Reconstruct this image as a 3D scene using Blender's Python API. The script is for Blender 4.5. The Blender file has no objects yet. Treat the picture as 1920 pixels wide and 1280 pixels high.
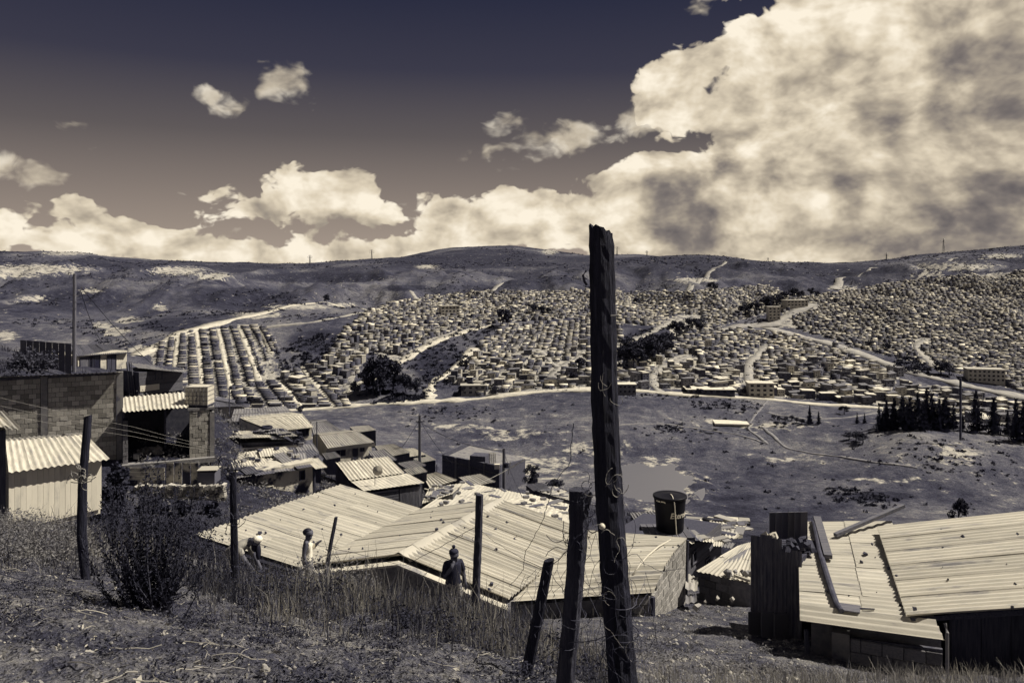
import bpy, bmesh, math, random
import numpy as np
from mathutils import Vector, Matrix, Euler
random.seed(7); RNG = np.random.default_rng(7)
S = bpy.context.scene
C = S.collection
F = 1920*28/36.0; YH = 500.0           # focal length in photo pixels, eye-level row
# ---------------------------------------------------------------- camera
cam = bpy.data.cameras.new('camera'); cam_o = bpy.data.objects.new('camera', cam); C.objects.link(cam_o)
cam.lens = 28; cam.sensor_width = 36; cam.sensor_fit = 'HORIZONTAL'
cam.shift_y = -(640-YH)/1920.0; cam.clip_start = 0.05; cam.clip_end = 20000
cam_o.location = (0, 0, 0); cam_o.rotation_euler = (math.radians(90), 0, 0)
S.camera = cam_o
S.view_settings.view_transform = 'Standard'; S.view_settings.look = 'None'
S.view_settings.exposure = 0.28; S.view_settings.gamma = 1.0; S.view_settings.use_curve_mapping = False
# ---------------------------------------------------------------- light
SUN_AZ, SUN_EL = math.radians(80), math.radians(52)      # high, to the right of the view
sd = Vector((math.sin(SUN_AZ)*math.cos(SUN_EL), math.cos(SUN_AZ)*math.cos(SUN_EL), math.sin(SUN_EL)))
sun = bpy.data.lights.new('sun', 'SUN'); sun.energy = 5.0; sun.angle = math.radians(0.55); sun.color = (1.0, 0.925, 0.78)
sun_o = bpy.data.objects.new('sun', sun); C.objects.link(sun_o)
sun_o.rotation_euler = (-sd).to_track_quat('-Z', 'Y').to_euler()
# ---------------------------------------------------------------- tone: the photo is toned, dark navy to cream
_TV = np.log(np.array([.003, .013, .05, .14, .35, .6, 1.0]))
_TC = np.array([(.90, .95, 2.1), (.92, .97, 2.1), (.96, .99, 1.6), (1.01, 1.0, 1.16), (1.05, 1.0, .90), (1.07, 1.0, .85), (1.05, 1.0, .88)])
def duo(v, a=1.0):
    l = math.log(max(v, .003))
    return tuple(min(1.0, float(np.interp(l, _TV, _TC[:, k]))*v) for k in range(3)) + (a,)
# ---------------------------------------------------------------- node helper
class NT:
    def __init__(s, nt): s.t = nt; s.n = nt.nodes; s.l = nt.links
    def new(s, typ, inputs=None, **kw):
        n = s.n.new(typ)
        for k, v in kw.items(): setattr(n, k, v)
        for k, v in (inputs or {}).items():
            sk = n.inputs[k]
            if isinstance(v, bpy.types.NodeSocket): s.l.new(v, sk)
            else: sk.default_value = v
        return n
    def math(s, op, a, b=0.0, clamp=False):
        n = s.n.new('ShaderNodeMath'); n.operation = op; n.use_clamp = clamp
        for i, v in enumerate((a, b)):
            if isinstance(v, bpy.types.NodeSocket): s.l.new(v, n.inputs[i])
            else: n.inputs[i].default_value = v
        return n.outputs[0]
    def vmath(s, op, a, b=(0, 0, 0)):
        n = s.n.new('ShaderNodeVectorMath'); n.operation = op
        for i, v in enumerate((a, b)):
            if isinstance(v, bpy.types.NodeSocket): s.l.new(v, n.inputs[i])
            else: n.inputs[i].default_value = v
        return n
    def ramp(s, fac, stops, interp='LINEAR'):
        n = s.n.new('ShaderNodeValToRGB'); s.l.new(fac, n.inputs[0]); r = n.color_ramp; r.interpolation = interp
        while len(r.elements) < len(stops): r.elements.new(0.5)
        for e, (p, c) in zip(r.elements, stops):
            e.position = p; e.color = c if len(c) == 4 else tuple(c)+(1,)
        return n.outputs[0]
    def smooth(s, v, lo, hi):
        n = s.n.new('ShaderNodeMapRange'); n.interpolation_type = 'SMOOTHSTEP'
        s.l.new(v, n.inputs[0]); n.inputs[1].default_value = lo; n.inputs[2].default_value = hi
        return n.outputs[0]
    def mix(s, fac, a, b, blend='MIX'):
        n = s.n.new('ShaderNodeMix'); n.data_type = 'RGBA'; n.blend_type = blend
        for sk, v in ((n.inputs[0], fac), (n.inputs[6], a), (n.inputs[7], b)):
            if isinstance(v, bpy.types.NodeSocket): s.l.new(v, sk)
            else: sk.default_value = v
        return n.outputs[2]
# ---------------------------------------------------------------- sky and clouds (world, by direction)
def azel(px, py):
    a = math.atan((px-960)/F); return a, math.atan((YH-py)/F*math.cos(a))
W = bpy.data.worlds.new('World'); S.world = W; W.use_nodes = True
W.cycles.sampling_method = 'MANUAL'; W.cycles.sample_map_resolution = 256
S.cycles.use_adaptive_sampling = True; S.cycles.adaptive_threshold = .03; S.cycles.max_bounces = 4; S.cycles.diffuse_bounces = 2; S.cycles.glossy_bounces = 2; S.cycles.transmission_bounces = 2; S.cycles.transparent_max_bounces = 4; S.cycles.caustics_reflective = False; S.cycles.caustics_refractive = False
w = NT(W.node_tree); w.n.clear()
grp = bpy.data.node_groups.new('billow', 'ShaderNodeTree')
grp.interface.new_socket('v', in_out='INPUT', socket_type='NodeSocketVector')
grp.interface.new_socket('o', in_out='OUTPUT', socket_type='NodeSocketFloat')
g = NT(grp); gi = g.n.new('NodeGroupInput'); go = g.n.new('NodeGroupOutput')
wn = g.new('ShaderNodeTexNoise', {'Vector': gi.outputs[0], 'Scale': 7.0, 'Detail': 4.0, 'Roughness': .6}, noise_dimensions='2D')
wv = g.vmath('SUBTRACT', wn.outputs['Color'], (.5, .5, .5)).outputs[0]
wv = g.vmath('MULTIPLY', wv, (.09, .09, .09)).outputs[0]
pv = g.vmath('ADD', gi.outputs[0], wv).outputs[0]
vo = g.new('ShaderNodeTexVoronoi', {'Vector': pv, 'Scale': 9.0, 'Detail': 3.0, 'Roughness': .55, 'Lacunarity': 2.1}, feature='F1', voronoi_dimensions='2D')
no = g.new('ShaderNodeTexNoise', {'Vector': pv, 'Scale': 6.0, 'Detail': 7.0, 'Roughness': .60}, noise_dimensions='2D')
vv = g.math('MULTIPLY', g.math('SUBTRACT', .62, vo.outputs['Distance']), .9)
g.l.new(g.math('ADD', vv, g.math('MULTIPLY', g.math('SUBTRACT', no.outputs[0], .5), 1.5)), go.inputs[0])
grp2 = bpy.data.node_groups.new('billow_soft', 'ShaderNodeTree')
grp2.interface.new_socket('v', in_out='INPUT', socket_type='NodeSocketVector'); grp2.interface.new_socket('o', in_out='OUTPUT', socket_type='NodeSocketFloat')
g = NT(grp2); gi = g.n.new('NodeGroupInput'); go = g.n.new('NodeGroupOutput')
wn = g.new('ShaderNodeTexNoise', {'Vector': gi.outputs[0], 'Scale': 7.0, 'Detail': 3.0, 'Roughness': .5}, noise_dimensions='2D')
pv = g.vmath('ADD', gi.outputs[0], g.vmath('MULTIPLY', g.vmath('SUBTRACT', wn.outputs['Color'], (.5, .5, .5)).outputs[0], (.045, .045, .045)).outputs[0]).outputs[0]
vo = g.new('ShaderNodeTexVoronoi', {'Vector': pv, 'Scale': 13.0, 'Detail': 3.0, 'Roughness': .5, 'Lacunarity': 2.2}, feature='F1', voronoi_dimensions='2D')
no = g.new('ShaderNodeTexNoise', {'Vector': pv, 'Scale': 5.0, 'Detail': 3.5, 'Roughness': .5}, noise_dimensions='2D')
g.l.new(g.math('ADD', g.math('MULTIPLY', g.math('SUBTRACT', .62, vo.outputs['Distance']), 1.25), g.math('MULTIPLY', g.math('SUBTRACT', no.outputs[0], .5), .9)), go.inputs[0])
def soft(v): return w.new('ShaderNodeGroup', {0: v}, node_tree=grp2).outputs[0]
def billow(v): return w.new('ShaderNodeGroup', {0: v}, node_tree=grp).outputs[0]
tc = w.new('ShaderNodeTexCoord').outputs['Generated']
dn = w.vmath('NORMALIZE', tc).outputs[0]
sx = w.new('ShaderNodeSeparateXYZ', {0: dn})
az = w.math('ARCTAN2', sx.outputs[0], sx.outputs[1]); el = w.math('ARCSINE', sx.outputs[2])
# stretch of the cloud coordinates: flattened towards the horizon as real layers are
cxyz = w.new('ShaderNodeCombineXYZ', {0: az, 1: w.math('MULTIPLY', el, 1.45), 2: 0.0}).outputs[0]
B0 = billow(cxyz)
S0 = soft(cxyz); B1 = soft(w.vmath('ADD', cxyz, (0.020, 0.030, 0)).outputs[0])

warp = w.new('ShaderNodeTexNoise', {'Vector': cxyz, 'Scale': 5.0, 'Detail': 5.0, 'Roughness': .62}, noise_dimensions='2D')
wo = w.vmath('MULTIPLY', w.vmath('SUBTRACT', warp.outputs['Color'], (.5, .5, .5)).outputs[0], (.11, .08, 0)).outputs[0]
ae = w.vmath('ADD', w.new('ShaderNodeCombineXYZ', {0: az, 1: el, 2: 0.0}).outputs[0], wo).outputs[0]
def blobs(lst, vec):
    acc = None
    for (px, py, rx, ry, rot, wt) in lst:
        a, e = azel(px, py)
        m = w.new('ShaderNodeMapping', {'Vector': vec, 'Location': (a, e, 0), 'Rotation': (0, 0, math.radians(rot)), 'Scale': (rx/F, ry/F, 1)}, vector_type='TEXTURE')
        v = w.math('MULTIPLY', w.math('SUBTRACT', 1.0, w.vmath('LENGTH', m.outputs[0]).outputs['Value']), wt)
        acc = v if acc is None else w.math('SMOOTH_MAX', acc, v)
        if acc.node.operation == 'SMOOTH_MAX': acc.node.inputs[2].default_value = .12
    return acc
CLOUD = [(1600, 190, 430, 210, 22, 1.7), (1800, 60, 460, 260, 0, 1.7), (1290, 150, 150, 100, 25, 1.0), (1420, 320, 300, 130, 12, 1.5), (1800, 330, 480, 230, 0, 1.9),
         (1190, 325, 170, 80, 10, 1.0), (1180, 415, 330, 90, 0, 1.2), (1500, 450, 520, 90, 0, 1.5), (1900, 440, 360, 130, 0, 1.8),
         (625, 368, 120, 56, 0, .95), (395, 368, 70, 40, 0, .75), (500, 388, 170, 40, 0, .9), (700, 398, 90, 36, 0, .85), (860, 400, 110, 54, 0, .9), (800, 455, 280, 36, 0, 1.0), (1010, 430, 190, 62, 0, 1.05),
         (140, 415, 70, 46, 0, .9), (60, 466, 170, 36, 0, .9), (340, 468, 270, 48, 0, 1.0), (210, 448, 120, 40, 0, .9), (470, 455, 130, 36, 0, .85), (580, 474, 260, 42, 0, 1.0), (700, 460, 120, 36, 0, .9), (-120, 460, 200, 70, 0, 1),
         (2350, 200, 420, 300, 0, 1.3), (2250, 420, 400, 120, 0, 1.3), (-500, 440, 280, 90, 0, 1)]
WISP = [(510, 172, 120, 62, 32, 1.0), (395, 190, 36, 26, 0, .8), (1050, 262, 190, 66, 8, 1.1), (940, 285, 90, 30, 0, .8), (118, 228, 90, 26, 10, .8), (65, 312, 95, 32, -8, .9), (145, 280, 60, 24, 0, .7),
        (1085, 184, 40, 12, 0, .6), (440, 430, 120, 22, 25, .7), (1320, 10, 90, 34, 0, .7), (1180, 235, 130, 50, 20, .9), (800, 390, 90, 20, 0, .7), (330, 345, 80, 34, -20, .8)]
GREY = [(1275, 405, 100, 110, 20, 1.25), (1890, 140, 200, 180, 30, .7), (1850, 410, 340, 120, 14, 1.05), (1610, 370, 60, 90, 40, .6), (1720, 250, 120, 90, 0, .5), (1340, 300, 60, 70, 0, .7),
        (1250, 470, 160, 30, 0, .5), (1910, 300, 170, 70, 0, .6), (650, 420, 220, 18, 0, .5), (1500, 200, 60, 60, 0, .3), (1420, 350, 90, 40, 10, .4), (100, 445, 160, 16, 0, .3)]
# clouds elsewhere in the dome, so that it goes on as it does in view
gen = w.new('ShaderNodeTexNoise', {'Vector': dn, 'Scale': 2.2, 'Detail': 3.0, 'Roughness': .5})
gcov = w.math('SUBTRACT', w.math('MULTIPLY', gen.outputs[0], 3.2), 1.75)
inview = w.smooth(w.vmath('LENGTH', w.vmath('MULTIPLY', w.new('ShaderNodeCombineXYZ', {0: az, 1: el, 2: 0.0}).outputs[0], (1.15, 2.6, 0)).outputs[0]).outputs['Value'], .85, 1.2)
gcov = w.math('SUBTRACT', w.math('MULTIPLY', w.math('ADD', gcov, 2.0), inview), 2.0)
cov = w.math('MAXIMUM', blobs(CLOUD, ae), gcov)
dens = w.math('ADD', w.math('MULTIPLY', cov, 1.25), w.math('MULTIPLY', w.math('ADD', B0, -.06), .85))
dens = w.math('ADD', dens, -.05)
wisp = w.math('ADD', w.math('MULTIPLY', blobs(WISP, ae), 1.1), w.math('MULTIPLY', w.math('ADD', B0, -.10), 1.1))
al = w.math('MAXIMUM', w.smooth(dens, 0.0, .15), w.math('MULTIPLY', w.smooth(wisp, .0, .6), .72))
# light on the clouds: side towards the sun bright, bases grey
dif = w.math('ADD', w.math('MULTIPLY', w.math('SUBTRACT', S0, B1), .33), w.math('MULTIPLY', w.math('SUBTRACT', B0, S0), .10))
grey = w.math('MULTIPLY', w.smooth(w.math('ADD', blobs(GREY, ae), w.math('MULTIPLY', B0, .35)), -.10, .95), .50)
lit = w.math('ADD', .82, w.math('ADD', dif, w.math('MULTIPLY', w.math('SUBTRACT', S0, .25), .11)))
thick = w.smooth(dens, .15, 1.25)
lit = w.math('SUBTRACT', lit, w.math('MULTIPLY', thick, .10))
lit = w.math('SUBTRACT', lit, grey)
ccol = w.ramp(lit, [(0.0, (.105,.095,.102)), (.25, (.21,.182,.165)), (.5, (.42,.36,.28)), (.72, (.68,.59,.45)), (.95, (.92,.83,.68))])
sky = w.new('ShaderNodeTexSky', sky_type='NISHITA', sun_disc=False, sun_elevation=SUN_EL, sun_rotation=SUN_AZ, altitude=2700, air_density=1.0, dust_density=.6, ozone_density=1.5)
skb = w.new('ShaderNodeRGBToBW', {0: sky.outputs[0]}).outputs[0]
skv = w.math('MULTIPLY', skb, .09)
grad = w.ramp(el, [(0.0, (.42,.345,.28)), (.05, (.32,.262,.217)), (.10, (.225,.186,.163)), (.16, (.118,.102,.102)), (.24, (.045,.044,.068)), (.33, (.022,.025,.051)), (.6, (.016,.018,.040))])
base = w.mix(.90, w.mix(1.0, (.55, .60, 1.0, 1), w.new('ShaderNodeCombineXYZ', {0: w.math('MULTIPLY', skv, .12), 1: w.math('MULTIPLY', skv, .12), 2: w.math('MULTIPLY', skv, .12)}).outputs[0], 'MULTIPLY'), grad)
fin = w.mix(al, base, ccol)
bg = w.new('ShaderNodeBackground', {'Color': fin, 'Strength': .88})
w.l.new(bg.outputs[0], w.new('ShaderNodeOutputWorld').inputs[0])
# ---------------------------------------------------------------- materials
MATS = {}
def mat(name, v1, v2, scale=5.0, detail=8.0, rough=.9, bump=0.0, bscale=None, rand=.0, stretch=(1, 1, 1), coord='Object', lo=.3, hi=.7, spec=.25, metallic=0.0, stain=None, dist=0.0, trans=0.0):
    m = bpy.data.materials.new(name); m.use_nodes = True; MATS[name] = m
    t = NT(m.node_tree); t.n.clear()
    if coord == 'World': co = t.new('ShaderNodeNewGeometry').outputs['Position']
    elif coord == 'UV': co = t.new('ShaderNodeTexCoord').outputs['UV']
    else: co = t.new('ShaderNodeTexCoord').outputs['Object']
    oi = t.new('ShaderNodeObjectInfo')
    mp = t.new('ShaderNodeMapping', {'Vector': co, 'Scale': stretch})
    off = t.vmath('MULTIPLY', t.new('ShaderNodeCombineXYZ', {0: oi.outputs['Random'], 1: oi.outputs['Random'], 2: oi.outputs['Random']}).outputs[0], (37., 91., 53.)).outputs[0]
    vec = t.vmath('ADD', mp.outputs[0], off).outputs[0] if coord != 'World' else mp.outputs[0]
    n1 = t.new('ShaderNodeTexNoise', {'Vector': vec, 'Scale': scale, 'Detail': detail, 'Roughness': .62, 'Distortion': dist})
    col = t.ramp(n1.outputs[0], [(lo, duo(v1)), (hi, duo(v2))])
    if stain:                               # (value, scale, lo, hi): patches of dirt with shapes of their own
        n3 = t.new('ShaderNodeTexNoise', {'Vector': vec, 'Scale': stain[1], 'Detail': 6.0, 'Roughness': .65})
        col = t.mix(t.smooth(n3.outputs[0], stain[2], stain[3]), col, duo(stain[0]))
    if rand:
        r = t.math('ADD', t.math('MULTIPLY', oi.outputs['Random'], 2*rand), 1-rand)
        col = t.mix(1.0, col, t.new('ShaderNodeCombineXYZ', {0: r, 1: r, 2: r}).outputs[0], 'MULTIPLY')
    b = t.new('ShaderNodeBsdfPrincipled', {'Base Color': col, 'Roughness': rough, 'Metallic': metallic, 'Specular IOR Level': spec})
    if bump:
        n2 = t.new('ShaderNodeTexNoise', {'Vector': vec, 'Scale': bscale or scale*3, 'Detail': 6.0, 'Roughness': .65})
        bp = t.new('ShaderNodeBump', {'Height': n2.outputs[0], 'Strength': min(1.0, bump), 'Distance': .03*max(1, bump)})
        t.l.new(bp.outputs[0], b.inputs['Normal'])
    sh = b.outputs[0]
    if trans:
        tr = t.new('ShaderNodeBsdfTranslucent', {'Color': col}); sh = t.new('ShaderNodeMixShader', {0: trans, 1: sh, 2: tr.outputs[0]}).outputs[0]
    t.l.new(sh, t.new('ShaderNodeOutputMaterial').inputs[0])
    return m
# ---------------------------------------------------------------- object helpers
def P(x, y, d): return Vector(((x-960)/F*d, d, (YH-y)/F*d))
def mesh(name, v, f, m=None, smooth=False):
    me = bpy.data.meshes.new(name); me.from_pydata([tuple(p) for p in v], [], f)
    if m: me.materials.append(MATS[m] if isinstance(m, str) else m)
    if smooth: me.polygons.foreach_set('use_smooth', [True]*len(me.polygons))
    me.update(); return me
def npmesh(name, v, q, m=None, smooth=False):      # numpy verts (n,3), faces (k,3|4)
    me = bpy.data.meshes.new(name); n, k = q.shape
    me.vertices.add(len(v)); me.vertices.foreach_set('co', np.asarray(v, np.float32).ravel())
    me.loops.add(n*k); me.loops.foreach_set('vertex_index', np.asarray(q, np.int32).ravel())
    me.polygons.add(n); me.polygons.foreach_set('loop_start', np.arange(0, n*k, k, dtype=np.int32))
    try: me.polygons.foreach_set('loop_total', np.full(n, k, np.int32))
    except Exception: pass
    if m: me.materials.append(MATS[m] if isinstance(m, str) else m)
    if smooth: me.polygons.foreach_set('use_smooth', np.ones(n, bool))
    me.update(calc_edges=True); me.validate(); return me
def link(name, data, parent=None, loc=None, rot=None, scale=None):
    o = bpy.data.objects.new(name, data); C.objects.link(o)
    if parent is not None: o.parent = parent
    if loc is not None: o.location = loc
    if rot is not None: o.rotation_euler = rot
    if scale is not None: o.scale = scale
    return o
def tag(o, label, cat, group=None, kind=None):
    o['label'] = label; o['category'] = cat
    if group: o['group'] = group
    if kind: o['kind'] = kind
    return o
def thing(name, loc, label, cat, group=None, rz=0.0):
    o = link(name, None, loc=loc, rot=(0, 0, rz)); o.empty_display_size = .2
    return tag(o, label, cat, group)
def wpart(name, me, root):          # part whose mesh is in world coordinates under a root placed by location/rotation
    o = bpy.data.objects.new(name, me); C.objects.link(o); o.parent = root
    o.matrix_parent_inverse = Matrix.LocRotScale(root.location, root.rotation_euler, root.scale).inverted()
    return o
CUBEF = [(0, 3, 2, 1), (4, 5, 6, 7), (0, 1, 5, 4), (1, 2, 6, 5), (2, 3, 7, 6), (3, 0, 4, 7)]
class MB:
    def __init__(s): s.v = []; s.f = []
    def add(s, v, f):
        o = len(s.v); s.v += [tuple(p) for p in v]; s.f += [tuple(i+o for i in q) for q in f]; return s
    def prism(s, bot, top):
        n = len(bot); f = [tuple(range(n-1, -1, -1)), tuple(range(n, 2*n))] + [(i, (i+1) % n, n+(i+1) % n, n+i) for i in range(n)]
        return s.add(list(bot)+list(top), f)
    def box(s, c, size, rz=0.0, m=None):
        x, y, z = size[0]/2, size[1]/2, size[2]/2
        pts = [Vector(p) for p in ((-x, -y, -z), (x, -y, -z), (x, y, -z), (-x, y, -z), (-x, -y, z), (x, -y, z), (x, y, z), (-x, y, z))]
        R = m if m is not None else Matrix.Rotation(rz, 3, 'Z')
        return s.add([R @ p + Vector(c) for p in pts], CUBEF)
    def tube(s, pts, r, n=6, cap=True):
        pts = [Vector(p) for p in pts]; rs = r if isinstance(r, (list, tuple)) else [r]*len(pts)
        o = len(s.v); k = len(pts)
        for i, p in enumerate(pts):
            d = (pts[min(i+1, k-1)]-pts[max(i-1, 0)])
            if d.length < 1e-9: d = Vector((0, 0, 1))
            d.normalize(); a = d.cross(Vector((0, 0, 1)) if abs(d.z) < .9 else Vector((1, 0, 0))).normalized(); b = d.cross(a)
            for j in range(n):
                t = 2*math.pi*j/n; s.v.append(tuple(p + (a*math.cos(t)+b*math.sin(t))*rs[i]))
        for i in range(k-1):
            for j in range(n):
                s.f.append((o+i*n+j, o+i*n+(j+1) % n, o+(i+1)*n+(j+1) % n, o+(i+1)*n+j))
        if cap: s.f.append(tuple(o+j for j in range(n-1, -1, -1))); s.f.append(tuple(o+(k-1)*n+j for j in range(n)))
        return s
    def mesh(s, name, m, smooth=False): return mesh(name, s.v, s.f, m, smooth)
    def part(s, name, m, root, smooth=False): return wpart(name, s.mesh(name, m, smooth), root)
# ---------------------------------------------------------------- value noise in numpy
def _h(i, j, s):
    n = (i.astype(np.int64)*374761393 + j.astype(np.int64)*668265263 + s*974634777) & 0x7fffffff
    n = ((n ^ (n >> 13))*1274126177) & 0x7fffffff
    return ((n ^ (n >> 16)) & 0xffff)/65535.0
def vnoise(x, y, s=0):
    xi, yi = np.floor(x), np.floor(y); fx, fy = x-xi, y-yi; fx = fx*fx*(3-2*fx); fy = fy*fy*(3-2*fy)
    a, b, c, d = _h(xi, yi, s), _h(xi+1, yi, s), _h(xi, yi+1, s), _h(xi+1, yi+1, s)
    return (a*(1-fx)+b*fx)*(1-fy)+(c*(1-fx)+d*fx)*fy - .5
def fbm(x, y, o=5, s=0, gain=.5):
    t = 0.0; a = 1.0
    for k in range(o): t = t + a*vnoise(x*2**k+17.3*k, y*2**k-9.1*k, s+k); a *= gain
    return t
# ================================================================ TERRAIN
CT = []   # (photo column, photo row, distance) that the ground passes through
def col(px, *pairs):
    for d, py in pairs: CT.append((px, py, d))
def zc(px, *pairs):
    for d, z in pairs: CT.append((px, YH - z/d*F, d))
for px in (-500, 0, 300, 600, 900, 1200, 1500, 1920, 2500): zc(px, (1.0, -1.62), (2.0, -1.78))
col(-500, (4, 1250), (8, 1070), (14, 960), (22, 960), (32, 900), (42, 800), (50, 690), (62, 650), (110, 670), (250, 690), (450, 660), (650, 610), (900, 560), (1300, 490), (1500, 476), (2500, 486))
col(0, (3.6, 1285), (7, 1092), (12, 992), (20, 1012), (30, 985), (39, 860), (44, 745), (47, 705), (55, 672), (62, 655), (110, 720), (220, 760), (400, 705), (600, 640), (800, 580), (1100, 525), (1450, 475), (2500, 486))
col(160, (3.6, 1288), (7, 1105), (11, 1025), (20, 1015), (30, 988), (38, 935), (40.5, 865), (46, 740), (50, 712), (62, 690), (110, 745), (220, 780), (420, 720), (600, 650), (800, 590), (1100, 530), (1450, 479))
col(330, (3.6, 1295), (6, 1165), (9, 1080), (12, 1045), (20, 1025), (30, 995), (37.5, 968), (41, 870), (46, 800), (50, 742), (60, 735), (80, 775), (150, 805), (300, 800), (470, 770), (520, 740), (570, 680), (620, 630), (700, 595), (900, 560), (1200, 520), (1500, 492), (2500, 495))
col(600, (3.6, 1305), (6, 1190), (9, 1112), (12, 1140), (17, 1112), (20, 1130), (27, 1055), (40, 975), (60, 908), (80, 885), (120, 890), (200, 885), (330, 850), (420, 800), (500, 768), (550, 720), (600, 665), (660, 610), (800, 565), (1000, 540), (1300, 510), (1600, 495))
col(900, (3.6, 1335), (6, 1240), (9, 1165), (13, 1178), (18, 1156), (22, 1150), (30, 1060), (45, 985), (60, 950), (90, 925), (150, 905), (220, 912), (300, 908), (345, 900), (390, 862), (440, 805), (505, 753), (560, 700), (620, 650), (700, 600), (800, 563), (900, 545), (1100, 528), (1500, 495), (2100, 461), (3000, 478))
col(1200, (3.6, 1370), (6, 1310), (9, 1262), (12, 1245), (16, 1195), (20, 1152), (26, 1100), (35, 1045), (50, 997), (90, 968), (160, 966), (240, 966), (300, 966), (330, 929), (390, 862), (440, 800), (510, 738), (560, 700), (620, 655), (700, 605), (800, 565), (900, 543), (1100, 520), (1500, 488), (1800, 478), (2800, 485))
col(1500, (3.6, 1370), (6, 1310), (9, 1272), (13, 1268), (16, 1215), (22, 1150), (35, 1060), (60, 1003), (90, 986), (160, 985), (240, 980), (300, 973), (340, 922), (400, 850), (450, 790), (500, 763), (550, 730), (600, 690), (680, 640), (800, 585), (900, 555), (1100, 522), (1500, 492), (2500, 492))
col(1720, (330, 928), (360, 872), (392, 812), (440, 797), (500, 768), (560, 722), (640, 670), (760, 605), (900, 555), (1050, 525), (1300, 500), (1550, 480), (2500, 488))
col(1920, (3.6, 1370), (6, 1315), (9, 1268), (13, 1290), (20, 1175), (35, 1060), (60, 1003), (90, 986), (160, 985), (240, 980), (300, 968), (330, 936), (360, 885), (400, 828), (450, 805), (500, 778), (560, 735), (640, 680), (760, 610), (900, 560), (1050, 522), (1300, 490), (1550, 464), (2500, 478))
col(2500, (4, 1350), (9, 1260), (20, 1160), (60, 1000), (160, 980), (300, 960), (400, 840), (560, 740), (760, 610), (900, 560), (1300, 485), (1550, 462), (2500, 478))
col(760, (1500, 493), (1900, 481)); col(660, (1700, 488)); col(1060, (1900, 476)); col(1320, (1700, 478)); col(1420, (1600, 490)); col(1620, (1500, 494)); col(240, (1450, 487)); col(1000, (2050, 466)); col(820, (2050, 468))
for px in (-500, 300, 900, 1500, 2500): col(px, (6000, 501), (9000, 505))
for px, y in ((330, 498), (480, 500), (600, 501), (660, 500), (1200, 490), (1420, 496), (1620, 499), (1500, 498), (0, 488), (1320, 488)): col(px, (2100, y), (3000, y+1))
col(480, (1500, 497)); col(560, (1550, 498))
CT = np.array(CT)
def _q(px, d): return np.stack([np.asarray(px)/330.0, 2.6*np.log(d)], -1)
_cq = _q(CT[:, 0], CT[:, 2]); _cs = (YH-CT[:, 1])/F
def _U(r2): return np.where(r2 > 1e-12, r2*np.log(np.maximum(r2, 1e-12)), 0.0)
_n = len(CT); _K = _U(((_cq[:, None]-_cq[None])**2).sum(-1)) + np.eye(_n)*.002
_A = np.zeros((_n+3, _n+3)); _A[:_n, :_n] = _K; _A[:_n, _n] = 1; _A[:_n, _n+1:] = _cq; _A[_n, :_n] = 1; _A[_n+1:, :_n] = _cq.T
_w = np.linalg.solve(_A, np.concatenate([_cs, np.zeros(3)]))
def _slope(px, d):
    q = _q(px, d).reshape(-1, 2); out = np.empty(len(q))
    for i in range(0, len(q), 20000):
        b = q[i:i+20000]; out[i:i+20000] = _U(((b[:, None]-_cq[None])**2).sum(-1)) @ _w[:_n] + _w[_n] + b @ _w[_n+1:]
    return out
_TP = np.linspace(-620, 2620, 180); _TD = np.linspace(0, math.log(9500), 330)
_TB = _slope(np.repeat(_TP[:, None], 330, 1).ravel(), np.exp(np.repeat(_TD[None], 180, 0)).ravel()).reshape(180, 330)
def _bl(a, k):                                  # quadratic-smoothed table lookup
    return a
def slope(px, d):
    x = np.clip((np.asarray(px, float)+620)/3240*179, 0, 178.999); y = np.clip(np.log(d)/math.log(9500)*329, 1, 327.999)
    i = x.astype(int); j = y.astype(int); fx = x-i; fy = y-j
    def row(jj): return _TB[i, jj]*(1-fx)+_TB[i+1, jj]*fx
    p0, p1, p2, p3 = row(j-1), row(j), row(j+1), row(j+2)
    return p1+.5*fy*(p2-p0+fy*(2*p0-5*p1+4*p2-p3+fy*(3*(p1-p2)+p3-p0)))
def ss(x, a, b): t = np.clip((x-a)/(b-a), 0, 1); return t*t*(3-2*t)
POND_Z = -95.3
def ground(X, Y, noise=True):
    X = np.atleast_1d(np.asarray(X, float)); Y = np.atleast_1d(np.asarray(Y, float)); sh = X.shape; X = X.ravel(); Y = Y.ravel()
    d = np.maximum(Y, 1.0); px = np.clip(X/np.maximum(d, 1.0)*F+960, -600, 2600)
    z = slope(px, d)*d
    z = np.where(Y < 1, z+.1*(1-np.minimum(Y, 1)), z)
    if noise:
        far = ss(d, 60, 500); mid = ss(d, 12, 40)*(1-.6*far)
        z = z + far*(fbm(X/120, Y/120, 6, 3)*9.0*ss(d, 600, 1000)*(1-.75*ss(d, 1250, 1450)) + fbm(X/75, Y/190, 5, 37)*30*ss(d, 640, 900)*(1-ss(d, 1150, 1400)) + fbm(X/55, Y/55, 6, 5)*3.2*np.where((d > 480) & (d < 950), .35, 1.0))
        z = z + mid*fbm(X/6, Y/6, 5, 9)*.5
        near = 1-ss(d, 14, 30)
        n1 = fbm(X/1.4, Y/1.4, 5, 12, .55); n2 = fbm(X/.16, Y/.16, 4, 21, .6)
        z = z + near*(n1*.13 + np.maximum(n2, -.2)*.05)
        z = z + ss(d, 700, 1000)*(1-.8*ss(d, 1250, 1450))*(np.abs(fbm(X/160, Y/420, 4, 33))*-38+6)
    # pond basin: level it
    r = np.hypot((X-60)/16, (Y-356)/30)+.7*fbm(X/16, Y/16, 4, 61)
    z = np.where(r < 1.9, z*ss(r, 1.15, 1.9)+(1-ss(r, 1.15, 1.9))*np.where(r < 1, POND_Z-.5, POND_Z+.05+.5*np.maximum(r-1, 0)), z)
    return z.reshape(sh)
def gz(X, Y): return float(ground(X, Y)[0])
_DL = np.exp(np.linspace(math.log(1.2), math.log(2600), 1100))
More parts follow.
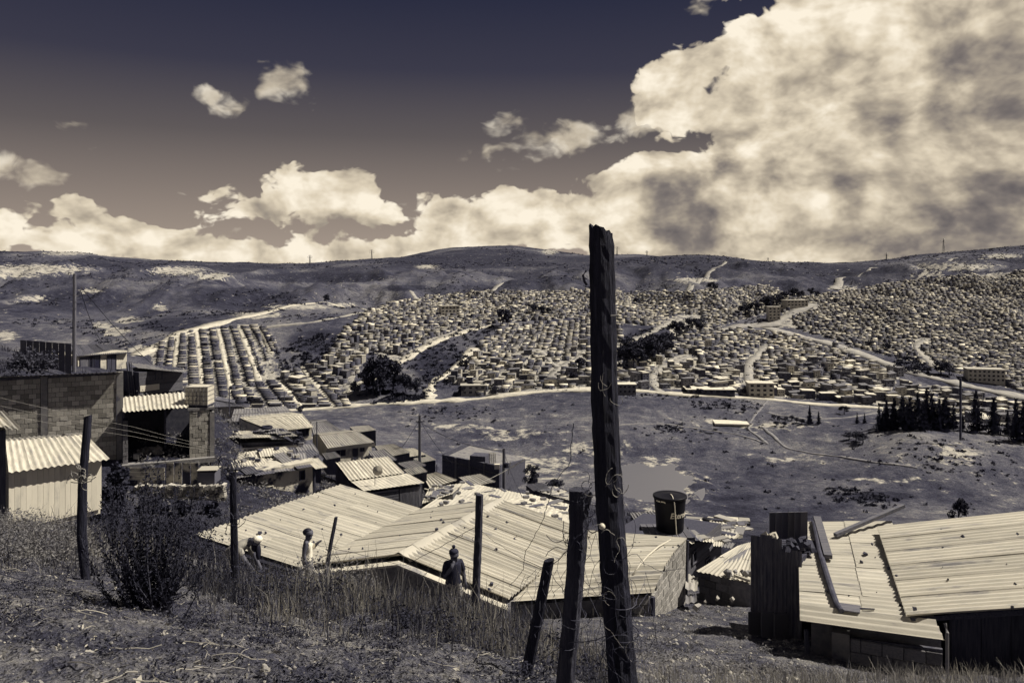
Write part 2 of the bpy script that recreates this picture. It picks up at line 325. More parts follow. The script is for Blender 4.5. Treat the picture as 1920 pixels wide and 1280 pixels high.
def hit(px, py, dmin=3.0, dmax=2600):
    d = _DL[(_DL >= dmin) & (_DL <= dmax)]
    s = slope(np.full(len(d), px), d); k = np.nonzero(s >= (YH-py)/F)[0]
    if len(k) == 0: return None
    dd = d[k[0]]; X = (px-960)/F*dd
    return Vector((X, dd, gz(X, dd)))
def hits(pts, dmin=3.0):
    """vectorised hit(): rows of (photo x, photo y) to ground points; misses are left out"""
    d = _DL[_DL >= dmin]; pts = np.asarray(pts, float); out = []
    for i in range(0, len(pts), 300):
        b = pts[i:i+300]; s = slope(np.repeat(b[:, :1], len(d), 1).ravel(), np.tile(d, len(b))).reshape(len(b), -1)
        okk = s >= ((YH-b[:, 1])/F)[:, None]; k = okk.argmax(1); g_ = okk.any(1); dd = d[k]
        out.append(np.stack([(b[:, 0]-960)/F*dd, dd, g_.astype(float)], -1))
    o = np.concatenate(out); o[:, 2] = np.where(o[:, 2] > 0, 0, np.nan); g_ = ~np.isnan(o[:, 2]); o[g_, 2] = ground(o[g_, 0], o[g_, 1]); return o
def topx(X, Y, Z): return X/Y*F+960, YH-Z/Y*F
# sheet of ground
dr = np.concatenate([[-14, -8, -4, -2, -1, 0, .5], np.exp(np.linspace(0, math.log(13), 250, endpoint=False)), np.exp(np.linspace(math.log(13), math.log(280), 130, endpoint=False)),
                     np.exp(np.linspace(math.log(280), math.log(2400), 260)), [2800, 3400, 4500, 6000, 9000]])
ur = np.concatenate([-np.geomspace(3.2, .74, 28), np.linspace(-.73, .73, 540), np.geomspace(.74, 3.2, 28)])
DD, UU = np.meshgrid(dr, ur, indexing='ij'); XX = UU*(np.maximum(DD, 0)+1.6)
ZZ = ground(XX, DD)
nr, nc = DD.shape; idx = np.arange(nr*nc).reshape(nr, nc)
Q = np.stack([idx[:-1, :-1], idx[:-1, 1:], idx[1:, 1:], idx[1:, :-1]], -1).reshape(-1, 4)
def inpoly(px, py, poly):
    px = np.asarray(px); py = np.asarray(py); r = np.zeros(px.shape, bool); n = len(poly)
    for i in range(n):
        x1, y1 = poly[i]; x2, y2 = poly[(i+1) % n]
        c = ((y1 > py) != (y2 > py)) & (px < (x2-x1)*(py-y1)/((y2-y1) if y2 != y1 else 1e-9)+x1); r ^= c
    return r
ZONES = {  # the settled slopes, outlines in photo pixels and the bearing of their lanes
 'left grid':   ([(276, 662), (330, 632), (440, 610), (492, 611), (512, 660), (530, 700), (575, 764), (430, 768), (345, 745), (300, 700)], 2),
 'centre left': ([(560, 764), (522, 706), (600, 684), (640, 620), (700, 580), (770, 560), (900, 548), (1165, 545), (1165, 590), (925, 606), (838, 632), (735, 686), (690, 655), (668, 700), (650, 742)], -24),
 'centre':      ([(832, 712), (885, 662), (940, 615), (1165, 592), (1165, 730), (960, 738), (872, 744), (868, 722)], -10),
 'right centre':([(1140, 552), (1290, 548), (1440, 535), (1500, 572), (1400, 596), (1345, 615), (1470, 628), (1560, 652), (1690, 705), (1650, 762), (1560, 752), (1440, 742), (1250, 730), (1140, 728), (1140, 692), (1180, 690), (1260, 650), (1255, 615), (1140, 602)], 14),
 'right':       ([(1440, 560), (1530, 556), (1600, 545), (1700, 528), (1820, 515), (2050, 500), (2050, 748), (1920, 735), (1800, 700), (1640, 660), (1500, 618)], -16),
 'far right':   ([(1700, 722), (1800, 736), (1960, 772), (1960, 800), (1800, 790), (1650, 770)], 5)}
PX, PY = topx(XX, np.maximum(DD, 1), ZZ)
far = DD > 420
bare = np.zeros_like(DD); dark = np.zeros_like(DD)
for nm, (poly, a) in ZONES.items(): bare = np.maximum(bare, (inpoly(PX, PY, poly) & far)*.72)
ROCK = [(60, 505, 150, 13), (20, 515, 70, 10), (330, 508, 75, 12), (400, 518, 50, 9), (300, 576, 18, 10), (240, 600, 30, 10), (215, 622, 40, 12), (190, 610, 26, 9), (120, 475, 60, 5), (60, 560, 40, 8), (10, 630, 30, 14), (1030, 472, 22, 7), (800, 500, 30, 5),
        (1790, 500, 110, 10), (1880, 480, 50, 6), (1640, 556, 22, 12), (1415, 585, 30, 9), (880, 562, 40, 4), (270, 655, 60, 14), (560, 575, 90, 7), (480, 590, 60, 9), (640, 572, 40, 5), (1460, 608, 60, 10), (1300, 525, 60, 6), (1580, 540, 40, 6), (1740, 515, 40, 6), (170, 545, 30, 6)]
for (x, y, a, b) in ROCK:
    v = 1-np.hypot((PX-x)/a, (PY-y)/b); bare = np.where(far, np.maximum(bare, np.clip(v*1.3, 0, .8)), bare)
# dried mud and rubbish in the valley bottom
for (x, y, a, b) in [(1230, 900, 110, 55), (1010, 875, 130, 34), (960, 815, 110, 14), (860, 800, 90, 10), (1230, 960, 80, 30), (1110, 840, 110, 26), (1350, 790, 60, 8), (1480, 860, 110, 12), (1680, 900, 120, 8), (1450, 800, 90, 10), (1790, 850, 60, 30), (1750, 790, 140, 10)]:
    v = 1-np.hypot((PX-x)/a, (PY-y)/b); bare = np.where((DD > 230) & (DD < 470), np.maximum(bare, np.clip(v*.8, 0, .5)), bare)
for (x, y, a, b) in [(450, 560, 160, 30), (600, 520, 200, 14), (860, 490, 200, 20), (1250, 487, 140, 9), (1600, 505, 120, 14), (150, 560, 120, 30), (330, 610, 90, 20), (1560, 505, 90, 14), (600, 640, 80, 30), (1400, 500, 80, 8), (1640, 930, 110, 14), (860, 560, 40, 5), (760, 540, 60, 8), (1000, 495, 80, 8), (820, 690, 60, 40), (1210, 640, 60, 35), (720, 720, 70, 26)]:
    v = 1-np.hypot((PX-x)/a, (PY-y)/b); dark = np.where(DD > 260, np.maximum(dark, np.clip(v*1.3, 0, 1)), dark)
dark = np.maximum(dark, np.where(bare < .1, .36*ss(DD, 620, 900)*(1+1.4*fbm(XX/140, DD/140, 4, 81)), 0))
fg = 1-ss(DD, 24, 42)
rc = np.clip(.5+fbm(XX/.9, DD/.9, 4, 44), 0, 1)
tone = np.stack([bare, dark, fg, np.ones_like(DD)], -1).reshape(-1, 4)
# ---- terrain material
_duo = duo
def duo(v, a=1.0):
    c = _duo(v); m_ = (c[0]+c[1]+c[2])/3; return (c[0]*.9+v*1.02*.1, c[1]*.9+v*.1, c[2]*.9+v*1.1*.1, a)
m = bpy.data.materials.new('terrain'); m.use_nodes = True; MATS['terrain'] = m
t = NT(m.node_tree); t.n.clear()
pos = t.new('ShaderNodeNewGeometry').outputs['Position']
att = t.new('ShaderNodeVertexColor', layer_name='tone'); sp = t.new('ShaderNodeSeparateColor', {0: att.outputs[0]})
n0 = t.new('ShaderNodeTexNoise', {'Vector': pos, 'Scale': .0055, 'Detail': 7.0, 'Roughness': .6, 'Distortion': .6})
nA = t.new('ShaderNodeTexNoise', {'Vector': pos, 'Scale': .018, 'Detail': 12.0, 'Roughness': .68})
nB = t.new('ShaderNodeTexNoise', {'Vector': pos, 'Scale': .13, 'Detail': 9.0, 'Roughness': .72})
nC = t.new('ShaderNodeTexNoise', {'Vector': pos, 'Scale': 1.1, 'Detail': 6.0, 'Roughness': .7})
gr = t.ramp(t.math('ADD', t.math('ADD', t.math('MULTIPLY', nA.outputs[0], .30), t.math('MULTIPLY', n0.outputs[0], .25)), t.math('ADD', t.math('MULTIPLY', nB.outputs[0], .25), t.math('MULTIPLY', nC.outputs[0], .20))), [(.40, duo(.014)), (.465, duo(.045)), (.52, duo(.10)), (.59, duo(.24))])
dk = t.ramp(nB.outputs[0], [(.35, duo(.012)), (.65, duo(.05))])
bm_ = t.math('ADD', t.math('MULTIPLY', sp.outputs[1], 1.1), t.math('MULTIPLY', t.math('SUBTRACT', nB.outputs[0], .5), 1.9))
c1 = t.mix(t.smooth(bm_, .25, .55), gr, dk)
rk = t.ramp(nB.outputs[0], [(.3, duo(.16)), (.5, duo(.33)), (.7, duo(.52))])
bm2 = t.math('ADD', sp.outputs[0], t.math('MULTIPLY', t.math('SUBTRACT', nB.outputs[0], .5), 3.4))
c2 = t.mix(t.smooth(bm2, .36, .72), c1, rk)
# pale specks: litter, stones and goat paths
nD = t.new('ShaderNodeTexVoronoi', {'Vector': pos, 'Scale': .22, 'Randomness': 1.0})
# foreground soil
s1 = t.new('ShaderNodeTexNoise', {'Vector': pos, 'Scale': 1.3, 'Detail': 9.0, 'Roughness': .7})
s2 = t.new('ShaderNodeTexNoise', {'Vector': pos, 'Scale': 26.0, 'Detail': 6.0, 'Roughness': .75})
soil = t.ramp(t.math('ADD', t.math('MULTIPLY', s1.outputs[0], .55), t.math('MULTIPLY', s2.outputs[0], .45)), [(.37, duo(.022)), (.46, duo(.065)), (.55, duo(.17)), (.67, duo(.36))])
c3 = t.mix(sp.outputs[2], c2, soil)
bs = t.new('ShaderNodeBsdfPrincipled', {'Base Color': c3, 'Roughness': .95, 'Specular IOR Level': .1})
bh = t.new('ShaderNodeBump', {'Height': nB.outputs[0], 'Strength': .9, 'Distance': 2.6})
bh2 = t.new('ShaderNodeBump', {'Height': s2.outputs[0], 'Strength': .7, 'Distance': .03, 'Normal': bh.outputs[0]})
t.l.new(bh2.outputs[0], bs.inputs['Normal'])
t.l.new(bs.outputs[0], t.new('ShaderNodeOutputMaterial').inputs[0])
me = npmesh('ground', np.stack([XX, DD, ZZ], -1).reshape(-1, 3), Q, 'terrain', True)
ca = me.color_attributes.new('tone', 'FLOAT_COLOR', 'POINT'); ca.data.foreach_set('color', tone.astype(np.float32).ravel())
go_ = link('ground', me); go_['kind'] = 'structure'; go_['label'] = 'bare hillside falling to a scrubby valley and rising to dark hills'
duo = _duo
# ---- pond
mp_ = bpy.data.materials.new('pond_water'); mp_.use_nodes = True; MATS['pond_water'] = mp_
t = NT(mp_.node_tree); t.n.clear()
pp = t.new('ShaderNodeNewGeometry').outputs['Position']; nn = t.new('ShaderNodeTexNoise', {'Vector': pp, 'Scale': .6, 'Detail': 3.0})
b = t.new('ShaderNodeBsdfPrincipled', {'Base Color': duo(.14), 'Roughness': .3, 'Specular IOR Level': .6})
t.l.new(t.new('ShaderNodeBump', {'Height': nn.outputs[0], 'Strength': .03, 'Distance': .05}).outputs[0], b.inputs['Normal'])
t.l.new(b.outputs[0], t.new('ShaderNodeOutputMaterial').inputs[0])
an = np.linspace(0, 2*np.pi, 60, endpoint=False); 
pv_ = [(60+16*1.5*math.cos(a), 356+30*1.5*math.sin(a), POND_Z-.08) for a in an]
po = link('pond_water', mesh('pond_water', pv_, [tuple(range(60))], 'pond_water')); po['kind'] = 'structure'; po['label'] = 'shallow muddy pond reflecting the sky in the valley bottom'
# ================================================================ ROADS AND TOWN
mat('dirt_road', .34, .64, .25, 8, .95, coord='World', lo=.3, hi=.7)
mat('dirt_lane', .17, .40, .3, 8, .95, coord='World')
mat('foot_path', .09, .26, .5, 8, .95, coord='World')
mat('paved_road', .20, .34, .2, 8, .9, coord='World')
mat('tower_steel', .05, .08, 1, 2, .5)
def ribbon(name, pts, wid, m, label, dmin=200, lift=.22, subdiv=8):
    W3 = [hit(x, y, dmin) for x, y in pts]; W3 = [p for p in W3 if p is not None]
    if len(W3) < 2: return None
    fine = []
    for a, b in zip(W3[:-1], W3[1:]):
        for k in range(subdiv): fine.append(a.lerp(b, k/subdiv))
    fine.append(W3[-1]); n = len(fine)
    xs = np.array([p.x for p in fine]); ys = np.array([p.y for p in fine])
    for _ in range(3):                                  # soften the bends
        xs[1:-1] = (xs[:-2]+2*xs[1:-1]+xs[2:])/4; ys[1:-1] = (ys[:-2]+2*ys[1:-1]+ys[2:])/4
    tx = np.gradient(xs); ty = np.gradient(ys); ln = np.hypot(tx, ty)+1e-9; nx, ny = -ty/ln, tx/ln
    V = []; wj = wid*(1+.9*fbm(np.arange(n)*.45, np.zeros(n), 4, int(wid*7)))
    offs = (-.5, 0, .5)
    for o in offs:
        X = xs+nx*wj*o; Y = ys+ny*wj*o; V.append(np.stack([X, Y, ground(X, Y)+lift], -1))
    Z = np.max([v[:, 2] for v in V], 0)
    for v in V: v[:, 2] = .5*v[:, 2]+.5*Z
    sk = [V[0]-np.array([0, 0, 1.2]), V[0], V[1], V[2], V[2]-np.array([0, 0, 1.2])]
    VV = np.concatenate(sk); q = []
    for k in range(4):
        i = np.arange(n-1); q.append(np.stack([k*n+i, k*n+i+1, (k+1)*n+i+1, (k+1)*n+i], -1))
    o = link(name, npmesh(name, VV, np.concatenate(q), m, True)); o['kind'] = 'structure'; o['label'] = label
    return o, xs, ys
ROADS = [
 ('road', [(425, 771), (520, 770), (600, 766), (680, 761), (760, 757), (850, 752), (950, 742), (1060, 735), (1160, 733), (1250, 738), (1350, 744), (1440, 750), (1560, 760), (1660, 767), (1780, 776), (1930, 788)], 7.5, 'dirt_road', 'pale dirt road along the valley edge below the town'),
 ('road', [(1350, 613), (1410, 602), (1475, 622), (1540, 640), (1620, 668), (1700, 695), (1760, 712), (1840, 730), (1935, 750)], 13, 'paved_road', 'broad pale main road crossing the right of the town'),
 ('road', [(1530, 588), (1480, 598), (1440, 606), (1400, 608)], 13, 'paved_road', 'short broad road joining the main road from behind'),
 ('road', [(808, 754), (804, 738), (812, 716), (842, 700), (868, 676), (888, 655)], 6.5, 'dirt_road', 'pale track climbing right of the ravine'),
 ('road', [(632, 764), (645, 742), (668, 724), (705, 712), (740, 688), (790, 656), (835, 637), (880, 622), (922, 612)], 6.5, 'dirt_road', 'pale track climbing left of the ravine'),
 ('path', [(255, 668), (320, 634), (420, 604), (490, 588), (560, 573), (640, 562)], 10, 'dirt_road', 'bare earth track curving over the hill behind the left lanes'),
 ('path', [(500, 612), (590, 606), (650, 592), (690, 573), (670, 566)], 5, 'dirt_lane', 'dirt track round the hilltop above the left lanes'),
 ('path', [(1290, 545), (1325, 524), (1365, 512), (1392, 502), (1378, 492)], 7, 'dirt_lane', 'pale track zigzagging up the hill right of the tall post'),
 ('path', [(1562, 546), (1580, 528), (1640, 512), (1760, 500), (1860, 485)], 9, 'dirt_lane', 'pale track running up to the right hilltop'),
 ('path', [(900, 556), (950, 535), (1010, 520), (1060, 508)], 7, 'dirt_lane', 'straight pale track rising behind the central houses'),
 ('path', [(780, 556), (800, 548), (770, 544)], 6, 'dirt_lane', 'short bent track above the central houses'),
 ('road', [(1415, 748), (1404, 715), (1402, 690), (1425, 662), (1440, 648)], 6, 'dirt_lane', 'dusty lane winding up between right centre houses'),
 ('road', [(1240, 737), (1225, 722), (1222, 708), (1240, 690), (1290, 668)], 5.5, 'dirt_lane', 'dusty lane climbing just right of the tall post'),
 ('road', [(1765, 700), (1738, 675), (1715, 650), (1735, 640)], 6.5, 'dirt_lane', 'curved pale lane above the main road'),
 ('road', [(1160, 648), (1220, 625), (1240, 612), (1275, 590)], 6, 'dirt_lane', 'pale lane along the top of the wooded ravine'),
 ('road', [(1030, 712), (1050, 690), (1085, 672), (1095, 660)], 5, 'dirt_lane', 'short pale lane left of the tall post'),
 ('road', [(960, 668), (1010, 655), (1045, 690)], 5, 'dirt_lane', 'pale lane crossing the central houses'),
 ('path', [(1430, 800), (1470, 835), (1540, 850), (1640, 868), (1720, 880)], 1.6, 'foot_path', 'worn footpath across the valley floor'),
 ('path', [(1160, 802), (1250, 792), (1300, 800), (1380, 812), (1440, 828)], 1.3, 'foot_path', 'thin footpath below the white slab'),
 ('path', [(1440, 752), (1420, 775), (1400, 800), (1440, 828)], 1.5, 'foot_path', 'footpath dropping from the valley road'),
 ('path', [(1440, 775), (1520, 790), (1600, 785), (1650, 772)], 3, 'foot_path', 'dirt path behind the small pair of conifers')]
LANES = [(324, 745, 333, 634), (381, 750, 368, 624), (434, 740, 409, 618), (486, 716, 447, 613), (508, 664, 487, 613), (562, 764, 522, 716), (627, 764, 566, 690)]
for i, (x0, y0, x1, y1) in enumerate(LANES):
    ROADS.append(('lane', [(x0, y0), ((x0*2+x1)/3, (y0*2+y1)/3), ((x0+2*x1)/3, (y0+2*y1)/3), (x1, y1)], 3.6, 'dirt_road', '%s straight dirt lane between the rows of houses on the left, counted from the left' % ('first second third fourth fifth sixth seventh'.split()[i])))
road_pts = []
for nm, pts, wd, mm, lb in ROADS:
    r = ribbon(nm, pts, wd, mm, lb)
    if r: road_pts.append(np.stack([r[1], r[2], np.full(len(r[1]), wd)], -1))
road_pts = np.concatenate(road_pts)
NOB = [[(665, 745), (680, 690), (700, 660), (760, 668), (800, 650), (850, 628), (925, 606), (930, 620), (885, 662), (832, 708), (800, 745)],
       [(1150, 690), (1150, 640), (1230, 612), (1270, 590), (1320, 590), (1310, 622), (1262, 640), (1230, 668), (1175, 688)],
       [(515, 665), (560, 640), (620, 625), (640, 640), (600, 680), (530, 700)],
       [(1650, 690), (1700, 668), (1735, 690), (1745, 708), (1700, 700)], [(1235, 742), (1260, 722), (1300, 728), (1300, 745)]]
# ---------------------------------------------------------------- lots
houses = []    # lots: smaller and tighter the further up the slope
def fsz(Y): return float(np.interp(Y, [480, 550, 640, 750, 950], [.9, .72, .57, .48, .44]))
for zn, (poly, ang) in ZONES.items():
    if zn == 'left grid': continue
    A = math.radians(ang); ca_, sa_ = math.cos(A), math.sin(A); vv = 330.0; iv = 0
    while vv < 1250:
        f_ = fsz(vv); LW, LD, LANE = 5.8*f_, 7.4*f_, 3.6*f_; per = 2*LD+LANE; iv += 1
        if iv % 12 != 0:
            nb = int(720/per)
            for ib in range(-nb, nb+1):
                for hf in (0, 1):
                    if random.random() < .10: continue
                    uu = ib*per+hf*LD+LD/2+5*math.sin(vv*.012)+random.uniform(-.6, .6)*f_; v2 = vv+9*math.sin(uu*.014)+random.uniform(-.6, .6)*f_
                    X = uu*ca_-(v2-600)*sa_; Y = 600+uu*sa_+(v2-600)*ca_
                    if Y < 430 or Y > 1150 or abs(X/Y) > .70: continue
                    houses.append([X, Y, f_, LW, LD, 0, A, zn])
        vv += LW
HX = np.array([h[0] for h in houses]); HY = np.array([h[1] for h in houses]); HZ = ground(HX, HY)
hpx, hpy = topx(HX, HY, HZ)
keep = np.zeros(len(houses), bool); zi = np.array([h[7] for h in houses])
for zn, (poly, ang) in ZONES.items(): keep |= (zi == zn) & inpoly(hpx, hpy, poly)
for pl in NOB: keep &= ~inpoly(hpx, hpy, pl)
ki = np.nonzero(keep)[0]
dmin_ = np.full(len(houses), 99.)
for i in range(0, len(ki), 400):
    b = ki[i:i+400]; dd = np.hypot(HX[b, None]-road_pts[None, :, 0], HY[b, None]-road_pts[None, :, 1])-road_pts[None, :, 2]/2
    dmin_[b] = dd.min(1)
keep &= dmin_ > 3.0*np.array([h[2] for h in houses])
ki = np.nonzero(keep)[0]
final = []; occ = {}
for i in ki:
    X, Y, f_, lw, ld, _, A, zn = houses[i]
    cell = (int(X//4), int(Y//4))
    if any((cell[0]+a, cell[1]+b) in occ and math.hypot(X-occ[(cell[0]+a, cell[1]+b)][0], Y-occ[(cell[0]+a, cell[1]+b)][1]) < 4.3*f_ for a in (-1, 0, 1) for b in (-1, 0, 1)): continue
    occ[cell] = (X, Y)
    r = random.random; st = 1 if r() < .60 else (2 if r() < .86 else 3)
    if zn == 'left grid': st = 1 if r() < .85 else 2
    wt = random.choice([.06, .08, .10, .13, .16, .2, .28, .42]) if r() < .85 else .10
    if zn == 'left grid': wt = random.choice([.06, .08, .10, .12, .2])
    rt = random.choice([.07, .11, .16, .22, .3, .42, .58, .75])
    big = 1.45 if r() < .12 else 1.0
    final.append(dict(x=X, y=Y, z=float(HZ[i]), w=big*ld*random.uniform(.7, 1.04), l=lw*random.uniform(.7, 1.0), h=st*2.7*f_*random.uniform(.75, 1.1), a=A+.22*math.sin(X*.021+Y*.013)+random.uniform(-.16, .16), wt=wt, rt=rt, st=st, zn=zn, px=float(hpx[i]), py=float(hpy[i]), pit=random.uniform(-.14, .14), pity=random.uniform(-.6, .9)))
def lanept(L, t): return L[0]+(L[2]-L[0])*t, L[1]+(L[3]-L[1])*t
ROWS = [((278, 752, 292, 650), LANES[0]), (LANES[0], LANES[1]), (LANES[1], LANES[2]), (LANES[2], LANES[3]), (LANES[3], LANES[4]), (LANES[4], (526, 660, 505, 622)), ((500, 764, 470, 722), LANES[5]), (LANES[5], LANES[6]), (LANES[6], (660, 764, 610, 690)), ((440, 764, 425, 735), (500, 764, 470, 722))]
rp = []
for L0, L1 in ROWS:
    for t in np.linspace(.0, .99, int(abs(L0[1]-L0[3])/3.3)):
        for fr in (.28, .72):
            if random.random() < .05: continue
            a0 = lanept(L0, t); a1 = lanept(L1, t); rp += [(a0[0]+(a1[0]-a0[0])*fr, a0[1]+(a1[1]-a0[1])*fr), a0, a1]
rh = hits(rp, 420)
for k in range(0, len(rp), 3):
    if np.isnan(rh[k:k+3, 2]).any(): continue
    gap = abs(rh[k+2, 0]-rh[k+1, 0]); st = 1 if random.random() < .82 else 2
    final.append(dict(x=rh[k, 0], y=rh[k, 1], z=rh[k, 2], w=gap*.385*random.uniform(.85, 1.0), l=3.5*random.uniform(.75, 1.0), h=st*1.75*random.uniform(.85, 1.1), a=random.uniform(-.04, .04), wt=random.choice([.05, .06, .08, .10, .14]), rt=random.choice([.05, .08, .12, .2, .3, .5, .6]), st=st, zn='left grid', px=rp[k][0], py=rp[k][1], pit=random.uniform(-.1, .1), pity=random.uniform(-.4, .7)))
print('town houses', len(final))
def score(h):
    if not (5 < h['px'] < 1915): return 0
    if 1100 < h['px'] < 1165: return 0
    if h['px'] < 430 and h['py'] > 700: return 0
    if 400 < h['px'] < 470 and h['py'] > 735: return 0
    return h['w']*h['h']/h['y']**2
final.sort(key=score, reverse=True)
# ---------------------------------------------------------------- house kinds: unit meshes, scaled per lot
def vcmat(name, rough=.9):           # tone comes from the object's own colour attribute
    m = bpy.data.materials.new(name); m.use_nodes = True; MATS[name] = m; t = NT(m.node_tree); t.n.clear()
    v = t.new('ShaderNodeVertexColor', layer_name='tone').outputs[0]
    ps = t.new('ShaderNodeNewGeometry').outputs['Position']
    n = t.new('ShaderNodeTexNoise', {'Vector': ps, 'Scale': .7, 'Detail': 7.0, 'Roughness': .75})
    k = t.ramp(n.outputs[0], [(.3, (.6, .6, .62)), (.7, (1.3, 1.28, 1.22))])
    b = t.new('ShaderNodeBsdfPrincipled', {'Base Color': t.mix(1.0, v, k, 'MULTIPLY'), 'Roughness': rough, 'Specular IOR Level': .2})
    t.l.new(b.outputs[0], t.new('ShaderNodeOutputMaterial').inputs[0])
vcmat('town_tone')
WALLT = {'dark': .07, 'brown': .11, 'grey': .18, 'pale': .40}
ROOFT = {'dull': .16, 'light': .40, 'bright': .66}
for k, v in WALLT.items(): mat('town_wall_'+k, v*.7, v*1.3, .8, 7, .92, coord='World')
for k, v in ROOFT.items(): mat('town_roof_'+k, v*.75, v*1.15, .5, 6, .7, coord='World', stretch=(1, 3, 1))
mat('town_window', .006, .012, 1, 2, .25, spec=.5); mat('town_door', .03, .07, 2, 3, .8)
UM = {}
def unit(name, fn, m):
    key = (name, m)
    if key not in UM: UM[key] = fn().mesh(name.rstrip('0123456789.-_') or name, m)
    return UM[key]
def u_wall(): return MB().prism([(-.5, -.5, -.6), (.5, -.5, -.6), (.5, .5, -.6), (-.5, .5, -.6)], [(-.5, -.5, 1), (.5, -.5, 1), (.5, .5, 1), (-.5, .5, 1)])
def u_roof(p, py=0.0):
    a, b = max(p, 0), max(-p, 0); f0, f1 = max(-py, 0)*.3, max(py, 0)*.3; o = .54
    bt = [(-o, -o, 1.0), (o, -o, 1.0), (o, o, 1.0), (-o, o, 1.0)]; tp = [(-o, -o, 1.05+a+f0), (o, -o, 1.05+b+f0), (o, o, 1.05+b+f1), (-o, o, 1.05+a+f1)]
    return lambda: MB().prism([(x, y, 1.003) for x, y, z in bt], tp)
WIN_SETS = {1: [[(-.22, .42, .16, .30), (.24, .42, .16, .30)], [(.2, .45, .22, .28)], [(-.25, .45, .14, .26), (.02, .45, .14, .26), (.3, .45, .14, .26)]],
            2: [[(-.25, .62, .17, .17), (.22, .62, .17, .17), (.25, .16, .18, .16)], [(-.28, .62, .13, .17), (0, .62, .13, .17), (.28, .62, .13, .17), (.28, .18, .14, .16)], [(.0, .63, .3, .16), (-.27, .18, .14, .16)]],
            3: [[(-.25, .74, .17, .12), (.22, .74, .17, .12), (-.25, .42, .17, .12), (.22, .42, .17, .12), (.25, .12, .17, .11)]]}
ORD = lambda n: '%d%s' % (n, 'th' if 10 <= n % 100 <= 20 else {1: 'st', 2: 'nd', 3: 'rd'}.get(n % 10, 'th'))
indiv = [h for h in final[:300]]; rest = final[300:]
indiv.sort(key=lambda h: (h['zn'], round(h['py']/9), h['px']))
ZN_TXT = {'left grid': 'among the straight lanes on the left', 'centre left': 'left of the ravine', 'centre': 'between ravine and tall post', 'right centre': 'between tall post and main road', 'right': 'beyond the main road', 'far right': 'behind the conifers'}
count = {}
for h in indiv:
    wk = min(WALLT, key=lambda k: abs(math.log(WALLT[k]/h['wt']))); rk = min(ROOFT, key=lambda k: abs(math.log(ROOFT[k]/h['rt'])))
    key = (h['st'], wk, rk, h['zn']); count[key] = count.get(key, 0)+1
    lab = '%s %s house, %s roof, %s, %s from its left' % ({1: 'low', 2: 'two-storey', 3: 'three-storey'}[h['st']], {'dark': 'dark brick', 'brown': 'brown brick', 'grey': 'grey block', 'pale': 'pale plastered'}[wk], rk, ZN_TXT[h['zn']], ORD(count[key]))
    h['lab'] = (key, lab, wk, rk)
for key in count:                     # number the look-alikes of one quarter from left to right
    hs = sorted([h for h in indiv if h['lab'][0] == key], key=lambda h: h['px'])
    for n, h in enumerate(hs):
        base = h['lab'][1].rsplit(',', 1)[0]; h['label'] = base + (', %s from left' % ORD(n+1) if len(hs) > 1 else '')
for h in indiv:
    wk, rk = h['lab'][2], h['lab'][3]
    o = link('town_house', unit('town_house', u_wall, 'town_wall_'+wk), loc=(h['x'], h['y'], h['z']), rot=(0, 0, h['a']), scale=(h['w'], h['l'], h['h']))
    tag(o, h['label'], 'house', 'houses of the hillside town')
    p = round(h['pit'], 1); py_ = round(h['pity']*2)/2/h['st']; link('roof', unit('roof%s_%s' % (p, py_), u_roof(p, py_), 'town_roof_'+rk), o)
    for (wx, wz, ww, wh) in random.choice(WIN_SETS[h['st']]):
        link('window', unit('window', lambda: MB().box((0, 0, 0), (1, 1, 1)), 'town_window'), o, loc=(wx, -.5, wz), scale=(ww, .03, wh))
    link('door', unit('door', lambda: MB().box((0, 0, 0), (1, 1, 1)), 'town_door'), o, loc=(random.choice((-.08, .05, -.38, .42)) if h['st'] > 1 else random.choice((-.4, .0, .42)), -.5, .37/h['st']), scale=(.12, .035, .72/h['st']))
# the rest of the town, too far and too many to count, as one mesh
V = []; Qf = []; TC = []
for h in rest:
    c, s_ = math.cos(h['a']), math.sin(h['a']); x, y, z, w2, l2, hh = h['x'], h['y'], h['z'], h['w']/2, h['l']/2, h['h']
    def box(x0, x1, y0, y1, z0, zt, tn):
        o = len(V)
        zts = zt if isinstance(zt, tuple) else (zt,)*4
        for (a, b, zz) in ((x0, y0, z0), (x1, y0, z0), (x1, y1, z0), (x0, y1, z0), (x0, y0, zts[0]), (x1, y0, zts[1]), (x1, y1, zts[2]), (x0, y1, zts[3])):
            V.append((x+a*c-b*s_, y+a*s_+b*c, z+zz)); TC.append(tn)
        Qf.extend([[q+o for q in f] for f in CUBEF[1:]])
    box(-w2, w2, -l2, l2, -1.8, hh, duo(h['wt']))
    h['pity'] *= hh*.28; a, b = max(h['pit'], 0)*hh, max(-h['pit'], 0)*hh
    box(-w2*1.06, w2*1.06, -l2*1.06, l2*1.06, hh+.01, (hh+.16+a+max(0, -h['pity']), hh+.16+b+max(0, -h['pity']), hh+.16+b+max(0, h['pity']), hh+.16+a+max(0, h['pity'])), duo(h['rt']))
    for _ in range(random.choice((1, 2, 2, 3))):
        wx = random.uniform(-.8, .7)*w2; sh = hh/h['st']; wz = sh*(.36+random.randrange(h['st']))
        box(wx, wx+w2*random.uniform(.2, .4), -l2-.06, -l2+.2, wz, wz+sh*.4, duo(.008))
me = npmesh('distant_houses', np.array(V), np.array(Qf), 'town_tone')
ca = me.color_attributes.new('tone', 'FLOAT_COLOR', 'POINT'); ca.data.foreach_set('color', np.array(TC, np.float32).ravel())
o = link('distant_houses', me); tag(o, 'mass of small far houses covering the opposite hillside', 'houses', kind='stuff')
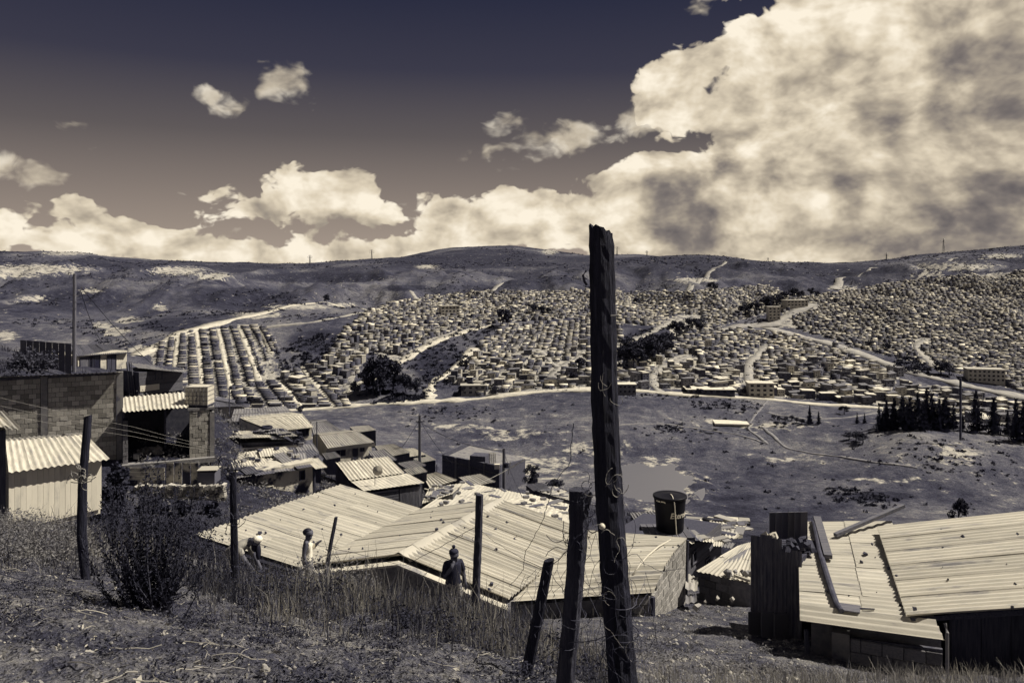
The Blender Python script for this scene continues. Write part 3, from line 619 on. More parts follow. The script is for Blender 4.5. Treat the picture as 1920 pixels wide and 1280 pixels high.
# a few marked buildings
def marked(px, py, w_, l_, st, wk, rk, rz, label, nwin):
    p = hit(px, py, 420)
    o = link('town_building', unit('town_house', u_wall, 'town_wall_'+wk), loc=p, rot=(0, 0, rz), scale=(w_, l_, st*2.9)); tag(o, label, 'building')
    link('roof', unit('roof0.0', u_roof(0.0), 'town_roof_'+rk), o)
    for s in range(st):
        for k in range(nwin):
            link('window', unit('window', lambda: MB().box((0, 0, 0), (1, 1, 1)), 'town_window'), o, loc=(-.5+(k+.5)/nwin, -.5, (s+.52)/st), scale=(.5/nwin, .02, .42/st))
marked(1845, 716, 24, 12, 3, 'pale', 'light', -.25, 'long white three-storey building beside the main road at right', 8)
marked(842, 590, 17, 10, 3, 'pale', 'light', .35, 'tall plain pale block above the central houses', 5)
marked(1450, 600, 11, 10, 4, 'pale', 'light', -.1, 'slim pale four-storey building at the road junction', 3)
marked(1170, 740, 14, 9, 2, 'grey', 'bright', .0, 'low house with a window band just right of the tall post', 5)
marked(1425, 742, 16, 10, 3, 'pale', 'bright', -.1, 'pale stepped house at the foot of the winding lane', 4)
marked(1330, 738, 30, 14, 1, 'dark', 'bright', -.06, 'long open shed with bright roof on the valley road', 7)
marked(1490, 590, 22, 12, 2, 'pale', 'light', .15, 'pale two-storey school block behind the road junction', 6)
marked(888, 740, 16, 9, 2, 'grey', 'light', .05, 'grey two-storey house on the valley road below the central bushes', 4)
# white slab in the valley
p = hit(1370, 793, 250); sl = link('concrete_slab', MB().box((0, 0, 0), (19, 12, 1.0)).mesh('concrete_slab', 'town_roof_bright'), loc=(p.x, p.y, p.z+.35), rot=(0, 0, -.12)); tag(sl, 'pale concrete slab lying in the dry valley', 'slab')
# pylons on the ridge
def pylon(px, py_top, py_base, d, label):
    b = P(px, py_base, d); H = (py_base-py_top)/F*d; mb = MB(); wd = H*.16; r = max(.16, d*.00016)
    for sx_ in (-1, 1):
        for sy_ in (-1, 1): mb.tube([(sx_*wd/2, sy_*wd/2, -H*.2), (sx_*wd*.12, sy_*wd*.12, H*.8), (0, 0, H)], r, 4)
    for k in range(6):
        z0, z1 = H*.8*k/6, H*.8*(k+1)/6; w0 = wd/2*(1-.76*k/6); w1 = wd/2*(1-.76*(k+1)/6)
        mb.tube([(-w0, -w0, z0), (w1, -w1, z1)], r*.7, 3); mb.tube([(w0, -w0, z0), (-w1, -w1, z1)], r*.7, 3)
    root = link('power_pylon', mb.mesh('power_pylon', 'tower_steel'), loc=b); tag(root, label, 'pylon', 'pylons on the skyline')
    for z, hw in ((.70, .22), (.82, .26), (.93, .18)):
        a = MB().tube([(-H*hw, 0, H*z), (0, 0, H*(z+.03)), (H*hw, 0, H*z)], r*.9, 4); link('cross_arm', a.mesh('cross_arm', 'tower_steel'), root)
for px, yt, yb, d, lb in [(1662, 474, 492, 1480, 'lattice pylon in the dip left of the right hilltop'), (1769, 447, 472, 1480, 'tallest lattice pylon on the right hilltop'), (581, 478, 497, 1500, 'lattice pylon on the low skyline over the left lanes'),
                          (697, 468, 488, 1700, 'lattice pylon on the shoulder left of the dark summit'), (1157, 462, 480, 1700, 'lattice pylon just right of the tall post top'), (1213, 470, 482, 1700, 'small lattice pylon further right of the tall post'), (1440, 483, 492, 1550, 'tiny lattice pylon above the right centre track')]:
    pylon(px, yt, yb, d, lb)
# ================================================================ TREES AND SCRUB
mat('leaf_dark', .012, .04, 1.2, 4, .8, coord='World', trans=.15)
mat('leaf_mid', .025, .085, 1.2, 4, .8, coord='World', trans=.2)
mat('bark', .03, .09, 6, 5, .95, stretch=(1, 1, .2))
def leaf_cloud(n, centers, size, rng, flat=0.0):
    """n small leaf faces spread through blobs [(x,y,z,r)], returns verts, quads"""
    cen = np.array(centers); k = rng.integers(0, len(cen), n); d = rng.normal(size=(n, 3)); d /= np.linalg.norm(d, axis=1)[:, None]
    p = cen[k, :3]+d*(cen[k, 3]*rng.random(n)**.45)[:, None]
    a = rng.normal(size=(n, 3)); a[:, 2] *= 1-flat; a /= np.linalg.norm(a, axis=1)[:, None]
    b = np.cross(a, rng.normal(size=(n, 3))); b /= np.linalg.norm(b, axis=1)[:, None]
    s = (size*(.6+.8*rng.random(n)))[:, None]
    v = np.stack([p-a*s, p-b*s*.55, p+a*s, p+b*s*.55], 1).reshape(-1, 3)
    return v, np.arange(4*n).reshape(n, 4)
def limb_mesh(name, H, r0, tips, rng):
    mb = MB(); mb.tube([(0, 0, -.06*H), (0.01*H, 0, H*.3), (-.01*H, .01*H, H*.62), (0, 0, H*.9)], [r0, r0*.75, r0*.45, r0*.12], 6)
    for (x, y, z) in tips:
        mb.tube([(0, 0, z*.55), (x*.5, y*.5, z*.8), (x, y, z)], [r0*.4, r0*.25, r0*.08], 4)
    return mb.mesh(name, 'bark')
PROTO = []
for k in range(4):        # broadleaf, unit height
    rg = np.random.default_rng(100+k); cs = []; tips = []
    for i in range(9+2*k):
        an = rg.random()*6.28; rr_ = .10+.22*rg.random(); z = .42+.48*rg.random(); sc = 1-.55*abs(z-.6)
        cs.append((math.cos(an)*rr_*sc, math.sin(an)*rr_*sc, z, .11+.07*rg.random())); tips.append(cs[-1][:3])
    v, q = leaf_cloud(900, cs, .046, rg)
    PROTO.append((limb_mesh('trunk', 1, .035, tips[:7], rg), npmesh('crown', v, q, 'leaf_dark' if k < 3 else 'leaf_mid')))
for k in range(3):        # conifer, unit height: whorls of drooping boughs
    rg = np.random.default_rng(200+k); mb = MB(); VV = []
    for lv in range(20):
        z = .08+.90*lv/20; L = (.21-.19*(lv/20)**.9)*(.7+.6*rg.random())
        for j in range(9):
            an = rg.random()*6.28; l = L*(.6+.6*rg.random()); e = Vector((math.cos(an)*l, math.sin(an)*l, z-.05*rg.random()+.03)); s_ = Vector((-math.sin(an), math.cos(an), 0))
            for f_ in (.35, .7, 1.0):
                c_ = Vector((0, 0, z+.02)).lerp(e, f_); wd = l*.30*(1.1-.5*f_)
                o = len(VV); VV += [c_-s_*wd, c_-Vector((0, 0, .035)), c_+s_*wd, c_+Vector((math.cos(an)*.03, math.sin(an)*.03, .035+.02*rg.random()))]
    for i in range(8): pass
    v = np.array([tuple(p) for p in VV]); q = np.arange(len(v)).reshape(-1, 4)
    PROTO.append((MB().tube([(0, 0, -.05), (0, 0, .5), (0, 0, .97)], [.022, .014, .003], 6).mesh('trunk', 'bark'), npmesh('crown', v, q, 'leaf_dark')))
def place_tree(name, px, yb, yt, k, label, cat, group, wfac=1.0, dmin=230, d=None):
    p = hit(px, yb, dmin) if d is None else P(px, yb, d)
    if p is None: return
    H = (yb-yt)/F*p.y
    r = thing(name, (p.x, p.y, p.z-.05*H), label, cat, group, random.uniform(0, 6.28)); r.scale = (H*wfac, H*wfac, H)
    link('trunk', PROTO[k][0], r); link('crown', PROTO[k][1], r)
    return r
CON = [(1518, 797, 758), (1535, 796, 770), (1607, 797, 775), (1621, 798, 777), (1648, 806, 762), (1662, 806, 744), (1676, 804, 740), (1692, 803, 735), (1707, 804, 738), (1721, 802, 728), (1737, 801, 722), (1747, 803, 732),
       (1761, 806, 742), (1773, 805, 738), (1787, 806, 757), (1805, 806, 776), (1830, 812, 728), (1863, 816, 742), (1889, 818, 768), (1905, 830, 742), (1919, 832, 748), (1655, 808, 770), (1700, 806, 752), (1730, 806, 748)]
CL = ['left and taller of the small pair of conifers', 'right and shorter of the small pair of conifers', 'thin low conifer left of the dense conifer clump', 'second thin low conifer left of the dense clump']
for i, (x, yb, yt) in enumerate(CON):
    lb = CL[i] if i < 4 else 'dark conifer on the knoll, %s from the left of the long row' % ORD(1+sorted(c[0] for c in CON[4:]).index(x))
    place_tree('conifer_tree', x, yb, yt, 4+i % 3, lb, 'tree', 'conifers on the knoll', random.uniform(.85, 1.5) if i > 3 else .9)
BRO = [(700, 737, 676, 0, 'grove'), (718, 739, 665, 1, 'grove'), (737, 737, 678, 2, 'grove'), (687, 742, 694, 1, 'grove'), (760, 742, 702, 0, 'grove'), (712, 744, 690, 2, 'grove'), (780, 745, 716, 1, 'grove'), (668, 745, 715, 3, 'grove'),
       (942, 616, 580, 0, 'roofs'), (952, 612, 592, 1, 'roofs'), (1000, 594, 571, 1, 'roofs'), (1016, 596, 573, 2, 'roofs'), (1030, 594, 577, 0, 'roofs'), (1194, 553, 538, 0, 'slope'), (1203, 553, 540, 1, 'slope'), (1336, 552, 533, 0, 'slope'), (1342, 551, 538, 2, 'slope'), (1258, 545, 537, 1, 'slope'),
       (1170, 688, 645, 1, 'ravine'), (1188, 692, 648, 0, 'ravine'), (1212, 684, 630, 2, 'ravine'), (1234, 674, 622, 1, 'ravine'), (1200, 672, 632, 0, 'ravine'), (1250, 660, 622, 2, 'ravine'), (1268, 634, 600, 0, 'ravine'), (1298, 622, 592, 1, 'ravine'), (1312, 620, 596, 2, 'ravine'), (1175, 660, 630, 2, 'ravine'),
       (1398, 588, 565, 0, 'road'), (1415, 588, 562, 1, 'road'), (1436, 584, 556, 2, 'road'), (1455, 580, 553, 0, 'road'), (1470, 576, 556, 1, 'road'), (1490, 562, 536, 1, 'ridge'), (1502, 563, 545, 0, 'ridge'), (1520, 562, 545, 2, 'ridge'), (1532, 563, 549, 1, 'ridge'),
       (1764, 704, 676, 2, 'main'), (1780, 706, 680, 3, 'main'), (1718, 694, 684, 0, 'main'), (1742, 700, 688, 1, 'main'), (1660, 660, 642, 0, 'main'), (1630, 655, 640, 1, 'main'), (612, 560, 541, 1, 'lone'), (470, 760, 742, 0, 'low'), (490, 762, 750, 2, 'low'), (564, 778, 760, 1, 'low'),
       (880, 735, 714, 0, 'low'), (905, 738, 718, 1, 'low'), (865, 742, 724, 2, 'low'), (930, 740, 722, 3, 'low'), (870, 696, 674, 1, 'low'), (1085, 700, 672, 0, 'low'), (1075, 722, 700, 2, 'low'), (1290, 735, 722, 1, 'low'), (1310, 745, 728, 0, 'low'), (1360, 742, 728, 2, 'low'), (1405, 736, 712, 0, 'low'), (1064, 564, 556, 0, 'low')]
TXT = {'grove': ('tall dark tree in the grove by the ravine', 'left'), 'roofs': ('dark tree standing above the central roofs', 'left'), 'slope': ('dark tree at the upper edge of the town', 'left'), 'ravine': ('leafy tree in the wooded ravine right of the tall post', 'left'), 'road': ('tree in the row above the road junction', 'left'), 'ridge': ('tree in the clump behind the school block', 'left'), 'main': ('tree beside the broad main road', 'left'), 'lone': ('lone tree on the bare hill above the left lanes', 'left'), 'low': ('small tree among houses near the valley road', 'left')}
for (x, yb, yt, k, g_) in BRO:
    mates = sorted(b[0] for b in BRO if b[4] == g_)
    lb = TXT[g_][0] + (', %s from left' % ORD(1+mates.index(x)) if len(mates) > 1 else '')
    wide = {'grove': 1.0, 'ravine': 1.35, 'road': 1.5, 'main': 1.5, 'low': 1.4, 'slope': 1.4}.get(g_, 1.15)
    place_tree('broadleaf_tree', x, yb, yt, k, lb, 'tree', 'trees of the town', wide, 420)
SMALL = [(1452, 788, 778), (1462, 791, 780), (1473, 793, 781), (1484, 791, 780), (1494, 794, 782), (1503, 796, 785), (1456, 797, 788), (1470, 799, 789), (1583, 779, 762), (1395, 775, 765), (1605, 826, 805), (1618, 828, 806), (1592, 824, 808)]
for i, (x, yb, yt) in enumerate(SMALL):
    lb = ('round young tree in the planted patch, %s from left' % ORD(1+sorted(s[0] for s in SMALL[:8]).index(x))) if i < 8 else ['bare grey tree beside the valley road', 'small bush tree on the path from the road', 'dark bush left of the conifer knoll, middle one', 'dark bush left of the conifer knoll, right one', 'dark bush left of the conifer knoll, left one'][i-8]
    place_tree('small_tree', x, yb, yt, 3 if i != 8 else 1, lb, 'tree', 'small trees in the valley', 1.6)
# ---- scrub nobody could count: hills, ravines, valley
def scrub(name, X, Y, R, nleaf, m, label, squash=.7):
    n = len(X); rg = np.random.default_rng(len(X)); Z = ground(X, Y)
    d = rg.normal(size=(n, nleaf, 3)); d /= np.linalg.norm(d, axis=2)[..., None]; d[..., 2] = np.abs(d[..., 2])*squash
    p = np.stack([X, Y, Z], -1)[:, None]+d*(R[:, None, None]*rg.random((n, nleaf, 1))**.5)
    a = rg.normal(size=(n, nleaf, 3)); a /= np.linalg.norm(a, axis=2)[..., None]
    b = np.cross(a, rg.normal(size=(n, nleaf, 3))); b /= np.linalg.norm(b, axis=2)[..., None]
    s = (R[:, None]*(.3+.25*rg.random((n, nleaf))))[..., None]
    v = np.stack([p-a*s, p-b*s*.6, p+a*s, p+b*s*.6], 2).reshape(-1, 3)
    o = link(name, npmesh(name, v, np.arange(len(v)).reshape(-1, 4), m)); return tag(o, label, 'scrub', kind='stuff')
def scatter_px(n, poly, dmin=250, seed=0):
    rg = np.random.default_rng(seed); pl = np.array(poly); X = []; Y = []
    lo, hi = pl.min(0), pl.max(0); pts = lo+(hi-lo)*rg.random((n, 2)); pts = pts[inpoly(pts[:, 0], pts[:, 1], poly)]
    h = hits(pts, dmin); h = h[~np.isnan(h[:, 2])]; return h[:, 0], h[:, 1]
XS = []; YS = []; RS = []
for i, pl in enumerate(NOB[:4]):
    x, y = scatter_px(420 if i < 2 else 260, pl, 420, i); XS.append(x); YS.append(y); RS.append(1.0+1.8*RNG.random(len(x)))
x, y = scatter_px(160, [(690, 760), (740, 742), (800, 745), (800, 752), (740, 758)], 420, 9); XS.append(x); YS.append(y); RS.append(1.5+RNG.random(len(x)))
for poly, n in [([(745, 775), (860, 762), (960, 770), (900, 790), (760, 790)], 120), ([(1290, 750), (1420, 752), (1440, 770), (1300, 768)], 150), ([(1540, 920), (1600, 915), (1690, 940), (1660, 955), (1570, 945)], 260), ([(1560, 800), (1920, 830), (1920, 905), (1640, 880)], 260), ([(1180, 790), (1440, 770), (1440, 830), (1200, 830)], 90), ([(1250, 840), (1900, 860), (1900, 960), (1350, 960)], 70), ([(1225, 800), (1280, 790), (1290, 812), (1240, 815)], 120), ([(720, 780), (1080, 760), (1100, 850), (860, 850)], 60), ([(1165, 740), (1300, 742), (1300, 752), (1170, 748)], 60)]:
    x, y = scatter_px(n, poly, 240, n); XS.append(x); YS.append(y); RS.append(.5+1.1*RNG.random(len(x))**2)
scrub('valley_scrub', np.concatenate(XS), np.concatenate(YS), np.concatenate(RS), 16, 'leaf_dark', 'dark low scrub in the ravines and over the valley floor')
n = 34000; u = RNG.uniform(-.68, .68, n); Y = np.exp(RNG.uniform(math.log(520), math.log(2000), n)); X = u*Y
pxs, pys = topx(X, Y, ground(X, Y)); okm = fbm(X/60, Y/60, 4, 71) > .06
for zn, (poly, a) in ZONES.items(): okm &= ~inpoly(pxs, pys, poly)
okm &= (vnoise(X/9, Y/9, 5) > -.1)
X, Y = X[okm], Y[okm]; print('hill scrub', len(X))
scrub('hill_scrub', X, Y, .5+1.7*RNG.random(len(X))**2+Y/1300, 7, 'leaf_dark', 'dark low bushes dotted over the far hills', .55)
n = 5200; u = RNG.uniform(-.68, .68, n); Y = np.exp(RNG.uniform(math.log(480), math.log(950), n)); X = u*Y
pxs, pys = topx(X, Y, ground(X, Y)); okm = np.zeros(n, bool)
for zn, (poly, a) in ZONES.items(): okm |= inpoly(pxs, pys, poly)
X, Y = X[okm], Y[okm]
scrub('town_shrubs', X, Y, .5+1.1*RNG.random(len(X)), 10, 'leaf_dark', 'small dark shrubs in the yards between far houses', 1.0)
# ================================================================ HOUSES ON THE NEAR SLOPE
mat('metal_light', .36, .66, 3, 8, .6, stain=(.26, 1.2, .52, .75), rand=.10, bump=.15, bscale=30, coord='UV', stretch=(3.2, .45, 1))
mat('metal_mid', .26, .40, 3, 8, .65, stain=(.14, 1.5, .5, .72), rand=.14, bump=.15, bscale=30, coord='UV', stretch=(3.2, .45, 1))
mat('metal_dull', .14, .26, 3, 8, .7, stain=(.07, 1.5, .48, .7), rand=.2, bump=.15, bscale=30, coord='UV', stretch=(3.2, .45, 1))
mat('metal_rust', .05, .14, 4, 8, .85, stain=(.16, 2, .56, .75), rand=.25, bump=.2, bscale=30, coord='UV', stretch=(3.2, .45, 1))
mat('fibre_cement', .38, .50, 2.5, 9, .85, stain=(.20, 1.4, .53, .72), rand=.12, bump=.15, bscale=40, coord='UV', stretch=(3.2, .45, 1))
mat('wood_dark', .03, .085, 3, 8, .9, stretch=(9, 9, .7), rand=.25, bump=.4, bscale=8)
mat('wood_grey', .06, .16, 3, 8, .9, stretch=(9, 9, .7), rand=.25, bump=.4, bscale=8)
mat('wood_flat', .07, .17, 3, 8, .9, stretch=(.7, 9, 9), rand=.25, bump=.3, bscale=8)
mat('block', .24, .42, 7, 8, .95, rand=.42, bump=.5, bscale=25)
mat('block_dark', .12, .22, 7, 8, .95, rand=.32, bump=.5, bscale=25)
mat('block_light', .2, .34, 7, 8, .95, rand=.25, bump=.5, bscale=25)
mat('mortar', .05, .13, 6, 6, .95, bump=.4, bscale=30)
mat('mortar_light', .2, .34, 6, 6, .95, bump=.4, bscale=30)
mat('concrete', .16, .28, 4, 8, .95, stain=(.09, 2, .5, .7), bump=.3, bscale=25)
mat('plaster_cream', .44, .58, 2, 8, .9, stain=(.22, 1.4, .52, .72))
mat('plaster_stained', .42, .58, 1.6, 9, .9, stain=(.035, .55, .46, .56), bump=.2, bscale=12)
mat('siding_cream', .55, .66, 1.5, 8, .7, stain=(.30, 1.2, .5, .75), rand=.06, stretch=(1, 1, .3))
mat('shade_black', .006, .014, 3, 4, .95)  # near-black: shade of doorways, windows and gaps put into the colour
mat('brick_dark', .05, .11, 5, 8, .95, bump=.3)
mat('stone', .14, .5, 3, 8, .95, rand=.5, bump=.5, bscale=12)
mat('white_plastic', .48, .62, 2, 4, .45)
mat('steel', .16, .24, 4, 4, .45)
mat('black_plastic', .004, .006, 3, 4, .5, spec=.18)
mat('black_rubber', .012, .02, 3, 4, .8)
mat('glass_dark', .012, .02, 2, 2, .12, spec=.5)
mat('wire', .02, .05, 5, 3, .6)
mat('wire_pale', .22, .34, 5, 3, .6)
mat('paint_white', .60, .70, 2, 4, .7)
mat('rubble', .14, .34, 5, 6, .95, rand=.4)
def bil(q, u, v): return (q[0]*(1-u)+q[1]*u)*(1-v)+(q[3]*(1-u)+q[2]*u)*v
def corr(root, q, across, runs, m, pitch=.177, amp=.028, jit=.012, over=.12, name='roof_sheet', tilt=.0, mats=None, seg=2, shape='sine'):
    """corrugated sheets over a quad q=(a,b,c,d): ribs run a->d (and b->c); sheets are counted along a->b"""
    q = [Vector(p) for p in q]; nrm = (q[1]-q[0]).cross(q[3]-q[0]).normalized()
    if nrm.z < 0: nrm = -nrm
    wa = ((q[1]-q[0]).length+(q[2]-q[3]).length)/2
    for i in range(across):
        for j in range(runs):
            u0, u1 = i/across, (i+1)/across+.02/max(1, across)*(i < across-1); v0, v1 = j/runs, min(1.0, (j+1)/runs+(over/(runs) if j < runs-1 else 0))
            if runs > 1 and jit: v0 += random.uniform(-.02, .02)*(j > 0)
            lift = .010*(j % 2)+.004*(i % 2)+random.uniform(0, jit)
            w_ = wa*(u1-u0); nw = max(2, round(w_/pitch)); ns = nw*6; V = []; fq = []
            for b in range(seg+1):
                v = v0+(v1-v0)*b/seg; sg = random.uniform(-.006, .006)
                for a in range(ns+1):
                    u = u0+(u1-u0)*a/ns; h = amp*math.cos(2*math.pi*nw*a/ns)
                    if shape == 'rib': h = amp*(1.2 if (a % 6) in (0,) else -.4)
                    V.append(bil(q, u, v)+nrm*(h+lift+sg+.01))
            for b in range(seg):
                for a in range(ns): fq.append((b*(ns+1)+a, b*(ns+1)+a+1, (b+1)*(ns+1)+a+1, (b+1)*(ns+1)+a))
            mm = random.choice(mats) if mats else m
            me = mesh(name, V, fq, mm, True); ul = me.uv_layers.new(name='uv'); ln = ((q[3]-q[0]).length+(q[2]-q[1]).length)/2; ox = random.uniform(0, 50)
            uvv = np.array([((u0+(u1-u0)*a/ns)*wa+ox, (v0+(v1-v0)*b/seg)*ln+ox) for b in range(seg+1) for a in range(ns+1)], np.float32); li = np.array(fq).ravel(); ul.data.foreach_set('uv', uvv[li].ravel())
            wpart(name, me, root)
def prism_body(root, top, zb, m, name='wall', inset=.12):
    c = sum((Vector(p) for p in top), Vector())/len(top)
    tp = [c+(Vector(p)-c)*(1-inset/max(.3, (Vector(p)-c).length))-Vector((0, 0, .07)) for p in top]
    bt = [Vector((p.x, p.y, zb)) for p in tp]
    # keep the winding outward
    ar = sum(tp[i].x*tp[(i+1) % len(tp)].y-tp[(i+1) % len(tp)].x*tp[i].y for i in range(len(tp)))
    if ar < 0: tp = tp[::-1]; bt = bt[::-1]
    MB().prism(bt, tp).part(name, m, root); return tp
def frame_of(A, B):
    """wall frame: along A->B, outward normal towards the viewer"""
    A, B = Vector(A), Vector(B); e = Vector((B.x-A.x, B.y-A.y, 0)).normalized(); n = Vector((e.y, -e.x, 0))
    mid = (A+B)/2
    if n.dot(-mid) < 0: n = -n
    return e, n
def opening(root, A, B, u, drop, w_, h_, kind='window', mfr='paint_white', mp='glass_dark', bars=1, t=.05, fr=.05):
    """window or door on the wall whose top edge is A->B, at fraction u along it, its top `drop` metres below"""
    A, B = Vector(A), Vector(B); e, n = frame_of(A, B); c = A.lerp(B, u); c = Vector((c.x, c.y, c.z-drop-h_/2)); R = Matrix((e, -n, Vector((0, 0, 1)))).transposed()
    f = MB()
    for sx_, sz_, ww, hh in ((-(w_/2-fr/2), 0, fr, h_), (w_/2-fr/2, 0, fr, h_), (0, h_/2-fr/2, w_-2*fr, fr), (0, -h_/2+fr/2, w_-2*fr, fr)):
        f.box(c+e*sx_+Vector((0, 0, sz_))+n*(t/2), (ww, t, hh), m=R)
    for k in range(bars): f.box(c+e*((k+1)/(bars+1)-.5)*w_+n*(t*.45), (fr*.6, t*.8, h_-2*fr), m=R)
    o = f.part(kind, mfr, root)
    p = MB().box(c+n*.008, (w_-2*fr, .016, h_-2*fr), m=R).mesh('pane' if kind == 'window' else 'panel', mp)
    po = bpy.data.objects.new('pane' if kind == 'window' else 'panel', p); C.objects.link(po); po.parent = o;
    return o
UB = {}
def ubox(name, m):
    if (name, m) not in UB:
        bm = bmesh.new(); bmesh.ops.create_cube(bm, size=1.0); bmesh.ops.bevel(bm, geom=[e for e in bm.edges], offset=.035, segments=1, affect='EDGES')
        me = bpy.data.meshes.new(name); bm.to_mesh(me); bm.free(); me.materials.append(MATS[m]); UB[(name, m)] = me
    return UB[(name, m)]
def bricks(root, A, B, ztop, zbot, bw, bh, m, mm, thick=.13, joint=.016, topf=None, skip=.0, uw=None, name='brick', jit=.008, backing=True, holes=()):
    """course of blocks along the wall A->B (points at any height), each block its own part, on a recessed mortar slab"""
    A, B = Vector(A), Vector(B); e, n = frame_of(A, B); L = Vector((B.x-A.x, B.y-A.y, 0)).length; a0 = Vector((A.x, A.y, 0)); rz = math.atan2(e.y, e.x)
    zt = lambda s: topf(s/L) if topf else ztop
    if backing:
        k = 10; mb = MB()
        for i in range(k):
            s0, s1 = L*i/k, L*(i+1)/k; th = thick-.03
            f = [a0+e*s0+n*-.03, a0+e*s1+n*-.03, a0+e*s1-n*th, a0+e*s0-n*th]
            if (f[1]-f[0]).cross(f[2]-f[1]).z < 0: f = [f[1], f[0], f[3], f[2]]; s0, s1 = s1, s0
            mb.prism([p+Vector((0, 0, zbot)) for p in f], [f[0]+Vector((0, 0, zt(s0)-.02)), f[1]+Vector((0, 0, zt(s1)-.02)), f[2]+Vector((0, 0, zt(s1)-.02)), f[3]+Vector((0, 0, zt(s0)-.02))])
        mb.part('mortar', mm, root)
    me = ubox(name, m); r = 0; z = zbot; inv = Matrix.LocRotScale(root.location, root.rotation_euler, root.scale).inverted()
    while z+bh*.6 < max(zt(0), zt(L), zt(L/2)):
        s = -bw/2*(r % 2); 
        while s < L-.05:
            s0, s1 = max(0, s), min(L, s+bw); mid = (s0+s1)/2
            if s1-s0 > .06 and z+bh*.75 < zt(mid) and random.random() >= skip and not any(h[0] < mid/L < h[1] and h[2] < z+bh/2 < h[3] for h in holes):
                o = bpy.data.objects.new(name, me); C.objects.link(o); o.parent = root; o.matrix_parent_inverse = inv
                p = a0+e*mid+n*(-thick/2+.02+random.uniform(-jit, jit)); o.location = (p.x, p.y, z+bh/2); o.rotation_euler = (0, random.uniform(-.012, .012), rz); o.scale = (s1-s0-joint, thick, bh-joint)
            s += bw
        z += bh; r += 1
def planks(root, A, B, ztop, zbot, n, m, name='plank', horizontal=False, gap=.012, thick=.025, topf=None, ragged=.0):
    A, B = Vector(A), Vector(B); e, nn = frame_of(A, B); L = Vector((B.x-A.x, B.y-A.y, 0)).length; a0 = Vector((A.x, A.y, 0)); R = Matrix((e, -nn, Vector((0, 0, 1)))).transposed()
    for i in range(n):
        if horizontal:
            h_ = (ztop-zbot)/n; c = a0+e*L/2+Vector((0, 0, zbot+h_*(i+.5)))+nn*random.uniform(0, .02); sz = (L-random.uniform(0, .06), thick, h_-gap)
        else:
            w_ = L/n; s = w_*(i+.5); zt = (topf(s/L) if topf else ztop)-random.uniform(0, ragged); c = a0+e*s+Vector((0, 0, (zt+zbot)/2))+nn*random.uniform(0, .015); sz = (w_-gap, thick, zt-zbot)
        MB().box(c, sz, m=R).part(name, m, root)
def root_at(name, p, label, cat, group=None): return thing(name, Vector(p), label, cat, group)
def lumps(n, P0, spread, size, rng=random):
    mb = MB()
    for _ in range(n):
        c = Vector(P0)+Vector((rng.uniform(-1, 1)*spread[0], rng.uniform(-1, 1)*spread[1], rng.uniform(0, 1)*spread[2])); s = size*rng.uniform(.5, 1.3)
        pts = []
        R = Euler((rng.uniform(0, 3), rng.uniform(0, 3), rng.uniform(0, 3))).to_matrix()
        for a in (-1, 1):
            for b in (-1, 1):
                for d in (-1, 1): pts.append(R @ Vector((a*s*rng.uniform(.4, 1), b*s*rng.uniform(.4, 1), d*s*rng.uniform(.3, .8)))+c)
        mb.add([pts[i] for i in (0, 4, 6, 2, 1, 5, 7, 3)], CUBEF)
    return mb
SG = 'houses on the near slope'
class Wall:
    """vertical plane through two ground positions; at(px,py) is where a photo ray meets it, back(p,t) goes behind it"""
    def __init__(s, x0, d0, x1, d1):
        s.a = P(x0, YH, d0); s.b = P(x1, YH, d1); s.e, s.n = frame_of(s.a, s.b)
    def at(s, px, py):
        k = (px-960)/F; t = (s.n.x*s.a.x+s.n.y*s.a.y)/(s.n.x*k+s.n.y); return Vector((k*t, t, (YH-py)/F*t))
    def back(s, p, t, dz=0.0): return Vector((p.x-s.n.x*t, p.y-s.n.y*t, p.z+dz))
    def slab(s, root, x0, y0, x1, y1, t0, t1, m, name):
        """box on the wall between two photo corners, from depth t0 to t1 behind the plane"""
        a, b = s.at(x0, y1), s.at(x1, y1); zt = (s.at(x0, y0).z+s.at(x1, y0).z)/2; zb = (a.z+b.z)/2
        f = [s.back(a, t0), s.back(b, t0), s.back(b, t1), s.back(a, t1)]
        MB().prism([Vector((p.x, p.y, zb)) for p in f], [Vector((p.x, p.y, zt)) for p in f]).part(name, m, root)
# ---- block wall building, upper left
w_ = Wall(-60, 38.3, 229, 41.2)
r = root_at('block_building', w_.at(90, 850), 'grey hollow-block building with two concrete columns, upper left', 'building', SG)
zt0 = w_.at(0, 708).z; zb = w_.at(229, 860).z
bricks(r, w_.at(-40, 0), w_.at(76, 0), zt0, zb, .345, .243, 'block', 'mortar')
bricks(r, w_.at(90, 0), w_.at(218, 0), zt0, zb, .345, .243, 'block', 'mortar')
w_.slab(r, 76.5, 706, 89.5, 862, -.06, .25, 'concrete', 'column'); w_.slab(r, 218.5, 697, 231, 862, -.06, .25, 'concrete', 'column')
corr(r, [w_.back(w_.at(-70, 708), -.4), w_.back(w_.at(228, 696), -.4), w_.back(w_.at(226, 696), 4, -.75), w_.back(w_.at(-70, 708), 4, -.75)], 9, 1, 'metal_mid', .2, .02)
f = [w_.back(w_.at(-40, 708), .2), w_.back(w_.at(216, 700), .2), w_.back(w_.at(206, 700), 3.8), w_.back(w_.at(-40, 700), 3.8)]
MB().prism([Vector((p.x, p.y, zb)) for p in f], [Vector((p.x, p.y, zt0-.9)) for p in f]).part('rear_wall', 'block_dark', r)
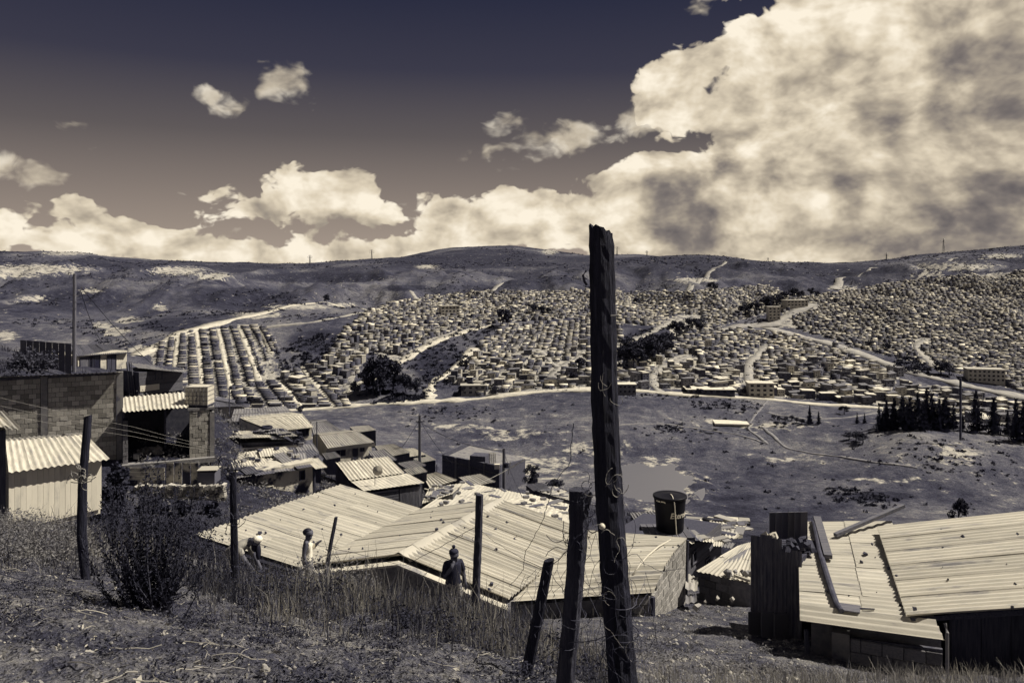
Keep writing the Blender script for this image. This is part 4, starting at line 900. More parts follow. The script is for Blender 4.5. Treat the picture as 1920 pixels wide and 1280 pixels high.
# ---- open shed beside it
w_ = Wall(228, 40.6, 402, 42.4)
r = root_at('open_shed', w_.at(315, 862), 'open-fronted brick shed under a ribbed sheet roof, beside the block building', 'building', SG)
corr(r, [w_.back(w_.at(231, 771), -.3), w_.back(w_.at(353, 762), -.3), P(350, 735, 44.6), P(227, 745, 44.0)], 5, 1, 'metal_light', .19, .035)
zf = w_.at(315, 862).z; H_ = w_.at(315, 768).z-zf
def slab3(px0, px1, t0, t1, z0, z1, m, nm):
    f = [w_.back(w_.at(px0, 800), t0), w_.back(w_.at(px1, 800), t0), w_.back(w_.at(px1, 800), t1), w_.back(w_.at(px0, 800), t1)]
    MB().prism([Vector((p.x, p.y, z0)) for p in f], [Vector((p.x, p.y, z1)) for p in f]).part(nm, m, r)
slab3(228, 400, 3.0, 3.15, zf, zf+H_, 'brick_dark', 'back_wall'); slab3(228, 232, .3, 3.0, zf, zf+H_, 'brick_dark', 'side_wall'); slab3(308, 312, 1.2, 3.0, zf, zf+H_, 'brick_dark', 'inner_wall'); slab3(395, 400, .3, 3.0, zf, zf+H_, 'brick_dark', 'side_wall')
slab3(226, 402, -.35, 3.1, zf-.25, zf, 'concrete', 'floor_slab'); slab3(352, 402, -.05, 1.6, zf+H_-.12, zf+H_, 'concrete', 'roof_slab')
bricks(r, w_.at(230, 0), w_.at(240, 0), w_.at(235, 783).z, zf, .27, .2, 'block_dark', 'shade_black')
bricks(r, w_.at(355, 0), w_.at(393, 0), zf+H_-.13, zf, .30, .21, 'block', 'mortar')
w_.slab(r, 393.5, 772, 402, 862, -.05, .25, 'concrete', 'column')
pile = root_at('rubble_pile', w_.back(w_.at(283, 862), 1.0), 'heap of sacks and rubble inside the open shed', 'rubble'); lumps(40, w_.back(w_.at(285, 862), 1.0), (.55, .3, .35), .16).part('heap', 'rubble', pile)
bx_ = root_at('crate', w_.back(w_.at(256, 862), .3), 'small pale box by the left pillar of the open shed', 'box'); MB().box(w_.back(w_.at(256, 862), .3, .14), (.26, .26, .26), .2).part('box', 'concrete', bx_)
# caged water container on the pier
c = w_.back(w_.at(376, 772), .6); c.z = zf+H_+.6
t_ = root_at('water_container', c-Vector((0, 0, .6)), 'white square water container in a wire cage on the brick pier', 'container')
MB().box(c, (1.16, 1.0, .94)).part('tank_body', 'white_plastic', t_)
cg = MB()
for k in range(7):
    x = c.x-.6+1.2*k/6
    for y in (-.53, .53): cg.tube([(x, c.y+y, c.z-.5), (x, c.y+y, c.z+.5)], .016, 4)
for k in range(5):
    z = c.z-.48+.96*k/4; cg.tube([(c.x-.6, c.y-.54, z), (c.x+.6, c.y-.54, z), (c.x+.6, c.y+.54, z), (c.x-.6, c.y+.54, z), (c.x-.6, c.y-.54, z)], .016, 4)
cg.part('cage', 'steel', t_)
MB().box(c-Vector((0, 0, .53)), (1.2, 1.05, .1)).part('pallet', 'wood_dark', t_)
# ---- painted boards, door panels and stone wall below the shed
r = root_at('board_fence', P(275, 915, 39.6), 'patched wall of stained boards below the open shed', 'fence')
planks(r, P(243, 0, 39.5), P(309, 0, 39.5), P(0, 876, 39.5).z, P(0, 915, 39.5).z, 5, 'plaster_stained', 'board', True)
r = root_at('door_panels', P(340, 905, 39.4), 'row of four rusty white door panels right of the stained boards', 'panels')
planks(r, P(311, 0, 39.4), P(373, 0, 39.4), P(0, 867, 39.4).z, P(0, 907, 39.4).z, 4, 'plaster_stained', 'panel', gap=.05)
r = root_at('scrap_box', P(393, 903, 39.3), 'low dark metal box with a pale lid right of the door panels', 'box')
MB().box(P(392, 892, 39.6), (.85, .8, .55)).part('box', 'metal_rust', r); MB().box(P(392, 878, 39.6), (.95, .9, .04), .1).part('lid', 'metal_light', r)
r = root_at('stone_wall', P(335, 955, 38.6), 'rough dry stone retaining wall below the door panels', 'wall')
MB().box(P(335, 934, 39.35), (4.1, .4, 1.15)).part('core', 'mortar', r)
sm = []
for k in range(5):
    rg = random.Random(k); pts = [Vector((rg.uniform(.6, 1)*a, rg.uniform(.6, 1)*b, rg.uniform(.6, 1)*c_)) for a in (-1, 1) for b in (-1, 1) for c_ in (-1, 1)]
    sm.append(mesh('stone', [pts[i] for i in (0, 4, 6, 2, 1, 5, 7, 3)], CUBEF, 'stone'))
inv = Matrix.LocRotScale(r.location, r.rotation_euler, r.scale).inverted()
for j in range(7):
    x = 252+random.uniform(0, 6)
    while x < 420:
        w_ = random.uniform(6, 13); o = bpy.data.objects.new('stone', random.choice(sm)); C.objects.link(o); o.parent = r; o.matrix_parent_inverse = inv
        o.location = P(x+w_/2, 957-j*7.6+random.uniform(-2, 2), 38.95+j*.02); o.scale = (w_/F*39*.58, .24, .125*random.uniform(.75, 1.25)); o.rotation_euler = (0, random.uniform(-.3, .3), 0); x += w_
# ---- white panelled shed at left
w_ = Wall(14, 28.6, 190, 31.3)
r = root_at('white_shed', w_.at(100, 975), 'cream panelled shed with ribbed roof, far left behind the leaning post', 'shed', SG)
A, B = w_.at(16, 880), w_.at(190, 860); zb = w_.at(100, 985).z; tf = lambda u: A.z*(1-u)+B.z*u-.02
f = [w_.back(A, .08), w_.back(B, .08), w_.back(w_.at(168, 860), 3.6), w_.back(w_.at(16, 860), 3.6)]
MB().prism([Vector((p.x, p.y, zb)) for p in f], [Vector((p.x, p.y, min(A.z, B.z)-.06)) for p in f]).part('wall', 'siding_cream', r)
planks(r, A, B, 0, w_.at(100, 975).z, 17, 'siding_cream', 'wall_panel', topf=tf, gap=.006)
RD0, RD1 = P(10, 827, 31.2), P(160, 815, 33.0)
corr(r, [w_.back(w_.at(8, 884), -.35), w_.back(w_.at(197, 859), -.35), RD1, RD0], 5, 1, 'metal_light', .19, .03)
corr(r, [RD0, RD1, P(150, 812, 35.5), P(8, 823, 33.6)], 4, 1, 'metal_mid', .19, .03)
MB().add([w_.back(B, .02), w_.back(w_.at(168, 860), 3.5), RD1-Vector((.06, 0, .06)), w_.back(B, .02)+Vector((-.05, 0, 0))], [(0, 1, 2), (0, 2, 3)]).part('gable', 'siding_cream', r)
# ---- hut at the very left edge
d = 26.0
r = root_at('dark_hut', P(0, 950, d), 'dark hut corner with a pale crooked roof at the left edge', 'shed')
f = [P(-90, 0, d), P(11, 0, d), P(2, 0, d+2.5), P(-90, 0, d+2.5)]
MB().prism([Vector((p.x, p.y, P(0, 975, d).z)) for p in f], [Vector((p.x, p.y, P(0, 807, d).z)) for p in f]).part('wall', 'wood_dark', r)
corr(r, [P(-90, 806, d-.4), P(40, 805, d-.4), P(6, 770, d+2), P(-90, 768, d+2)], 3, 1, 'metal_mid', .18, .03)
corr(r, [P(-60, 802, d-.5), P(24, 799, d-.5), P(-2, 778, d+1), P(-60, 776, d+1)], 2, 1, 'metal_light', .18, .03, jit=.03)
# ---- tiled house and dark fence on the slope above
d = 56.0
r = root_at('tiled_house', P(195, 700, d), 'small cream house with dark tiled roof behind the utility pole', 'house', SG)
corr(r, [P(141, 668, d-2.0), P(242, 662, d+1.8), P(208, 646, d+5), P(131, 646, d+2)], 5, 1, 'metal_rust', .16, .03)
w_ = Wall(146, d-1.6, 238, d+2.0); A, B = w_.at(146, 667), w_.at(238, 662); f = [A, B, w_.back(w_.at(225, 662), 3.2), w_.back(w_.at(146, 662), 3.2)]
MB().prism([Vector((p.x, p.y, w_.at(190, 712).z)) for p in f], [Vector((p.x, p.y, A.z)) for p in f]).part('wall', 'plaster_cream', r); A, B = A+w_.n*.012, Vector((B.x, B.y, A.z))+w_.n*.012
opening(r, A, B, .16, .12, 1.0, 1.3, 'door', 'wood_dark', 'wood_grey', 0); opening(r, A, B, .32, .1, .9, 1.1, mfr='wood_dark'); opening(r, A, B, .67, .18, .75, 1.2, 'door', 'wood_dark', 'wood_dark', 1)
d = 50.0
r = root_at('dark_board_fence', P(90, 690, d), 'tall dark sheet fence on the grassy bank left of the pole', 'fence')
for k in range(8):
    x0, x1 = 38+k*12, 49.5+k*12; MB().prism([P(x0, 668+k*4.4, d), P(x1, 672+k*4.4, d), P(x1, 672+k*4.4, d+.06), P(x0, 668+k*4.4, d+.06)], [P(x0, 637+k*.9, d), P(x1, 638+k*.9, d), P(x1, 638+k*.9, d+.06), P(x0, 637+k*.9, d+.06)]).part('sheet', 'metal_rust', r)
# ---- wooden shack
d = 49.0
r = root_at('wooden_shack', P(300, 740, d), 'grey plank shack with a pale board, right of the tiled house', 'shack', SG)
w_ = Wall(260, d-.8, 343, d+1.4); f = [w_.back(w_.at(261, 692), .05), w_.back(w_.at(342, 692), .05), w_.back(w_.at(335, 692), 2.6), w_.back(w_.at(256, 692), 2.6)]
MB().prism([Vector((p.x, p.y, w_.at(300, 745).z)) for p in f], [Vector((p.x, p.y, w_.at(300, 694).z)) for p in f]).part('wall', 'wood_dark', r)
planks(r, w_.at(260, 0), w_.at(343, 0), w_.at(300, 694).z, w_.at(300, 736).z, 11, 'wood_flat', 'plank', True)
corr(r, [P(258, 690, d-.4), P(350, 699, d-.4), P(344, 690, d+3.2), P(240, 680, d+3.2)], 4, 1, 'metal_dull', .2, .015)
w_.slab(r, 262, 721, 298, 732, -.06, -.03, 'paint_white', 'pale_board'); opening(r, w_.back(w_.at(262, 692), -.04), w_.back(w_.at(343, 692), -.04), .42, .12, .45, .5, 'window', 'wood_dark', 'wood_grey', 0)
for x in (246, 250, 241): MB().tube([P(x-4, 678, d-.5), P(x+3, 742, d-.6)], .035, 5).part('prop_pole', 'wood_grey', r)
# ================================================================ MIDDLE HOUSES
def gable_house(name, label, ridge, eave, dr, de, zb_y, wall, roofm, sheets=5, pitch=.18, amp=.03, wins=(), back=2.0, runs=1, cat='house', fascia=None, mats=None):
    """house seen from above: ridge and eave are photo lines ((x,y),(x,y)) at depths dr, de"""
    k_ = (eave[0][1]-YH)/(eave[1][1]-YH); E0, E1 = P(*eave[0], de), P(*eave[1], de*k_); k_ = (ridge[0][1]-YH)/(ridge[1][1]-YH); R0, R1 = P(*ridge[0], dr), P(*ridge[1], dr*k_)
    r = root_at(name, P((eave[0][0]+eave[1][0])/2, zb_y, de+.4), label, cat, SG)
    corr(r, [E0, E1, R1, R0], sheets, runs, roofm, pitch, amp, mats=mats)
    zb = P(0, zb_y, de).z
    k = .35/max(.5, (R0-E0).length)
    W0, W1 = E0.lerp(R0, k), E1.lerp(R1, k)
    B0, B1 = R0+(R0-E0)*Vector((1, 1, 0)).x*0, R1
    e_, n_ = frame_of(E0, E1); Bk0 = R0-n_*back; Bk1 = R1-n_*back-e_*.5; Bk0.z = W0.z; Bk1.z = W1.z
    dn_ = Vector((0, 0, -.08))
    a = Vector((.10, 0, 0))
    pts_t = [W0+a+dn_, W1-a+dn_, R1-a+dn_*1.4, Bk1-a+dn_, Bk0+a+dn_, R0+a+dn_*1.4]
    pts_b = [Vector((p.x, p.y, zb)) for p in pts_t]
    MB().add(pts_b+pts_t, [(0, 1, 7, 6), (1, 2, 8, 7), (2, 3, 9, 8), (3, 4, 10, 9), (4, 5, 11, 10), (5, 0, 6, 11), (6, 7, 8, 11), (11, 8, 9, 10)]).part('wall', wall, r)
    corr(r, [R0, R1, Bk1+Vector((0, .3, 0)), Bk0+Vector((0, .3, 0))], sheets, 1, roofm, pitch, amp, mats=mats)
    MB().tube([R0+Vector((0, 0, .04)), R1+Vector((0, 0, .04))], .07, 6).part('ridge_cap', roofm, r)
    F0, F1 = W0+a+Vector((0, -.01, 0)), W1-a+Vector((0, -.01, 0))
    for kw in wins: opening(r, F0, F1, *kw[:4], **kw[4])
    return r, F0, F1
# pale roofed house, far left of the row
gable_house('pale_roof_house', 'cream house with pale ribbed roof, topmost of the near slope below the town', ((456, 787), (567, 777)), ((512, 809), (588, 801)), 66.5, 62.5, 834, 'plaster_cream', 'metal_light', 6, .24, .035,
            [(.45, .12, .75, .6, dict(mfr='paint_white', bars=1)), (.78, .1, .95, .62, dict(mfr='wood_dark', bars=2))])
r, _, _ = gable_house('grey_gable_house', 'low dark shed with a dull flat roof behind the pale roofed house', ((436, 778), (545, 771)), ((432, 791), (540, 785)), 73, 69, 806, 'wood_dark', 'metal_dull', 5, .25, .02)
r, _, _ = gable_house('dark_wall_house', 'dark brick house with white end wall left of the pale roofed house', ((398, 750), (440, 757)), ((399, 763), (462, 762)), 82, 78, 786, 'plaster_cream', 'metal_rust', 4, .25, .02)
gable_house('veranda_house', 'cream house with grey ribbed roof, white beam and two windows', ((598, 816), (669, 808)), ((614, 840), (702, 829)), 69, 65.5, 872, 'plaster_cream', 'metal_mid', 6, .24, .035,
            [(.28, .28, .95, .65, dict(mfr='wood_grey', bars=1)), (.62, .3, .5, 1.15, dict(kind='door', mfr='wood_grey', mp='wood_dark', bars=0)), (.06, .25, .7, .7, dict(mfr='wood_dark', bars=2)), (.78, .28, .45, .5, dict(mfr='wood_grey'))])
bm_r = root_at('roof_beam', P(658, 840, 65.2), 'thick white eaves beam along the veranda house', 'beam'); MB().prism([P(613, 846, 65.1), P(703, 836, 65.1), P(703, 836, 65.6), P(613, 846, 65.6)], [P(612, 841, 65.1), P(703, 830, 65.1), P(703, 830, 65.6), P(612, 841, 65.6)]).part('beam', 'plaster_cream', bm_r)
gable_house('side_roof_shed', 'narrow dull roofed shed between pale roofed and veranda houses', ((583, 793), (612, 788)), ((588, 815), (640, 808)), 76, 72, 826, 'wood_dark', 'metal_dull', 4, .22, .03)
# plank house with two roof levels
d = 46
r = root_at('plank_house', P(700, 950, d), 'plank house with pale two-level ribbed roof right of the stained wall house', 'house', SG)
q1 = [P(655, 901, 44.9), P(758, 887, 46.6), P(726, 856, 49.2), P(629, 867, 47.6)]
q2 = [P(682, 921, 43.2), P(796, 905, 45.0), P(763, 887, 46.8), P(656, 902, 45.1)]
corr(r, q1, 5, 1, 'metal_light', .20, .035); corr(r, q2, 5, 1, 'metal_light', .25, .012)
corr(r, [P(629, 867, 47.6), P(726, 856, 49.2), P(728, 860, 51.5), P(634, 871, 50.0)], 5, 1, 'metal_mid', .2, .03)
zb = P(0, 962, 44).z
tpz = [P(684, 920, 43.5), P(792, 905, 45.2), P(760, 889, 47.2), P(727, 858, 49.2), P(632, 869, 47.6), P(656, 903, 45.1)]
tpz = [Vector((p.x, p.y, p.z-.1)) for p in tpz]
MB().prism([Vector((p.x, p.y, zb)) for p in tpz], tpz).part('wall', 'wood_dark', r)
W0, W1 = P(686, 920, 43.42), P(790, 906, 45.05)
planks(r, W0, W0.lerp(W1, .58), 0, 0, 1, 'wood_grey', 'wall_back', topf=lambda u: P(0, 918, 43.8).z) if False else None
for i in range(9):
    a = W0.lerp(W1, .02); b = W0.lerp(W1, .58); z = -.18-.14*i; MB().prism([a+Vector((0, -.03, z-.05)), b+Vector((0, -.03, z-.05)), b+Vector((0, .0, z-.05)), a+Vector((0, 0, z-.05))], [a+Vector((0, -.03, z+.05)), b+Vector((0, -.03, z+.05)), b+Vector((0, 0, z+.05)), a+Vector((0, 0, z+.05))]).part('slat', 'wood_grey', r)
planks(r, W0.lerp(W1, .6), W1, 0, zb+.1, 7, 'wood_grey', 'plank', topf=lambda u: W0.lerp(W1, .6+.4*u).z-.15)
S0, S1 = P(630, 872, 47.5), P(684, 922, 43.45)
planks(r, S0, S1, 0, zb+.3, 14, 'wood_dark', 'side_plank', topf=lambda u: S0.lerp(S1, u).z-.12)
dsh = root_at('roof_dish', P(705, 900, 44.6), 'pale round dish aerial on a pole over the plank house', 'aerial')
MB().tube([P(703, 922, 44.3), P(703, 884, 44.3)], .022, 5).part('pole', 'steel', dsh)
dm = MB(); cen = P(708, 882, 44.2); ring = [[cen+Vector((math.cos(a)*rr_, -.10*(1-rr_/.28), math.sin(a)*rr_)) for a in np.linspace(0, 2*math.pi, 14, endpoint=False)] for rr_ in (.28, .18, .05)]
vv = [p for g_ in ring for p in g_]; ff = [(k*14+i, k*14+(i+1) % 14, (k+1)*14+(i+1) % 14, (k+1)*14+i) for k in range(2) for i in range(14)]+[tuple(28+i for i in range(14))]
dm.add(vv, ff).part('dish', 'white_plastic', dsh)
# ---- stained wall house with patched roof
d = 42.0
r = root_at('stained_house', P(520, 948, 43), 'crumbling house with black-stained plaster wall and patched sheet roof', 'house', SG)
w_ = Wall(455, 42.0, 587, 45.0)
A, B = w_.at(455, 889), w_.at(586, 868); B.z = A.z; zb = w_.at(455, 962).z-.4
f = [A, B, w_.back(w_.at(570, 868), 3), w_.back(w_.at(440, 868), 2.5)]
MB().prism([Vector((p.x, p.y, zb)) for p in f], [Vector((p.x, p.y, A.z)) for p in f]).part('wall', 'plaster_stained', r)
o1, o2 = A-w_.n*-.012, B-w_.n*-.012
opening(r, o1, o2, .84, .42, .36, .55, 'window', 'wood_dark', 'shade_black', 0); opening(r, o1, o2, .30, .9, 1.0, 1.2, 'door', 'plaster_stained', 'metal_rust', 1)
w_.slab(r, 430, 892, 452, 962, -.02, .3, 'shade_black', 'door_shade_slab')  # solid slab in place of a doorway, its shade put into the colour
for x in (431, 589): MB().tube([w_.at(x, 885), w_.at(x+1, 965)], .07, 6).part('corner_post', 'wood_dark', r)
MS = ['metal_dull', 'metal_rust', 'metal_rust', 'metal_mid', 'metal_light']
def patch_roof(r, q, nu, nv, mats, scale=1.15):
    """irregular sheets laid over each other across a quad"""
    for j in range(nv):
        for i in range(nu):
            u, v = (i+.5)/nu+random.uniform(-.03, .03), (j+.5)/nv+random.uniform(-.04, .04); du, dv = .5/nu*scale*random.uniform(.8, 1.3), .5/nv*scale*random.uniform(.85, 1.3); rt = random.uniform(-.12, .12)
            cs = [bil(q, u+a*du-b*rt*dv, v+b*dv+a*rt*du) for a, b in ((-1, -1), (1, -1), (1, 1), (-1, 1))]
            up = Vector((0, 0, .02+.035*((i*7+j*3) % 4)+random.uniform(0, .05)))
            corr(r, [c_+up for c_ in cs], 1, 1, None, .16, .02, mats=mats, seg=1)
q = [w_.back(w_.at(430, 897), -.4), w_.back(w_.at(600, 874), -.4), P(578, 836, 48), P(402, 860, 45.4)]
patch_roof(r, q, 7, 3, MS)
for k in range(14):
    b = bil(q, random.random(), random.uniform(.3, 1)); MB().box(b+Vector((0, 0, .22)), (.3, .16, .14), random.uniform(0, 3)).part('weight', random.choice(['block', 'block_dark', 'wood_dark']), r)
# upper patched roof
r = root_at('patched_roof_shed', P(470, 845, 50), 'long low shed with tattered pale roof weighed down by bricks', 'shed', SG)
q = [P(400, 826, 48), P(555, 822, 48), P(538, 808, 52), P(405, 812, 52)]
prism_body(r, [P(402, 830, 48.2), P(552, 825, 48.2), P(538, 812, 52), P(406, 815, 52)], P(0, 852, 48).z, 'wood_dark'); patch_roof(r, [Vector(p) for p in q], 6, 2, ['metal_mid', 'metal_light', 'metal_dull'])
for k in range(16):
    b = bil([Vector(p) for p in q], random.random(), random.random()); MB().box(b+Vector((0, 0, .2)), (.3, .2, .14), random.uniform(0, 3)).part('brick_weight', random.choice(['block_dark', 'wood_dark', 'black_rubber']), r)
MB().prism([P(400, 846, 47.5), P(556, 838, 47.5), P(556, 838, 48), P(400, 846, 48)], [P(400, 842, 47.5), P(556, 834, 47.5), P(556, 834, 48), P(400, 842, 48)]).part('kerb_beam', 'paint_white', r)
ty = root_at('tyre', P(500, 806, 50), 'black tyre lying on the tattered pale roof', 'tyre'); cen = P(500, 804, 50)
tor = MB(); nn_, mm_ = 16, 6
tor.add([cen+Vector((math.cos(a)*(.28+.1*math.cos(b)), math.sin(a)*(.28+.1*math.cos(b)), .1*math.sin(b)+.1)) for a in np.linspace(0, 2*math.pi, nn_, endpoint=False) for b in np.linspace(0, 2*math.pi, mm_, endpoint=False)], [(i*mm_+j, ((i+1) % nn_)*mm_+j, ((i+1) % nn_)*mm_+(j+1) % mm_, i*mm_+(j+1) % mm_) for i in range(nn_) for j in range(mm_)]).part('tread', 'black_rubber', ty)
# ---- shanty roofs right of the veranda house
SH = [((702, 836), (738, 832), (770, 848), (722, 858), 70, 73, 'metal_mid', 'pale shanty roof right of the veranda house, left one'), ((735, 842), (775, 840), (800, 852), (755, 858), 74, 77, 'metal_light', 'pale shanty roof near the tall wooden pole, right one'), ((690, 846), (720, 842), (745, 862), (705, 868), 62, 65, 'metal_dull', 'dull shanty roof just behind the plank house'), ((770, 855), (800, 852), (818, 862), (785, 868), 72, 75, 'metal_mid', 'small shanty roof right of the tall wooden pole'),
      ((792, 891), (818, 885), (858, 900), (806, 915), 54, 58, 'fibre_cement', 'pale gable roof below the brick building'), ((745, 868), (780, 862), (800, 872), (765, 880), 60, 63, 'metal_dull', 'dark low roof behind the plank house ridge')]
SH += [((548, 866), (592, 858), (604, 868), (560, 878), 50, 52.5, 'metal_rust', 'rusty lean-to roof between stained and plank houses'), ((604, 850), (628, 846), (640, 856), (612, 862), 60, 62, 'metal_dull', 'small dull roof under the veranda house wall'), ((655, 800), (690, 797), (706, 806), (668, 811), 84, 87, 'metal_mid', 'far small roof behind the veranda house'),
       ((400, 790), (432, 786), (440, 798), (404, 803), 60, 63, 'metal_dull', 'dull roof right behind the brick pier'), ((756, 880), (790, 874), (802, 884), (770, 891), 56, 58.5, 'metal_mid', 'narrow roof squeezed beside the tall wooden pole'), ((860, 895), (900, 888), (930, 903), (885, 912), 58, 61, 'metal_mid', 'low roof in front of the brick building'),
       ((985, 908), (1015, 905), (1035, 915), (1000, 920), 64, 67, 'metal_rust', 'rusty roof below the round tree'), ((1180, 962), (1225, 958), (1240, 972), (1190, 978), 34, 36, 'metal_dull', 'dull low roof behind the black tank')]
for (a, b, c_, e, dn_, df_, m_, lb) in SH:
    r = root_at('shanty', P((e[0]+c_[0])/2, e[1]+14, dn_), lb, 'shack', SG); q = [P(*e, dn_), P(*c_, dn_), P(*b, df_), P(*a, df_)]
    corr(r, q, 4, 1, m_, .2, .025); prism_body(r, q, P(0, e[1]+28, dn_).z, 'wood_dark')
# ---- low flat roofs in the middle
FL = [([(788, 955), (1000, 975), (1000, 930), (868, 903)], (44, 42, 52, 53), 'fibre_cement', 'wide pale flat roof beyond the big ridged roof'), ([(930, 945), (1066, 985), (1075, 948), (990, 925)], (40, 38, 46, 47), 'metal_light', 'pale flat roof left of the second post'), ([(1010, 922), (1075, 940), (1100, 925), (1040, 912)], (56, 54, 62, 63), 'metal_mid', 'small flat roof behind the second post'), ([(790, 945), (850, 925), (872, 905), (805, 915)], (47, 47, 53, 53), 'metal_light', 'pale lean-to roof beside the plank house')]
for cs, ds, m_, lb in FL:
    r = root_at('flat_roof_house', P(cs[0][0]+50, cs[0][1]+20, ds[0]), lb, 'house', SG); q = [P(x, y, dd) for (x, y), dd in zip(cs, ds)]
    corr(r, q, 6, 2, m_, .25, .012); prism_body(r, q, min(p.z for p in q)-2.6, 'block_dark')
    for k in range(9):
        b = bil(q, random.random(), random.random()); MB().box(b+Vector((0, 0, .12)), (.32, .18, .14), random.uniform(0, 3)).part('brick_weight', 'block_dark', r)
    for k in range(8):
        b = bil(q, random.random(), random.random()); MB().box(b+Vector((0, 0, .08)), (random.uniform(.5, 1.6), random.uniform(.1, .5), .03), random.uniform(0, 3)).part('loose_board', random.choice(['wood_grey', 'metal_dull', 'metal_rust', 'metal_light']), r)
# ---- unfinished brick building with lattice
d = 78
r = root_at('brick_building', P(900, 918, d), 'unfinished dark brick building without a roof, beside the round tree', 'building', SG)
A, B, Cc = P(829, 852, 82), P(936, 873, 76), P(985, 860, 82); D_ = Vector((A.x+Cc.x-B.x, A.y+Cc.y-B.y, A.z)); zb = P(0, 925, 78).z
def wall_box(root, a, b, zb, th, m, name='wall'):
    e, n = frame_of(a, b); a, b = Vector(a), Vector(b)
    f = [a, b, b-n*th, a-n*th]
    if (f[1]-f[0]).cross(f[2]-f[1]).z < 0: f = [f[1], f[0], f[3], f[2]]
    MB().prism([Vector((p.x, p.y, zb)) for p in f], f).part(name, m, root)
for a, b in ((A, B), (B, Cc)): wall_box(r, a, b, zb, .2, 'brick_dark')
MB().prism([Vector((A.x, A.y+.3, zb)), Vector((D_.x, D_.y, zb)), Vector((D_.x, D_.y+.2, zb)), Vector((A.x, A.y+.5, zb))], [Vector((A.x, A.y+.3, A.z)), Vector((D_.x, D_.y, A.z)), Vector((D_.x, D_.y+.2, A.z)), Vector((A.x, A.y+.5, A.z))]).part('back_wall', 'brick_dark', r)
MB().prism([Vector((p.x, p.y, B.z-.9)) for p in (A, B, Cc, D_)], [Vector((p.x, p.y, B.z-.75)) for p in (A, B, Cc, D_)]).part('floor_slab', 'concrete', r)
for k in range(1, 4):
    p = A.lerp(B, k/4)+Vector((0, -.06, 0)); MB().prism([Vector((p.x-.1, p.y-.1, zb)), Vector((p.x+.1, p.y-.1, zb)), Vector((p.x+.1, p.y+.1, zb)), Vector((p.x-.1, p.y+.1, zb))], [Vector((p.x-.1, p.y-.1, p.z)), Vector((p.x+.1, p.y-.1, p.z)), Vector((p.x+.1, p.y+.1, p.z)), Vector((p.x-.1, p.y+.1, p.z))]).part('column', 'block_dark', r)
hb = P(900, 862, 79); MB().box(hb, (1.6, 1.5, 1.1), -.3).part('stair_head', 'brick_dark', r)
lt = MB(); lc = P(923, 859, 77.5)
for i in range(4):
    lt.box(lc+Vector((-.3+.2*i, 0, 0)), (.05, .1, 1.05)); 
for j in range(6): lt.box(lc+Vector((0, .003, -.5+.2*j)), (.64, .094, .05))
lt.part('lattice_block', 'plaster_cream', r)
MB().box(P(932, 874, 75.6), (.5, .4, .45)).part('meter_box', 'paint_white', r)
# ---- round tree and bushes by it
def near_tree(name, base, H, wf, k, label):
    o = thing(name, base, label, 'tree', 'trees on the near slope', .7); o.scale = (H*wf, H*wf, H); link('trunk', PROTO[k][0], o); link('crown', PROTO[k][1], o)
near_tree('small_bush_tree', P(1042, 925, 66)+Vector((0, 0, -.3)), 1.5, 1.6, 2, 'low spreading bush left of the second post top')
near_tree('roof_edge_tree', P(1797, 985, 60)+Vector((0, 0, -.3)), 2.4, .8, 0, 'dark treetop poking up behind the right ribbed roof')
near_tree('garden_bush', P(556, 838, 55)+Vector((0, 0, -.5)), 1.6, 1.5, 3, 'bush between patched roof and stained house')
near_tree('garden_bush', P(690, 870, 60)+Vector((0, 0, -.5)), 1.2, 1.3, 2, 'potted shrub at the right end of the veranda house')
near_tree('garden_bush', P(1365, 770, 440), 4.2, 1.6, 2, 'dark bush on the bank under the valley road')
# ---- poles and wires
def pole(x, yb, yt, d, r0, label, lean=0, arm=False):
    o = root_at('utility_pole', P(x, yb, d), label, 'pole', 'utility poles'); MB().tube([P(x, yb+40, d), P(x+lean*.5, (yb+yt)/2, d), P(x+lean, yt, d)], [r0, r0*.92, r0*.8], 8).part('shaft', 'wood_grey', o)
    return o
pl = pole(139, 700, 513, 52, .13, 'tall concrete utility pole behind the block building at left', 1)
MB().tube([P(133, 512, 52), P(129, 511, 51.9), P(128, 516, 51.9)], .07, 5).part('lamp_arm', 'steel', pl); MB().tube([P(140, 552, 51.8), P(146, 556, 51.6), P(150, 548, 51.6), P(154, 538, 51.6)], .03, 4).part('bracket', 'steel', pl)
pl = pole(787, 905, 778, 72, .15, 'tall thin utility pole rising beside the shanty roofs', 0); MB().box(P(787, 790, 71.8), (.7, .08, .08)).part('cross_arm', 'wood_dark', pl)
pl = pole(945, 935, 840, 56, .13, 'short utility pole with transformer in front of the brick building', 0); MB().tube([P(949, 876, 55.7), P(949, 868, 55.7)], .18, 8).part('transformer', 'black_rubber', pl); MB().tube([P(953, 890, 55.7), P(957, 865, 55.7)], .03, 4).part('insulator', 'steel', pl)
for x, yb, yt, d, lb in [(594, 850, 790, 64, 'thin dark post between pale roofed and veranda houses'), (430, 780, 725, 70, 'thin dark pole in front of the far left houses'), (533, 770, 735, 95, 'thin far pole above the pale roofed house'), (819, 905, 870, 70, 'thin aerial mast on the pale gable roof'), (1801, 825, 708, 385, 'tall power pole among the conifers')]:
    o = root_at('thin_pole', P(x, yb, d), lb, 'pole', 'thin poles'); MB().tube([P(x, yb, d), P(x, yt, d)], .045 if d < 200 else .55, 6).part('shaft', 'wood_dark', o)
MB().box(P(819, 874, 70), (.4, .1, .5)).part('box', 'paint_white', o) if False else None
def cable(name, pts, sag, r, m, label, cat='cable', n=14, group=None):
    mb = MB()
    for a, b in zip(pts[:-1], pts[1:]):
        a, b = Vector(a), Vector(b); mb.tube([a.lerp(b, t)-Vector((0, 0, sag*4*t*(1-t)*(b-a).length)) for t in np.linspace(0, 1, n)], r, 4, False)
    o = link(name, mb.mesh(name, m)); return tag(o, label, cat, group)
